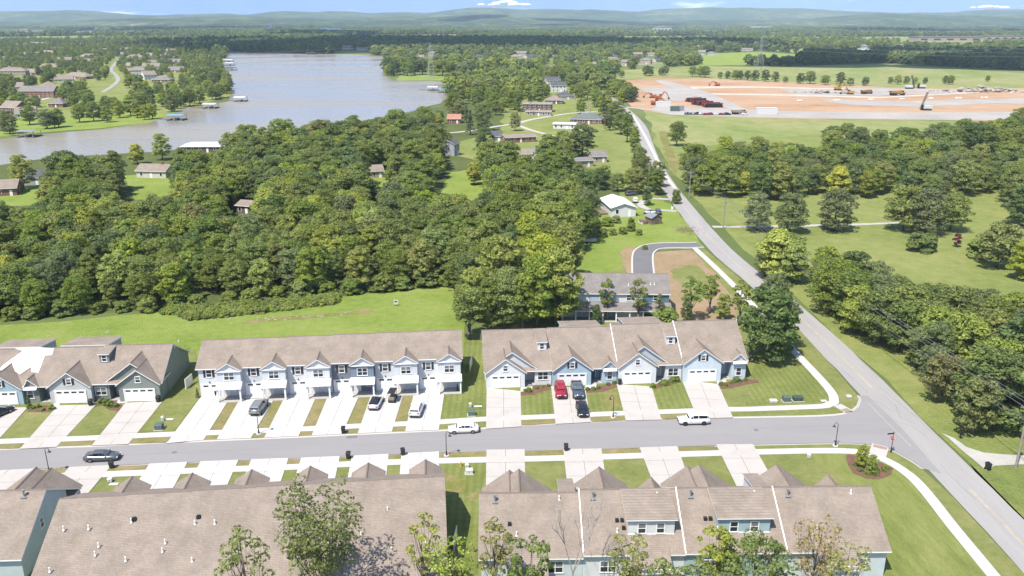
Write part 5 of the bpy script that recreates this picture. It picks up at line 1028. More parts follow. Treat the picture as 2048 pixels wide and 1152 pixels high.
FWF = MB().box(-.62, .62, -.045, .02, -.77, .77).mesh('window', WHITE); FPM = FPANE.mesh('pane', GLASS_D)
def house(px, py, wpx, dep, rz, wall, roof, label, st=1, hip=False, group=None, over=.5, p=.45, chim=False, garage=False, name='house', detail=True, wm_over=None, cat='house'):
    pos = G(px, py); d = pos.y*CP + CAM_H*SP; w_ = wm_over or wpx/FPX*d; h = 2.7*st + .2
    o = empty(name, pos, rz, label, cat, group)
    MB().box(-w_/2, w_/2, 0, dep, -.2, h).build('wall', wall, o) if hip else MB().prism([(0, -.2), (0, h), (dep/2, h+p*dep/2-.1), (dep, h), (dep, -.2)], -w_/2, w_/2, 'x').build('wall', wall, o)
    r_ = MB(); a = w_/2+over; zr = h + p*(dep/2+over)
    ze = h - p*0.02
    if hip:
        i = max(.3, a - dep/2 - over); y0, y1, ym = -over, dep+over, dep/2
        r_.hexa([(-a, y0, ze-.18), (a, y0, ze-.18), (a, y1, ze-.18), (-a, y1, ze-.18)], [(-a, y0, ze), (a, y0, ze), (a, y1, ze), (-a, y1, ze)], 1)
        r_.face([(-a, y0, ze+.01), (a, y0, ze+.01), (i, ym, zr), (-i, ym, zr)]); r_.face([(a, y1, ze+.01), (-a, y1, ze+.01), (-i, ym, zr), (i, ym, zr)]); r_.face([(a, y0, ze+.01), (a, y1, ze+.01), (i, ym, zr)]); r_.face([(-a, y1, ze+.01), (-a, y0, ze+.01), (-i, ym, zr)])
        ro = r_.build('roof', [roof, WHITE], o, fix=False)
    else:
        r_.slab([(-a, -over, ze), (a, -over, ze), (a, dep/2, zr), (-a, dep/2, zr)], .18); r_.slab([(-a, dep/2, zr), (a, dep/2, zr), (a, dep+over, ze), (-a, dep+over, ze)], .18); ro = r_.build('roof', [roof, WHITE], o)
    if detail:
        n = max(2, int(w_/3.2))
        for s in range(st):
            for i in range(n):
                x = -w_/2 + w_*(i+.5)/n
                if s == 0 and i == n//2: put('door', FDOOR, o, (x, 0, .05)); continue
                f = put('window', FWF, o, (x, -.02, 1.6+2.7*s)); put('pane', FPM, f)
        for sx, rr in ((-1, -math.pi/2), (1, math.pi/2)):
            for s in range(st): f = put('window', FWF, o, (sx*(w_/2+.02), dep*.5, 1.6+2.7*s), rr); put('pane', FPM, f)
    if chim: MB().box(w_*.2, w_*.2+.9, dep*.45, dep*.45+.7, h, zr+.9).build('chimney', BRICK, ro)
    if garage: MB().box(w_*.18, w_*.42, -.06, .02, 0, 2.2).build('garage_door', WHITE, o)
    R_ = max(w_, dep)*.55+1.5; c = o.location + Vector((-math.sin(rz)*dep/2, math.cos(rz)*dep/2, 0)); BLOCK.append((c.x, c.y, R_)); VIS.append((px-max(wpx, 8)*.5, px+max(wpx, 8)*.5, py-(h*1.9)/d*FPX, py-h*(.65 if pos.y > 600 else .5)/d*FPX, pos.y)); return o
# the white gabled house by the road
wh = house(1247, 434, 0, 15.5, 0.14, WHW, RMET, '', wm_over=1)
for ch in list(wh.children): 
    for c2 in list(ch.children): bpy.data.objects.remove(c2)
    bpy.data.objects.remove(ch)
tag(wh, 'white house with a bright white metal gable roof, end wall facing the new road', 'house'); wh.name = 'house'
MB().prism([(-4.1, -.1), (4.1, -.1), (4.1, 3.2), (0, 4.3), (-4.1, 3.2)], 0, 15, 'y').build('wall', WHW, wh)
r_ = MB(); gable_roof(r_, -4.6, 4.6, 0, -.5, 15.6, 3.15, 4.6, .12); r_.build('roof', [RMET, WHITE], wh)
for x in (-2.2,): f = put('window', FWF, wh, (x, -.02, 1.9)); put('pane', FPM, f)
put('door', FDOOR, wh, (2.0, 0, .1)); MB().box(-6.8, -4.1, 4, 9, .3, .5).build('deck', WOOD, wh)
for y in (3, 7, 11): f = put('window', FWF, wh, (4.12, y, 1.8), math.pi/2); put('pane', FPM, f)
sh = empty('garden_shed', G(1313, 449), .35, 'small grey shed with a metal gable roof on the lawn', 'shed'); MB().prism([(-1.8, 0), (1.8, 0), (1.8, 2.2), (0, 3.2), (-1.8, 2.2)], 0, 4.2, 'y').build('wall', WOOD, sh); r_ = MB(); gable_roof(r_, -2.1, 2.1, 0, -.3, 4.5, 2.1, 3.35, .08); r_.build('roof', [GALV, GALV], sh); MB().box(-.7, .7, -.06, .0, 0, 1.9).build('door', BROWNW, sh); BLOCK.append((sh.location.x, sh.location.y+2, 4))
car('suv', G(1270, 404), 1.5, PW, 'white van parked behind the white gabled house', z=.12); car('sedan', G(1301, 428), 2.9, PS, 'silver car on the gravel drive of the white gabled house', z=.12); car('suv', G(1315, 428), 1.6, PG, 'dark grey SUV on the gravel drive by the small shed', z=.12); car('suv', G(1263, 391), .4, PG, 'dark vehicle under trees behind the white gabled house', z=.12)
jn = empty('junk_pile', G(1286, 446), .2, 'heap of clutter with a pale tarp beside the white gabled house', 'junk')
for k in range(9): MB().box(-.6+rnd.uniform(-.8, .4), .1+rnd.uniform(0, .9), -1+rnd.uniform(-1, 0), .2+rnd.uniform(0, 1.4), 0, rnd.uniform(.3, 1.2)).build('piece', [WOOD, UW, DARK, GALV, BRICK][k % 5], jn)
mbx2 = empty('mailbox_post', G(1344, 419), 0, 'white mailbox pillar where the gravel drive meets the road', 'mailbox'); MB().box(-.25, .25, -.25, .25, 0, 1.2).build('pillar', WHITE, mbx2); MB().box(-.16, .16, -.3, .3, 1.2, 1.5).build('box', DARK, mbx2)
ys = empty('warning_sign', G(1398, 419), .5, 'yellow diamond warning sign at the edge of the pasture', 'sign'); MB().tube((0, 0, 0), (0, 0, 2.2), .04, .04, 6).build('post', GALV, ys); MB().prism([(0, 1.5), (.55, 2.05), (0, 2.6), (-.55, 2.05)], -.06, -.03, 'y').build('sign_plate', mat('sign_yellow', (.70, .40, .03), .5, .3, 0), ys)
tl = empty('boat_trailer', G(1176, 486), .2, 'long pale boat on a trailer at the wood edge', 'boat'); MB().hexa([(-2.8, -.6, .5), (2.2, -.7, .5), (2.2, .7, .5), (-2.8, .6, .5)], [(-3.0, -.9, 1.15), (2.4, -1.0, 1.2), (2.4, 1.0, 1.2), (-3.0, .9, 1.15)]).build('hull', UW, tl); MB().box(-2.5, 2.5, -.4, .4, .3, .5).build('frame', DARK, tl)
for s in (-.9, .9): put('wheel', MB().tube((0, -.1, 0), (0, .1, 0), .32, .32, 12).mesh('wheel', RUB), tl, (-.6, s, .32))
# lakeside houses near the road
house(1046+28, 224, 58, 9, -.12, BROWNW, ROOF, 'brown two-storey lakeside house with a long low roof', 2, p=.2, chim=False); house(1077, 232, 50, 6, -.12, TAN, RTAN, 'tan garage wing with dark doors before the brown house', 1, p=.25, name='garage', cat='garage')
house(1108, 208, 36, 12, -.1, BROWNW, RTAN, 'tan roofed house with a chimney behind the brown two-storey house', 1, True, chim=True); house(1132, 199, 34, 13, .1, GREYW, ROOFD, 'dark grey roofed house above the tan roofed one', 1, True)
house(1118, 184, 30, 12, .2, WHW, ROOFD, 'grey roofed house with a white gable end near the road', 2); house(1107, 172, 28, 12, .2, WHW, ROOFD, 'grey roofed white house farthest along the lakeside road', 2)
house(1172, 248, 64, 14, -.25, BRICK, ROOFG, 'brick house with a grey-green hipped roof at the roadside', 1, True); house(1128, 258, 44, 9, -.2, WHW, RMET, 'house wing with a flat bright white roof', 1, p=.08)
house(1042, 285, 64, 9, .32, BRICK, ROOF, 'long brick ranch house with a brown roof', 1, p=.22); house(993, 283, 20, 9, 0, GREYW, ROOFD, 'grey roofed cottage half hidden by dark trees', 1); house(914, 311, 20, 9, 1.1, GREYW, ROOFD, 'tall grey house with an outside wooden stair among trees', 2)
house(1056, 320, 24, 7, .1, CREAM, RTAN, 'small cream house beside the round pool', 1); house(1168, 334, 40, 8, .3, TAN, ROOF2, 'low grey roofed shed half hidden by shrubs', 1, p=.2); house(1200, 325, 28, 8, .2, TAN, ROOF2, 'small pale roofed house behind the big round tree', 1)
house(908, 247, 26, 10, 0, BRICK, RRED, 'terracotta roofed house between the lake trees', 1); house(303, 356, 62, 9, -.12, CREAM, ROOF, 'brown roofed ranch house with a white porch in the lakeside clearing', 1, chim=True); house(408, 305, 88, 16, .02, BROWNW, RMET, 'large house with a flat white roof at the lake edge', 1, p=.04)
house(12, 392, 40, 10, .3, BRICK, ROOF, 'brick house at the wood edge by the left lawn', 1); house(66, 370, 34, 9, .1, GREYW, ROOFD, 'grey house with white trim under the big dark tree', 1); house(487, 428, 30, 7, -.3, BROWNW, ROOF, 'brown shed roof deep in the wood', 1, p=.3); house(755, 356, 24, 8, .3, TAN, RTAN, 'tan roofed barn in the wood clearing', 1)
pool = empty('round_pool', G(1078, 304), 0, 'round blue above-ground pool with a deck', 'pool'); MB().tube((0, 0, 0), (0, 0, 1.2), 3.6, 3.6, 20).build('wall', mat('pool_wall', (.16, .28, .42), .5, .3, .05), pool); MB().tube((0, 0, 1.0), (0, 0, 1.22), 3.45, 3.45, 20).build('water', mat('pool_water', (.22, .48, .55), .1, .5, 0), pool); MB().box(-5.5, -2.8, -1.2, 2.5, .9, 1.1).build('deck', WOOD, pool)
wt_ = MB().ellip((0, 0, 7.4), (1.9, 1.9, 1.5), 16, 10).build('tank', mat('tank_teal', (.36, .60, .55), .5, .4, .04)); wt_.name = 'tank'
wtr = empty('water_tank', G(778, 425), 0, 'pale teal round water tank rising above the wood', 'water tank'); wt_.parent = wtr
for i in range(4): MB().tube((2.2*math.cos(i*1.57+.8), 2.2*math.sin(i*1.57+.8), 0), (1.8*math.cos(i*1.57+.8), 1.8*math.sin(i*1.57+.8), 7.5), .14, .14, 6).build('leg', MATS['tank_teal'], wtr)
BLOCK.append((wtr.location.x, wtr.location.y, 6)); BLOCK.append((wtr.location.x-1, wtr.location.y-10, 6)); BLOCK.append((wtr.location.x-1, wtr.location.y-20, 5))
kx = empty('notice_board', G(792, 612), 0, 'small square notice board standing in the meadow', 'sign'); MB().box(-.5, .5, -.04, .04, .4, 1.5).build('panel', UW, kx); MB().box(-.3, .3, -.05, -.04, .9, 1.2).build('print', DARK, kx)
for s in (-.4, .4): MB().box(s-.05, s+.05, -.02, .05, 0, 1.5).build('post', WOOD, kx)
# suburb across the lake
SUB = [(24, 152, 46, 1), (168, 92, 30, 0), (42, 93, 34, 1), (76, 92, 28, 0), (117, 101, 20, 0), (146, 92, 26, 1), (176, 120, 36, 1), (166, 127, 34, 0), (236, 112, 26, 1), (256, 105, 24, 1), (312, 101, 30, 1), (290, 114, 32, 0), (340, 108, 28, 1), (322, 117, 36, 1), (306, 130, 40, 1), (305, 142, 34, 0), (150, 158, 50, 1), (128, 164, 30, 0), (74, 196, 62, 0), (102, 178, 24, 1), (40, 180, 14, 0), (18, 232, 34, 0), (52, 236, 32, 0), (322, 165, 32, 1), (302, 160, 22, 0), (180, 62, 22, 0), (30, 100, 22, 0), (8, 145, 24, 1), (112, 215, 26, 1), (70, 64, 24, 0), (270, 122, 30, 1), (262, 136, 28, 0), (352, 122, 26, 1), (345, 132, 26, 0), (212, 104, 26, 1), (196, 108, 24, 0), (92, 112, 30, 1), (60, 112, 30, 0), (20, 118, 30, 1), (130, 128, 28, 0), (96, 138, 32, 1), (60, 150, 30, 0), (278, 150, 30, 1), (350, 145, 28, 0)]
WN = {TAN.name: 'tan walled', BRICK.name: 'brick', CREAM.name: 'cream', WHW.name: 'white', GREYW.name: 'grey walled'}; RN = {RTAN.name: 'tan', ROOF.name: 'brown', ROOF2.name: 'grey', ROOFD.name: 'dark grey'}
for i, (x, y, w_, hp) in enumerate(SUB):
    w_ *= 1.12
    wl_, rf_ = [TAN, BRICK, CREAM, BRICK, WHW][i % 5], [RTAN, ROOF, RTAN, ROOF2, ROOF][i % 5]; st_ = 2 if i % 3 == 0 else 1
    house(x, y, w_, 12, [.15, -.3, .4, 0, .7][i % 5], wl_, rf_, '%s %s house with %s %s roof%s, suburb across the lake' % (WN[wl_.name], 'two-storey' if st_ == 2 else 'low', RN[rf_.name], 'hipped' if hp else 'gabled', ' and chimney' if i % 4 == 0 else ''), st_, bool(hp), 'houses of the suburb across the lake', p=.6, chim=i % 4 == 0)
FARH = [(1157, 128, 14), (1168, 132, 14), (1178, 137, 16), (1188, 136, 10), (1226, 122, 16), (1248, 132, 13), (1234, 116, 14), (1276, 115, 18), (1302, 112, 16), (1290, 128, 22), (1318, 124, 16), (1404, 110, 14), (1424, 110, 18), (1040, 112, 26), (1063, 116, 22), (1030, 120, 18), (840, 117, 16), (862, 113, 12), (958, 115, 14), (695, 99, 20), (726, 101, 24), (1395, 98, 12), (1440, 96, 16), (1470, 90, 14), (1580, 118, 16), (1800, 96, 14), (1850, 103, 18), (1730, 97, 12), (1495, 102, 22), (1265, 92, 14), (1190, 74, 18), (1220, 66, 20)]
for i, (x, y, w_) in enumerate(FARH): house(x, y, w_, 11, [.1, -.4, .6, 0][i % 4], [WHW, TAN, CREAM, GREYW][i % 4], [RTAN, ROOF2, ROOFD, ROOF][i % 4], 'small far %s house with a %s %s roof between the trees' % (WN[[WHW, TAN, CREAM, GREYW][i % 4].name], RN[[RTAN, ROOF2, ROOFD, ROOF][i % 4].name], 'hipped' if i % 3 == 0 else 'gabled'), 1 + i % 2, i % 3 == 0, 'far houses between the trees', p=.5)
def big(px, py, wpx, h, dep, wall, roofm, label, extra=None):
    pos = G(px, py); d = pos.y*CP + CAM_H*SP; w_ = wpx/FPX*d; h = h/FPX*d
    o = empty('far_building', (pos.x, pos.y, 0), 0, label, 'building', 'large pale buildings of the far town')
    MB().box(-w_/2, w_/2, 0, dep, 0, h).build('wall', wall, o); MB().box(-w_/2-1, w_/2+1, -1, dep+1, h, h+d*.0008).build('roof', roofm, o)
    for i in range(5): MB().box(-w_/2+w_*(i+.25)/5, -w_/2+w_*(i+.75)/5, -.6, .1, h*.3, h*.65).build('window_band', GLASS, o)
    if extra == 'dome': MB().ellip((0, dep/2, h), (w_*.45, w_*.45, h*.9), 14, 8).build('dome', WHW, o)
    if extra == 'cupola': MB().box(-w_*.08, w_*.08, dep*.4, dep*.6, h, h*2.2).build('cupola', WHW, o); MB().tube((0, dep/2, h*2.2), (0, dep/2, h*3.2), w_*.08, .1, 8).build('spire', WHW, o)
    if extra == 'gable': r = MB(); gable_roof(r, -w_/2, w_/2, 0, -1, dep+1, h, h*1.6, 1.0); r.build('gable_roof', [roofm, WHW], o)
    BLOCK.append((pos.x, pos.y-40, w_*.75)); VIS.append((px-wpx*.5, px+wpx*.5, py-h/d*FPX-1, py-1, pos.y)); return o
for a in ((1100, 52, 30, 3, 40, WHW, RMET, 'long white flat building of the far town', None), (1145, 53, 18, 3, 30, CREAM, RMET, 'cream building beside the long white one in the far town', None), (1325, 62, 36, 6, 40, CREAM, ROOF, 'large cream school building with brown roofs in the far town', 'gable'), (1290, 60, 16, 4, 30, BRICK, ROOF, 'brick block left of the large cream building in the far town', None), (1472, 52, 16, 4, 50, CREAM, RMET, 'pale block on the hill foot in the far town', None), (1524, 59, 40, 4, 40, WHW, RMET, 'long white warehouse of the far town', None), (1577, 54, 24, 4, 60, WHW, RMET, 'white domed hall of the far town', 'dome'), (1687, 50, 30, 8, 60, BRICK, WHW, 'tall brick and white hospital block of the far town', None), (1645, 50, 34, 3, 60, CREAM, RMET, 'low cream building beside the hospital block', None), (1928, 49, 26, 9, 80, CREAM, RMET, 'tall pale yellow building on the right hill foot', None), (540, 60, 22, 4, 40, WHW, RMET, 'white church with a cupola above the dark wood', 'cupola'), (662, 62, 40, 4, 50, WHW, mat('blue_roof', (.10, .25, .45), .6, .3, .05), 'blue and white long building above the dark wood', None), (730, 54, 34, 3, 50, CREAM, RMET, 'cream strip of buildings beyond the dark wood', None), (45, 66, 22, 5, 30, CREAM, RTAN, 'pale tan building above the suburb', 'gable'), (78, 68, 30, 4, 30, TAN, RTAN, 'low tan building beside the pale one above the suburb', None), (1900, 82, 130, 7, 60, TAN, RTAN, 'long tan roofed storage building at the far right', None), (2010, 80, 80, 7, 60, TAN, ROOF2, 'grey roofed storage building at the far right edge', None), (1730, 104, 20, 4, 25, WHW, RMET, 'white shed beyond the dark tree belt', None), (268, 56, 22, 3, 50, WHW, RMET, 'white strip building over the suburb trees', None)): big(*a)
# boat docks
def dock(px, py, w_, dep, m, label, rz=0.0, walk=8):
    o = empty('boat_dock', G(px, py), rz, label, 'boat dock', 'roofed boat docks on the lake')
    MB().slab([(-w_/2, 0, 3.4), (w_/2, 0, 3.4), (w_/2, dep/2, 3.9), (-w_/2, dep/2, 3.9)], .2, 0, 0).slab([(-w_/2, dep/2, 3.9), (w_/2, dep/2, 3.9), (w_/2, dep, 3.4), (-w_/2, dep, 3.4)], .2, 0, 0).build('roof', m, o)
    for x in (-w_/2+.4, 0, w_/2-.4):
        for y in (.4, dep-.4): MB().box(x-.12, x+.12, y-.12, y+.12, -.3, 3.4).build('post', GALV, o)
    MB().box(-w_/2, -w_/2+1.2, 0, dep, .3, .6).box(w_/2-1.2, w_/2, 0, dep, .3, .6).box(-w_/2, w_/2, dep-1.2, dep, .3, .6).build('deck', WOOD, o)
    b = empty('tmp', (0, 0, 0)); bpy.data.objects.remove(b)
    MB().hexa([(-1.0, 1.5, .3), (1.0, 1.5, .3), (.8, dep-2.5, .3), (-.8, dep-2.5, .3)], [(-1.3, 1.0, 1.3), (1.3, 1.0, 1.3), (1.0, dep-2, 1.3), (-1.0, dep-2, 1.3)]).build('moored_boat', PB, o)
    MB().box(-w_/2-walk, -w_/2, dep-1.2, dep, .3, .55).build('walkway', WOOD, o)
TEALR = mat('teal_roof', (.16, .36, .46), .5, .4, .05)
for px, py, w_, m, lb in ((478, 204, 9, RMET, 'white roofed dock out past the wooded point'), (417, 218, 9.5, RMET, 'white roofed dock by the wooded bank'), (348, 242, 10.5, TEALR, 'teal roofed dock at the end of the peninsula lawn'), (50, 276, 9.5, GALV, 'grey roofed dock with two boats by the left lawn'), (455, 124, 14, RMET, 'far white roofed dock along the left shore'), (458, 131, 12, RMET, 'white dock next along the left shore'), (452, 137, 12, BROWNW, 'brown roofed dock along the left shore'), (461, 141, 12, ROOFD, 'dark roofed dock low along the left shore'), (893, 172, 9, RMET, 'white roofed dock in the cove below the pylon point'), (865, 182, 9.5, RMET, 'white roofed dock standing out in the cove'), (885, 186, 8, TEALR, 'blue roofed dock beside the cove trees'), (780, 139, 12, RMET, 'white dock at the tree-covered point'), (445, 184, 8, BROWNW, 'brown dock under the trees of the wooded point'), (622, 109, 18, BROWNW, 'brown dock on the far shore'), (445, 98, 16, WHW, 'white dock in the far channel')): dock(px, py, w_, 9, m, lb)
# ------------------------------------------------ construction site
ORA = mat('machine_orange', (.45, .13, .04), .5, .3, .1); YLW = mat('machine_yellow', (.45, .27, .06), .5, .3, .1); TRK = mat('track_steel', (.05, .045, .04), .8, .3, .1)
def excavator(px, py, m, rz, label, s=1.0, up=.6):
    o = empty('excavator', G(px, py), rz, label, 'excavator', 'machines on the construction site'); o.scale = (s, s, s)
    for y in (-1.2, 1.2): MB().prism([(-2.1, .3), (-1.7, 0), (1.7, 0), (2.1, .3), (2.1, .7), (1.7, 1.0), (-1.7, 1.0), (-2.1, .7)], y-.35, y+.35, 'y').build('track', TRK, o)
    MB().box(-2.3, 1.3, -1.35, 1.35, 1.1, 2.3).hexa([(-2.5, -1.35, 1.1), (-1.5, -1.35, 1.1), (-1.5, 1.35, 1.1), (-2.5, 1.35, 1.1)], [(-2.3, -1.3, 2.5), (-1.5, -1.3, 2.5), (-1.5, 1.3, 2.5), (-2.3, 1.3, 2.5)]).build('housing', m, o)
    c = MB().box(.2, 1.5, .2, 1.3, 2.3, 3.3).build('cab', m, o); MB().box(.3, 1.53, .15, 1.34, 2.5, 3.1).build('cab_glass', GLASS_D, c)
    e = Vector((4.2, 0, 2.0+5*up)); MB().tube((1.2, -.3, 1.9), (2.6, -.3, 2.4+4.4*up), .42, .38, 6).tube((2.6, -.3, 2.4+4.4*up), e, .38, .28, 6).build('boom', m, o)
    MB().tube(e, (6.0, 0, 1.6), .28, .2, 6).build('stick', m, o); MB().hexa([(5.5, -.6, .3), (6.4, -.6, .2), (6.4, .6, .2), (5.5, .6, .3)], [(5.6, -.6, 1.5), (6.8, -.6, 1.0), (6.8, .6, 1.0), (5.6, .6, 1.5)]).build('bucket', TRK, o)
excavator(1310, 210, ORA, .1, 'orange excavator at the front of the parked machine group', 1.3, .35); excavator(1318, 199, ORA, .0, 'orange excavator with its boom raised behind the machine group', 1.3, .5); excavator(1305, 196, ORA, 2.8, 'orange excavator turned away at the back of the machine group', 1.2, .25)
excavator(1676, 181, YLW, .1, 'yellow excavator digging on the rubble heap', 1.4, .5); excavator(1700, 189, YLW, 3.0, 'yellow excavator low in front of the rubble heap', 1.3, .25); excavator(1434, 172, ORA, 2.9, 'small orange excavator alone on the orange soil', 1.2, .3)
def dump(px, py, rz, label, m=YLW, s=1.5):
    o = empty('dump_truck', G(px, py), rz, label, 'dump truck', 'machines on the construction site'); o.scale = (s, s, s)
    MB().hexa([(-3.6, -1.3, 1.3), (1.2, -1.3, 1.1), (1.2, 1.3, 1.1), (-3.6, 1.3, 1.3)], [(-4.2, -1.5, 2.6), (1.5, -1.5, 2.7), (1.5, 1.5, 2.7), (-4.2, 1.5, 2.6)]).build('bed', m, o); c = MB().box(1.7, 3.4, -1.2, 1.2, 1.0, 2.9).box(3.4, 4.6, -1.1, 1.1, .9, 1.9).build('cab', m, o); MB().box(2.2, 3.45, -1.22, 1.22, 2.0, 2.7).build('cab_glass', GLASS_D, c); MB().box(-3.5, 4.4, -.6, .6, .7, 1.1).build('chassis', TRK, o)
    wh_ = MB().tube((0, -.3, 0), (0, .3, 0), .75, .75, 14).mesh('wheel', RUB)
    for x in (-2.8, -1.2, 3.4):
        for y in (-1.1, 1.1): put('wheel', wh_, o, (x, y, .75))
dump(1793, 191, .05, 'yellow dump truck alone on the haul track', s=1.5); dump(1732, 188, .4, 'yellow dump truck standing by the excavators', s=1.3)
def rig(px, py, h, rz, label, s=1.0):
    o = empty('drill_rig', G(px, py), rz, label, 'drill rig', 'machines on the construction site'); o.scale = (s, s, s)
    for y in (-1.2, 1.2): MB().prism([(-2.3, .3), (-1.9, 0), (1.9, 0), (2.3, .3), (2.3, .7), (1.9, 1.0), (-1.9, 1.0), (-2.3, .7)], y-.35, y+.35, 'y').build('track', TRK, o)
    MB().box(-2.0, 2.6, -1.2, 1.2, 1.1, 2.5).build('housing', UW, o); MB().box(-2.6, -1.8, -.8, .8, 1.2, 2.9).build('cab', GLASS_D, o)
    mb = MB()
    for s1 in (-.35, .35):
        for s2 in (-.35, .35): mb.tube((-3.2+s1, s2, .6), (-3.2+s1+h*.28, s2, h), .1, .1, 5)
    for i in range(8): t0, t1 = i/8, (i+1)/8; mb.tube((-3.55+h*.28*t0, -.35, .6+(h-.6)*t0), (-2.85+h*.28*t1, .35, .6+(h-.6)*t1), .07, .07, 4)
    mb.build('mast', TRK, o)
rig(1852, 221, 9.5, .05, 'white drill rig with a tall dark mast on the gravel strip', 1.35); rig(1818, 178, 9, math.pi-.1, 'white drill rig at the back edge of the site', 1.4); rig(1843, 177, 4, 0, 'low white rig beside the back edge drill rig', 1.3)
rb = mat('rubble', (.38, .33, .29), .95, .1, .3, .3)
for px, py, n, rr, hh, lb in ((1650, 186, 60, 26, 2.6, 'long heap of pale broken rock on the construction site'), (1965, 184, 90, 50, 5.0, 'grey spoil bank at the right end of the site')):
    mb = MB(); p = G(px, py)
    for k in range(n):
        a = rnd.gauss(0, .5)*rr; b = rnd.gauss(0, .35)*rr*.35; r = rnd.uniform(.8, 2.4); mb.ellip((a, b, rnd.uniform(0, hh)*max(0, 1-abs(a)/rr)), (r*1.3, r, r*.7), 6, 4)
    o = mb.build('rock_heap', rb, loc=tuple(p)); tag(o, lb, 'rock heap'); BLOCK.append((p.x, p.y, rr))
def pipes(px, py, ln, rows, cols, rz, label):
    o = empty('pipe_stack', G(px, py), rz, label, 'pipe stack', 'stacked black pipes'); pm_ = MB().tube((0, -ln/2, 0), (0, ln/2, 0), .55, .55, 10).mesh('pipe', DARK)
    for r in range(rows):
        for c in range(cols-r): put('pipe', pm_, o, ((c-(cols-r)/2+.5)*1.12, 0, .55+r*.96))
    for y in (-ln*.3, ln*.3): MB().box(-cols*.58, cols*.58, y-.15, y+.15, 0, rows*.96+.35).build('rack', mat('rack_red', (.35, .06, .04), .6, .3, .05), o)
pipes(1392, 204, 11, 3, 12, .35, 'stack of black pipes in red racks, rear of three'); pipes(1405, 210, 11, 3, 12, .35, 'stack of black pipes in red racks, middle of three'); pipes(1424, 214, 11, 3, 12, .05, 'stack of black pipes in red racks, end of the row')
def cabin(px, py, w_, dep, h, m, label, name='site_container', rz=0.0):
    o = empty(name, G(px, py), rz, label, 'container'); MB().box(-w_/2, w_/2, 0, dep, 0, h).build('shell', m, o); n = int(w_/.6)
    for i in range(n): MB().box(-w_/2+w_*(i+.2)/n, -w_/2+w_*(i+.7)/n, -.06, .01, .2, h-.2).build('rib', m, o)
    MB().box(-w_/2-.1, w_/2+.1, -.1, dep+.1, h, h+.12).build('roof', m, o)
cabin(1327, 214, 11, 3, 3.6, WHW, 'white box trailer in front of the orange machines'); cabin(1350, 223, 6, 3, 3.4, UTIL, 'dark green container by the parked cars'); cabin(1361, 222, 5, 3, 3.4, GALV, 'grey container beside the green one'); cabin(1534, 229, 14, 4, 4.2, WHW, 'long white box trailer at the site edge')
for i, x in enumerate((1374, 1381, 1388, 1396, 1402, 1411, 1422, 1433, 1443, 1455, 1489)): car('suv' if i % 3 == 0 else 'sedan', G(x, 229.5 + (1 if i > 4 else 0)), [.9, .95, 1.0, .8, .7, .5, .4, .2, .2, .1, .1][i], [PG, PG, PS, PK, PW, PR, PR, PW, PR, PK, PW][i], '%s %s in the row parked along the construction site edge' % (['dark grey', 'dark grey', 'silver', 'black', 'white', 'red', 'red', 'white', 'red', 'black', 'white'][i], 'SUV' if i % 3 == 0 else 'sedan'), 'cars parked at the construction site', z=.2)
dump(1477, 229, .1, 'tan truck at the end of the parked car row', TAN, 1.2)
for i, x in enumerate((1600, 1674, 1743, 1804, 1864, 1917, 1968)): 
    o = empty('rock_pile', G(x, 203 - i*1.2 + (i > 4)*1), 0, 'small pale rock pile in the line across the orange soil', 'rock pile', 'rock piles in a line across the soil')
    for k in range(5): MB().ellip((rnd.uniform(-2, 2), rnd.uniform(-1, 1), .5), (1.2, 1.0, .9), 6, 4).build('rock', UW, o)
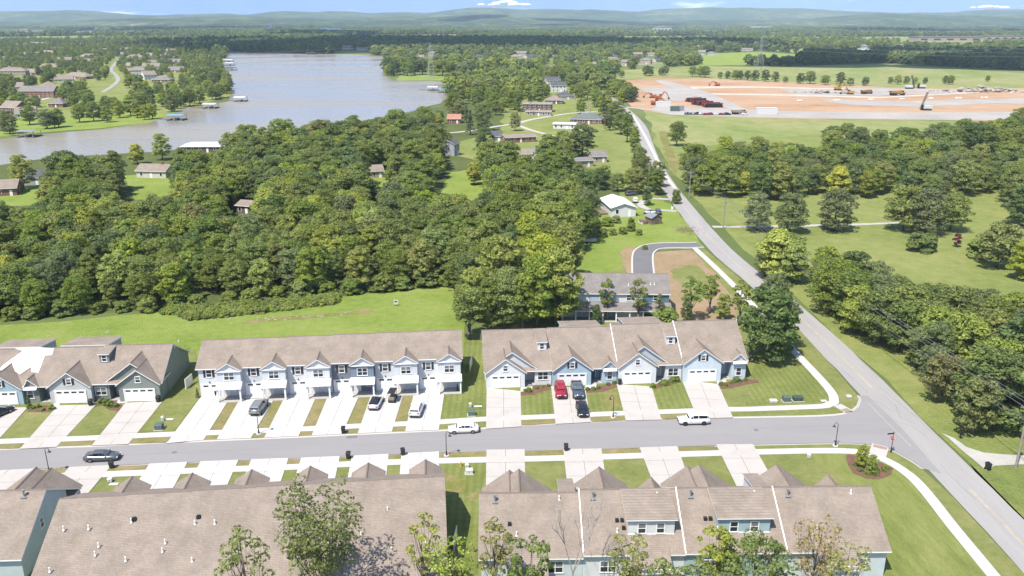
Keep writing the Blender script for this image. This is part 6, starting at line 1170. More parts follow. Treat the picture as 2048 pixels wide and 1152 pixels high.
# ---------------------------------------------------------------- trees, shrubs, weeds
import numpy as np
LEAF = {'mid': leafmat('leaf_mid', (0.131, 0.176, 0.043), (0.341, 0.393, 0.087)), 'dark': leafmat('leaf_dark', (0.088, 0.132, 0.045), (0.234, 0.296, 0.090)), 'bright': leafmat('leaf_bright', (0.185, 0.238, 0.043), (0.447, 0.483, 0.090)), 'grey': leafmat('leaf_grey', (0.128, 0.163, 0.064), (0.305, 0.345, 0.135)), 'yellow': leafmat('leaf_yellow', (0.256, 0.289, 0.043), (0.568, 0.566, 0.085)), 'olive': leafmat('leaf_olive', (0.167, 0.187, 0.055), (0.384, 0.387, 0.117)), 'rust': leafmat('leaf_rust', (0.256, 0.200, 0.085), (0.512, 0.414, 0.183)), 'purple': leafmat('leaf_purple', (0.114, 0.035, 0.043), (0.256, 0.083, 0.085))}
def leaf_cloud(seed, H, Rr, z0, nl, per, leaf, shape='round', squash=.8, fill=.25, lobe=(.26, .42)):
    """leaf faces gathered in clumps spread through a crown; returns vertices (n*4, 3) and clump centres"""
    g_ = np.random.default_rng(seed); V = []; C = []
    for i in range(nl):
        t = (i+.5)/nl; zt = z0 + (H-z0)*(t*.92+.04); u = (zt-z0)/(H-z0)
        if shape == 'round': env = math.sqrt(max(.05, 1-(2*u-.85)**2/1.35))
        elif shape == 'cone': env = max(.08, 1.0-u)**.85
        elif shape == 'tall': env = math.sqrt(max(.06, 1-(2*u-.95)**2))*.9
        elif shape == 'vase': env = .35+.75*u*(1.25-u*.75)
        else: env = math.sqrt(max(.1, 1-(u*.9)**2))
        lr = Rr*g_.uniform(*lobe)*(.75 if shape == 'cone' else 1)*(.75+.25*env)
        a = i*2.39996+g_.uniform(-.5, .5); out = g_.random() < .22; rr = max(0, Rr*env-lr*.75)*math.sqrt(g_.uniform(fill, 1.0))*g_.uniform(.82, 1.12)*(1.18 if out else 1); lr *= .72 if out else 1; zt += g_.normal()*(H-z0)*.045
        c = np.array([rr*math.cos(a), rr*math.sin(a), min(zt, H-lr*.7)]); C.append((c, lr))
        n = int(per*(lr/(Rr*.30))**1.7)+6
        d = g_.normal(size=(n, 3)); d[:, 2] = np.abs(d[:, 2])*1.0 - .45*(g_.random(n) < .45)*np.abs(d[:, 2])*2; d /= np.linalg.norm(d, axis=1)[:, None]
        p = c + d*lr*np.array([1, 1, squash])*g_.uniform(.74, 1.12, n)[:, None]
        nr = d + g_.normal(size=(n, 3))*.40; nr[:, 2] += .30; nr /= np.linalg.norm(nr, axis=1)[:, None]
        t1 = np.cross(nr, g_.normal(size=(n, 3))); t1 /= np.linalg.norm(t1, axis=1)[:, None]; t2 = np.cross(nr, t1)
        s = (leaf*g_.uniform(.55, 1.35, n))[:, None]
        q = np.stack([p - t1*s*.62, p - t2*s*.40 + nr*s*.10, p + t1*s*.62, p + t2*s*.40 + nr*s*.10], 1); V.append(q.reshape(-1, 3))
    return np.concatenate(V), C
def leaf_mesh(name, V, m, extra=None):
    """extra = MB of woody parts (material slot 1)"""
    n = len(V)//4; verts = V; loops = np.arange(4*n, dtype=np.int32)
    me = bpy.data.meshes.new(name)
    ev = np.array(extra.v, dtype=float) if extra else np.zeros((0, 3)); ef = extra.f if extra else []
    me.vertices.add(len(V)+len(ev)); me.vertices.foreach_set('co', np.concatenate([V, ev]).astype(np.float32).ravel())
    el = [i+4*n for f in ef for i in f]
    me.loops.add(4*n+len(el)); me.loops.foreach_set('vertex_index', np.concatenate([loops, np.array(el, dtype=np.int32)]))
    me.polygons.add(n+len(ef)); ls = np.concatenate([np.arange(n)*4, 4*n + np.cumsum([0]+[len(f) for f in ef])[:-1] if ef else np.zeros(0)]).astype(np.int32)
    me.polygons.foreach_set('loop_start', ls)
    me.polygons.foreach_set('material_index', np.array([0]*n+[1]*len(ef), dtype=np.int32))
    me.materials.append(m); 
    if extra: me.materials.append(BARK)
    me.update(calc_edges=True); me.validate(); return me
def wood(H, Rr, C, seed, limbs=6, tr=None, z0=0):
    r_ = random.Random(seed); mb = MB(); tr = tr or H*.022
    x, y = r_.uniform(-.3, .3), r_.uniform(-.3, .3); top = Vector((x, y, H*.72))
    pts = [Vector((0, 0, -.3)), Vector((x*.3, y*.3, H*.25)), Vector((x*.8, y*.6, H*.5)), top]
    rs = [tr*1.25, tr, tr*.7, tr*.3]
    for i in range(3): mb.tube(pts[i], pts[i+1], rs[i], rs[i+1], 7)
    for k in range(min(limbs, len(C))):
        c, lr = C[(k*len(C))//limbs]; c = Vector(c); h = min(.9, max(.25, c.z/H-.22)); s = Vector((x*h, y*h, H*h*.85)); m_ = s.lerp(c, .55) - Vector((0, 0, lr*.15))
        mb.tube(s, m_, tr*.45, tr*.28, 5); mb.tube(m_, c, tr*.28, tr*.08, 5)
    return mb
TREE = {}
def species(key, H, Rr, z0, nl, per, leaf, m, shape, limbs=6, n=2, fill=.25, lobe=(.26, .42), squash=.8):
    for v in range(n):
        V, C = leaf_cloud(hash_(key)+v*13, H, Rr, z0, nl, per, leaf, shape, squash, fill, lobe)
        wd = wood(H, Rr, C, v+len(key), limbs)
        TREE[(key, v)] = (V, wd, m, H)
def hash_(s): return sum((i+1)*ord(c) for i, c in enumerate(s)) % 9973
species('oak', 13, 5.6, 2.2, 72, 170, .40, 'mid', 'round', n=3, lobe=(.17, .33))
species('dark', 13, 5.2, 1.8, 66, 180, .40, 'dark', 'round', n=2, lobe=(.17, .33))
species('maple', 12, 4.6, 1.8, 62, 165, .40, 'bright', 'round', n=3, lobe=(.17, .34))
species('tall', 15, 4.4, 2.5, 66, 160, .40, 'mid', 'tall', n=2, lobe=(.18, .34))
species('grey', 13, 5.4, 1.2, 72, 170, .38, 'grey', 'round', n=2, lobe=(.17, .32))
species('olive', 11, 4.6, 1.8, 58, 150, .40, 'olive', 'round', n=2, lobe=(.17, .33))
species('cedar', 11, 2.9, .6, 50, 130, .36, 'dark', 'cone', n=2)
species('yellow', 10, 4.0, 1.2, 36, 210, .40, 'yellow', 'round', n=1)
species('red', 4, 1.6, .4, 14, 90, .3, 'purple', 'tall', 3, n=1)
species('airy', 10, 2.6, 3.4, 18, 90, .34, 'mid', 'tall', 9, n=2, fill=.4, lobe=(.24, .40))
species('bush', 3.4, 2.6, .1, 20, 150, .36, 'mid', 'dome', 4, n=2)
MESH = {}
def tmesh(key, v, part):
    k = (key, v, part)
    if k not in MESH:
        V, wd, m, H = TREE[(key, v)]
        if part == 'all': MESH[k] = leaf_mesh('tree', V, LEAF[m], wd)
        elif part == 'crown': MESH[k] = leaf_mesh('crown', V, LEAF[m])
        else: MESH[k] = wd.mesh('trunk', BARK, True)
    return MESH[k]
def nvar(key): return sum(1 for k in TREE if k[0] == key)
def tree(key, p, h, label, group=None, name='tree', w_=1.0, parts=True, cat='tree', seed=None):
    v = rnd.randrange(nvar(key)); s = h/TREE[(key, v)][3]
    if parts:
        o = empty(name, (p[0], p[1], 0), rnd.uniform(0, 6.28), label, cat, group); o.scale = (s*w_, s*w_, s)
        put('trunk', tmesh(key, v, 'trunk'), o); put('crown', tmesh(key, v, 'crown'), o)
    else:
        o = put(name, tmesh(key, v, 'all'), None, (p[0], p[1], 0), rnd.uniform(0, 6.28), label=label, cat=cat, group=group); o.scale = (s*w_*rnd.uniform(.92, 1.08), s*w_*rnd.uniform(.92, 1.08), s)
    return o
def inside(poly, x, y):
    c = False; n = len(poly); j = n-1
    for i in range(n):
        xi, yi = poly[i].x, poly[i].y; xj, yj = poly[j].x, poly[j].y
        if (yi > y) != (yj > y) and x < (xj-xi)*(y-yi)/(yj-yi)+xi: c = not c
        j = i
    return c
mainL = smooth_line(MAIN, 6)
def clear_road(x, y, m=6.5): return all((p.x-x)**2+(p.y-y)**2 > m*m for p in mainL)
class Grid:
    def __init__(s, c): s.c = c; s.d = {}
    def ok(s, x, y, r):
        k = int(r//s.c)+1; i, j = int(x//s.c), int(y//s.c)
        for a in range(i-k, i+k+1):
            for b in range(j-k, j+k+1):
                for (u, v) in s.d.get((a, b), ()):
                    if (u-x)**2+(v-y)**2 < r*r: return False
        return True
    def add(s, x, y): s.d.setdefault((int(x//s.c), int(y//s.c)), []).append((x, y))
def scatter(poly, spacing, grid=None, tries=30, holes=(), seed=1, road=6.5, block=True, ragged=0):
    r_ = random.Random(seed); xs = [p.x for p in poly]; ys = [p.y for p in poly]; grid = grid or Grid(8.0)
    A = abs(sum(poly[i].x*poly[(i+1) % len(poly)].y - poly[(i+1) % len(poly)].x*poly[i].y for i in range(len(poly))))/2
    bb = (max(xs)-min(xs))*(max(ys)-min(ys)); N = int(bb/(spacing*spacing)*tries/8); out = []
    for _ in range(N):
        x, y = r_.uniform(min(xs), max(xs)), r_.uniform(min(ys), max(ys)); s = spacing*(.8+.5*r_.random())
        if not inside(poly, x, y) or not grid.ok(x, y, s): continue
        if any(inside(h, x, y) for h in holes): continue
        if block and any((bx-x)**2+(by-y)**2 < br*br for bx, by, br in BLOCK): continue
        if road and not clear_road(x, y, road): continue
        grid.add(x, y); out.append((x, y))
    return out
def in_view(x, y, h, rr, p=.93):
    """would this tree stand across something that lies open in the photograph?"""
    d = y*CP + CAM_H*SP; px, py = PX((x, y, 0)); _, pt = PX((x, y, h)); w_ = rr/d*FPX*.8
    for a, b, c, e, dist in VIS:
        if y < dist-1 and px+w_ > a and px-w_ < b and pt+2 < e and py > c: return True
    return False
for a_ in ((0, 120, 298, 322, 500), (1040, 1190, 224, 262, 560), (880, 965, 335, 385, 330), (265, 335, 345, 392, 375), (960, 1040, 232, 262, 560), (1180, 1262, 262, 300, 470), (1195, 1330, 395, 430, 300), (1180, 1255, 300, 332, 400), (0, 70, 388, 402, 340), (190, 245, 140, 186, 900), (0, 320, 240, 262, 560)): VIS.append(a_)
r2 = random.Random(11)
def pick(w_): 
    t = r2.random()*sum(a for _, a in w_)
    for k, a in w_:
        t -= a
        if t <= 0: return k
    return w_[-1][0]
# --- the wood behind the meadow
WOOD_POLY = gp((-160, 660), (0, 640), (300, 616), (600, 592), (900, 566), (930, 630), (1010, 640), (1095, 640), (1120, 600), (1145, 520), (1180, 455), (1195, 400), (1180, 372), (1130, 345), (1080, 335), (990, 345), (900, 335), (850, 290), (780, 292), (640, 300), (480, 330), (350, 362), (180, 385), (60, 420), (-160, 440))
HOLES = [gp((268, 362), (335, 352), (345, 384), (300, 398), (265, 390)), gp((875, 395), (905, 350), (965, 330), (985, 345), (960, 385), (900, 420)), gp((735, 345), (775, 338), (800, 360), (740, 372)), gp((460, 425), (510, 420), (520, 438), (470, 442))]
wood_pts = scatter(WOOD_POLY, 4.6, Grid(7), 40, HOLES, 3)
wood_pts.sort(key=lambda p: p[0]**2+p[1]**2)
MIXW = [('oak', 5), ('maple', 3.2), ('dark', 1.3), ('tall', 2.2), ('olive', .9), ('grey', .6), ('cedar', .9), ('yellow', .12)]
def wood_h(x, y):
    px, py = PX((x, y, 0)); t = max(0, min(1, (640-py)/280)); return (9.0 + 4.5*t)*r2.uniform(.78, 1.22)
# trees the camera sees most of: nearest first, thinned behind
N_IND = 330
SPN = dict(oak='full green broadleaf tree', maple='bright green rounded tree', dark='dark green dense tree', tall='tall narrow green tree', olive='olive brown-green tree', grey='dull grey-green tree', cedar='pointed dark conifer', yellow='yellow-green tree', airy='thin sparse tree', bush='leafy bush')
for (x, y) in wood_pts[:N_IND]:
    k = pick(MIXW); h = wood_h(x, y); h *= .8 if k == 'cedar' else 1
    if in_view(x, y, h, 5): continue
    tree(k, (x, y), h, SPN[k] + ' in the dense wood between meadow and lake', 'trees of the dense wood behind the meadow', 'woodland_tree', parts=False)
STUFF = [(x, y, wood_h(x, y)) for x, y in wood_pts[N_IND:]]; STUFF = [s for s in STUFF if not in_view(s[0], s[1], s[2], 5)]
# undergrowth along the wood edge
edge = gp((-160, 664), (0, 645), (300, 621), (600, 597), (905, 570))
el = smooth_line(edge, 2.6)
for i, p in enumerate(el):
    if i % 2 == 0: tree('bush', (p.x + r2.uniform(-1, 1), p.y + r2.uniform(-.3, 2.5)), r2.uniform(2.2, 4.2), 'leafy bush at the foot of the wood edge along the meadow', 'bushes along the wood edge', 'bush', 1.1, False, 'bush')
def plant(mix, x, y, lo, hi, where, group, name, w_=1.0, rr=5):
    k = pick(mix); h = r2.uniform(lo, hi)
    if in_view(x, y, h, rr*w_): return
    tree(k, (x, y), h, SPN[k] + ' ' + where, group, name, w_, False)
# --- trees with a place of their own: pixel of the foot, height, kind
OWN = [
 (1533, 722, 14.5, 'dark', 1.05, 'big dark round tree on the corner lawn by the curving sidewalk'),
 (1560, 700, 11, 'dark', .9, 'dark tree close behind the corner lawn tree'), (1545, 655, 12, 'grey', .8, 'grey-green tree between sidewalk and main road'), (1478, 652, 10, 'airy', 1.0, 'thin leafy tree beside the sidewalk behind the row'), (1445, 640, 6, 'maple', .8, 'small bright tree on the bare earth'), (1418, 628, 9, 'airy', 1.0, 'leaning thin tree on the bare earth'), (1380, 642, 10, 'airy', 1.1, 'slim tree with a dark base at the edge of the bare earth'), (1372, 646, 5, 'dark', .7, 'dark low tree under the slim one at the bare earth'), (1212, 642, 9.5, 'airy', .8, 'slim tree before the porch of the panelled row'), (1276, 648, 10, 'airy', .9, 'slim tree with a bright crown before the panelled row'), (1318, 645, 6.5, 'airy', .7, 'thin young tree at the end of the panelled row'), (1330, 650, 3.6, 'bush', 1.2, 'green bush at the end of the panelled row porch'), (1192, 650, 4.6, 'dark', .7, 'dark tree covering part of the panelled row porch'),
 (1120, 640, 11, 'tall', .75, 'tall leafy tree at the left end of the panelled row'), (1112, 652, 17, 'maple', .9, 'large leafy tree behind the first unit of the pale blue row'), (1075, 655, 15.5, 'maple', .8, 'tall tree beside the large leafy one behind the pale blue row'), (1045, 662, 12, 'tall', .8, 'slender dark tree behind the first pale blue roof'), (1010, 660, 13, 'oak', .8, 'broad tree behind the ridge of the first pale blue unit'), (975, 668, 12, 'tall', .8, 'slender tree at the edge of the lawn gap'), (938, 680, 11, 'airy', 1.4, 'bright thin tree where the meadow meets the lawn gap'), (955, 640, 12, 'maple', .9, 'bright tree at the meadow end of the tree group'), (925, 640, 8, 'maple', .9, 'small bright tree at the corner of the meadow'), (1000, 600, 15, 'maple', 1.0, 'broad tree deep behind the pale blue row'), (1085, 600, 15, 'maple', 1.0, 'bright broad tree above the large leafy one'), (1130, 560, 14, 'maple', .9, 'bright tree at the edge of the roadside meadow'),
 # corner island shrubs
 (1722, 935, 3.6, 'maple', .75, 'young tree in the mulch bed, the taller of two'), (1742, 948, 3.0, 'maple', .8, 'young tree in the mulch bed, the lower of two'),
 # main road, right side
 (1548, 560, 13, 'yellow', 1.0, 'yellow-green tree at the top of the roadside belt'), (1530, 555, 9, 'grey', .9, 'grey-green tree beside the yellow-green one'), (1985, 850, 13, 'dark', 1.3, 'huge dense dark tree by the main road'), (2050, 790, 15, 'dark', 1.3, 'huge dark tree behind the gravel drive'), (1945, 868, 9.5, 'olive', .9, 'brownish loose tree on the bank by the mailbox'), (1880, 805, 9, 'olive', .9, 'bright loose tree at the foot of the dark one by the road'), (1866, 770, 7, 'grey', .9, 'grey shrub-like tree on the bank by the road'), (1830, 735, 8, 'airy', 1.6, 'thin tree with a bare trunk on the road bank'), (2100, 700, 14, 'dark', 1.2, 'dark tree at the pasture corner'),
 # pasture
 (1512, 462, 11.5, 'grey', 1.1, 'grey-green round tree, first of three by the pasture lane'), (1580, 466, 12, 'grey', 1.15, 'grey-green round tree, middle of three by the pasture lane'), (1668, 462, 13, 'grey', 1.2, 'grey-green round tree, last of three by the pasture lane'), (1805, 462, 14, 'oak', 1.1, 'tall oak at the bend of the pasture lane'), (1850, 470, 14, 'grey', 1.1, 'grey-green oak beside the lane bend'), (1900, 462, 12, 'oak', 1.1, 'broad oak beyond the lane bend'), (1842, 502, 5.5, 'bush', 1.1, 'round bush by the pasture fence'), (1912, 494, 4, 'red', .9, 'small dark red tree in the pasture'), (1992, 535, 12, 'olive', 1.2, 'spreading pale tree leaning over the pasture'), (1962, 515, 5, 'bush', 1.2, 'dark bush behind the spreading pale tree'), (2045, 452, 13, 'dark', 1.2, 'dark round tree at the pasture edge'), (2045, 560, 10, 'maple', 1.1, 'bright tree at the right pasture border'),
 # road left side
 (1268, 318, 15, 'tall', .7, 'tall narrow tree beside the road bend'), (1278, 345, 11, 'oak', .8, 'round tree where the road bends'), (1254, 285, 16, 'tall', .8, 'tall tree before the brick house by the road'), (1353, 292, 12.5, 'oak', .95, 'lone round tree in the hay field by the road'), (1164, 312, 15, 'dark', 1.35, 'big round dark tree among the lakeside houses'), (1097, 332, 10, 'cedar', 1.1, 'dark conifer beside the round pool'), (1138, 338, 8, 'grey', .9, 'grey-green tree beside the dark conifer'), (1293, 411, 6.5, 'dark', .8, 'small dark tree in the loop of the gravel drive'), (1352, 408, 5, 'bush', .5, 'low shrub at the road edge'),
 (965, 262, 16, 'grey', 1.0, 'tall grey-green tree by the lakeside lane'), (970, 315, 14, 'dark', 1.0, 'dense dark tree by the grey cottage'), (1030, 262, 11, 'olive', .8, 'open pale tree at the lane fork'), (948, 370, 9, 'yellow', .9, 'yellowish tree in the clearing'), (1213, 250, 6, 'red', 1.4, 'dark purple tree at the end of the brick house'),
 (135, 395, 17, 'dark', 1.25, 'very large dark tree over the lakeside clearing'), (215, 385, 14, 'olive', 1.1, 'broad olive tree beside the very large dark one'), (48, 378, 13, 'maple', 1.0, 'bright tree by the grey house at the lake'), (325, 320, 12, 'maple', 1.0, 'bright round tree at the lake edge by the ranch house'), (275, 328, 9, 'yellow', 1.0, 'yellow-green low tree at the lake edge'), (570, 320, 19, 'oak', 1.1, 'very tall oak standing over the lake shore'), (500, 318, 16, 'oak', 1.0, 'tall oak left of the tallest shore oak'), (640, 315, 17, 'olive', 1.0, 'tall thin-topped tree on the lake shore'), (710, 305, 16, 'dark', 1.0, 'dark tree on the lake shore'), (795, 290, 18, 'oak', 1.1, 'tall shore oak with a high crown'), (850, 270, 16, 'oak', 1.0, 'oak at the head of the cove'), (905, 215, 13, 'dark', .9, 'dark tree at the cove mouth')]
for px, py, h, k, w_, lb in OWN:
    if lb == 'x': continue
    tree(k, G(px, py), h, lb, w_=w_, cat='bush' if 'bush' in lb or 'shrub at' in lb else 'tree', name='bush' if 'bush' in lb else 'tree')
LEAFP = {}
# roadside belt right of the main road
BELT = gp((1545, 548), (1600, 560), (1690, 588), (1800, 625), (1930, 665), (2120, 715), (2300, 900), (2140, 900), (2040, 850), (1950, 830), (1880, 790), (1800, 725), (1740, 690), (1675, 642), (1605, 596))
gb = Grid(7)
for px, py, h, k, w_, lb in OWN: q = G(px, py); gb.add(q.x, q.y)
for x, y in scatter(BELT, 4.6, gb, 40, seed=5, road=6.5): plant([('oak', 4), ('maple', 2.5), ('grey', 1.5), ('dark', 1.5), ('olive', .6)], x, y, 9, 12.5, 'in the belt between the main road and the pasture', 'trees of the roadside belt', 'roadside_tree', 1.0)
# tree band across the pasture
BAND = gp((1375, 392), (1480, 398), (1600, 402), (1720, 400), (1850, 400), (1960, 392), (2120, 380), (2120, 330), (1990, 335), (1900, 345), (1830, 322), (1760, 322), (1660, 328), (1560, 340), (1470, 330), (1400, 335), (1372, 358))
for x, y in scatter(BAND, 6.4, Grid(8), 40, seed=6, road=8): plant([('oak', 4), ('maple', 2), ('grey', 2), ('dark', 2), ('olive', .8), ('yellow', .2)], x, y, 8, 14, 'in the band of trees across the pasture', 'trees of the pasture band', 'pasture_tree', 1.0)
for poly, sp in ((gp((1640, 300), (1700, 298), (1790, 305), (1890, 300), (1890, 318), (1640, 318)), 8), (gp((1870, 300), (2120, 300), (2120, 262), (2040, 262), (1960, 285), (1880, 288)), 8), (gp((2000, 340), (2120, 340), (2120, 470), (2030, 440)), 7)):
    for x, y in scatter(poly, sp, Grid(8), 40, seed=8): plant([('oak', 3), ('maple', 2), ('dark', 2), ('grey', 1)], x, y, 9, 14, 'in the band of trees across the pasture', 'trees of the pasture band', 'pasture_tree', 1.0)
# among the lakeside houses
MIDP = gp((850, 290), (900, 335), (990, 345), (1090, 335), (1200, 345), (1250, 300), (1240, 250), (1205, 215), (1190, 196), (1150, 170), (1110, 150), (1050, 160), (960, 180), (905, 200), (900, 225), (850, 262))
lane = smooth_line(gp((1195, 224), (1105, 232), (1035, 247), (940, 262), (900, 266)), 8) + smooth_line(gp((1035, 250), (1105, 272)), 8)
for p in lane: BLOCK.append((p.x, p.y, 5))
MH = [gp((1040, 256), (1100, 246), (1110, 262), (1060, 275)), gp((1190, 270), (1240, 262), (1255, 330), (1195, 320)), gp((1040, 290), (1095, 285), (1095, 305), (1050, 305)), gp((1100, 215), (1180, 205), (1190, 225), (1110, 232))]
for x, y in scatter(MIDP, 12.5, Grid(10), 40, MH, 9, road=9): plant(MIXW, x, y, 8, 15, 'standing among the lakeside houses by the road', 'trees among the lakeside houses', 'garden_tree', 1.0)
for x, y in scatter(gp((1180, 352), (1215, 345), (1295, 340), (1325, 395), (1260, 395), (1215, 400), (1195, 420)), 6.5, Grid(8), 40, seed=12, road=5.5): plant(MIXW, x, y, 6, 11, 'behind the white gabled house', 'trees behind the white gabled house', 'garden_tree', 1.0)
for px, py, h in ((1245, 468, 2.2), (1262, 462, 2.4), (1225, 470, 2.0), (1205, 474, 2.6), (1190, 455, 3), (1278, 470, 1.8), (1232, 446, 2.4), (1214, 452, 2.8), (1262, 448, 2.0), (1180, 468, 3), (1290, 500, 1.4)): tree('bush', G(px, py), h, 'garden bush below the white gabled house', 'garden bushes below the white gabled house', 'bush', .9, False, 'bush')
# rows of trees along the far stretch of the road
for pts, sp in ((gp((1225, 205), (1205, 185), (1180, 168), (1160, 150), (1150, 135)), 13), (gp((1120, 160), (1108, 140), (1100, 125)), 14)):
    L = smooth_line(pts, sp)
    for p in L:
        for dx in (8, 15): tree(pick([('oak', 2), ('maple', 3), ('dark', 1)]), (p.x + dx + r2.uniform(-3, 3), p.y), r2.uniform(9, 13), 'leafy tree in the row along the far stretch of road', 'trees along the far road', 'roadside_tree', parts=False)
# peninsula across the lake
PEN = gp((-60, 232), (60, 224), (150, 232), (280, 226), (330, 230), (400, 210), (450, 192), (462, 180), (446, 160), (442, 140), (446, 112), (400, 104), (330, 96), (200, 84), (60, 80), (-60, 84))
lane2 = smooth_line(gp((205, 185), (225, 172), (236, 160), (230, 148), (222, 140), (232, 125), (240, 115)), 10)
for p in lane2: BLOCK.append((p.x, p.y, 9))
pen_pts = scatter(PEN, 13, Grid(20), 30, [gp((190, 180), (240, 178), (300, 165), (260, 158), (240, 165))], 14, road=0)
pen_pts.sort(key=lambda p: p[1])
for i, (x, y) in enumerate(pen_pts):
    if i < 280: plant([('oak', 3), ('maple', 3), ('dark', 2), ('grey', 1.5), ('tall', 1)], x, y, 8, 13, 'of the suburb across the lake', 'trees of the suburb across the lake', 'lakeside_tree', 1.15)
    else: STUFF.append((x, y, r2.uniform(8, 12)))
for px, py in ((95, 258), (110, 256), (118, 255), (160, 245), (188, 243), (205, 242), (215, 245), (240, 236), (262, 232), (275, 236), (290, 240), (305, 238), (60, 250), (380, 212), (400, 208), (425, 200), (440, 196), (452, 186), (460, 178), (455, 168), (448, 156), (445, 146), (5, 262), (20, 268)): tree(pick([('oak', 3), ('maple', 3), ('grey', 1)]), G(px, py), r2.uniform(9, 14), 'tree on the shore of the suburb across the lake', 'shore trees across the lake', 'lakeside_tree', 1.0, False)
for px, py in ((790, 150), (800, 149), (815, 152), (830, 150), (845, 149), (868, 151), (885, 152), (900, 150), (778, 142), (790, 140), (775, 130), (805, 140), (830, 140), (855, 142), (875, 140), (905, 143), (780, 120), (800, 125)): tree(pick([('oak', 3), ('maple', 2), ('dark', 2)]), G(px, py), r2.uniform(13, 19), 'leafy tree on the point below the pylon', 'trees on the pylon point', 'lakeside_tree', 1.2, False)
# hedge shrubs and site edge trees
for px, py in ((1243, 155), (1292, 152), (1300, 151), (1322, 151), (1330, 150), (1385, 153), (1400, 154), (1410, 155), (1440, 157), (1455, 158), (1470, 160), (1480, 160), (1495, 161), (1510, 162), (1530, 163), (1550, 164), (1570, 166), (1600, 168), (1620, 168), (1650, 170), (1680, 171), (1700, 172), (1730, 172), (1780, 168), (1795, 169), (1812, 168), (1830, 168), (1850, 168), (1890, 168), (1900, 169), (1975, 163)): tree(pick([('oak', 2), ('dark', 3), ('maple', 1)]), G(px, py), r2.uniform(6, 13), 'scrubby tree along the back edge of the construction site', 'trees behind the construction site', 'scrub_tree', 1.2, False)

# --- far woodland: points with low trees set on them (nobody could count these)
def lowtree(name, seed, H, Rr, m, nl=14, per=26, leaf=1.5):
    V, C = leaf_cloud(seed, H, Rr, .5, nl, per, leaf, 'round', .85, .2, (.3, .5)); me = leaf_mesh(name, V, LEAF[m]); return bpy.data.objects.new(name, me)
LOWT = [lowtree('far_crown', 5+i, 12, 6.4, m) for i, m in enumerate(('mid', 'dark', 'mid', 'dark', 'bright', 'grey'))]
def patch(name, seed, m):
    V = []
    r_ = random.Random(seed)
    for k in range(16):
        v, _ = leaf_cloud(seed*50+k, r_.uniform(9, 15), 7, .5, 7, 9, 4.2, 'round', .85, .2, (.35, .5)); V.append(v + np.array([r_.uniform(-32, 32), r_.uniform(-32, 32), 0]))
    me = leaf_mesh(name, np.concatenate(V), LEAF[m]); return bpy.data.objects.new(name, me)
PATCH = [patch('far_wood_patch', 3+i, m) for i, m in enumerate(('dark', 'mid', 'dark', 'grey'))]
HIGHT = []
for k in ('oak', 'maple', 'dark', 'tall'): HIGHT.append(bpy.data.objects.new('wood_crown', tmesh(k, 0, 'all')))
def far_wood(name, pts, srcs, base_h, label=None):
    """geometry nodes: one crown or patch instanced on every point; attribute sc = size"""
    n = len(pts); me = bpy.data.meshes.new(name); me.vertices.add(n); me.vertices.foreach_set('co', np.array([(p[0], p[1], 0) for p in pts], dtype=np.float32).ravel())
    for an, vals in (('sc', [p[2]/base_h for p in pts]), ('rot', [rnd.uniform(0, 6.28) for _ in pts])):
        a = me.attributes.new(an, 'FLOAT', 'POINT'); a.data.foreach_set('value', np.array(vals, dtype=np.float32))
    a = me.attributes.new('which', 'INT', 'POINT'); a.data.foreach_set('value', np.array([p[3] if len(p) > 3 else rnd.randrange(len(srcs)) for p in pts], dtype=np.int32))
    o = bpy.data.objects.new(name, me); COL.objects.link(o); tag(o, label, 'wood', kind='stuff') if label else tag(o, kind='stuff')
    ng = bpy.data.node_groups.new(name, 'GeometryNodeTree'); ng.interface.new_socket('Geometry', in_out='INPUT', socket_type='NodeSocketGeometry'); ng.interface.new_socket('Geometry', in_out='OUTPUT', socket_type='NodeSocketGeometry')
    N = ng.nodes; gi = N.new('NodeGroupInput'); go = N.new('NodeGroupOutput'); jo = N.new('GeometryNodeJoinGeometry')
    aw = N.new('GeometryNodeInputNamedAttribute'); aw.data_type = 'INT'; aw.inputs['Name'].default_value = 'which'
    asc = N.new('GeometryNodeInputNamedAttribute'); asc.data_type = 'FLOAT'; asc.inputs['Name'].default_value = 'sc'
    ar = N.new('GeometryNodeInputNamedAttribute'); ar.data_type = 'FLOAT'; ar.inputs['Name'].default_value = 'rot'
    cx = N.new('ShaderNodeCombineXYZ'); ng.links.new(ar.outputs['Attribute'], cx.inputs['Z'])
    for i, s in enumerate(srcs):
        oi = N.new('GeometryNodeObjectInfo'); oi.inputs['Object'].default_value = s; oi.inputs['As Instance'].default_value = True
        cp = N.new('FunctionNodeCompare'); cp.data_type = 'INT'; cp.operation = 'EQUAL'; ng.links.new(aw.outputs['Attribute'], [x for x in cp.inputs if x.name == 'A' and x.type == 'INT'][0]); [x for x in cp.inputs if x.name == 'B' and x.type == 'INT'][0].default_value = i
        ip = N.new('GeometryNodeInstanceOnPoints'); ng.links.new(gi.outputs[0], ip.inputs['Points']); ng.links.new(cp.outputs[0], ip.inputs['Selection']); ng.links.new(oi.outputs['Geometry'], ip.inputs['Instance'])
        ng.links.new(cx.outputs[0], ip.inputs['Rotation']); ng.links.new(asc.outputs['Attribute'], ip.inputs['Scale']); ng.links.new(ip.outputs[0], jo.inputs[0])
    ng.links.new(jo.outputs[0], go.inputs[0]); md = o.modifiers.new('woods', 'NODES'); md.node_group = ng; return o
if STUFF: far_wood('far_wood', STUFF, HIGHT, 13.5)
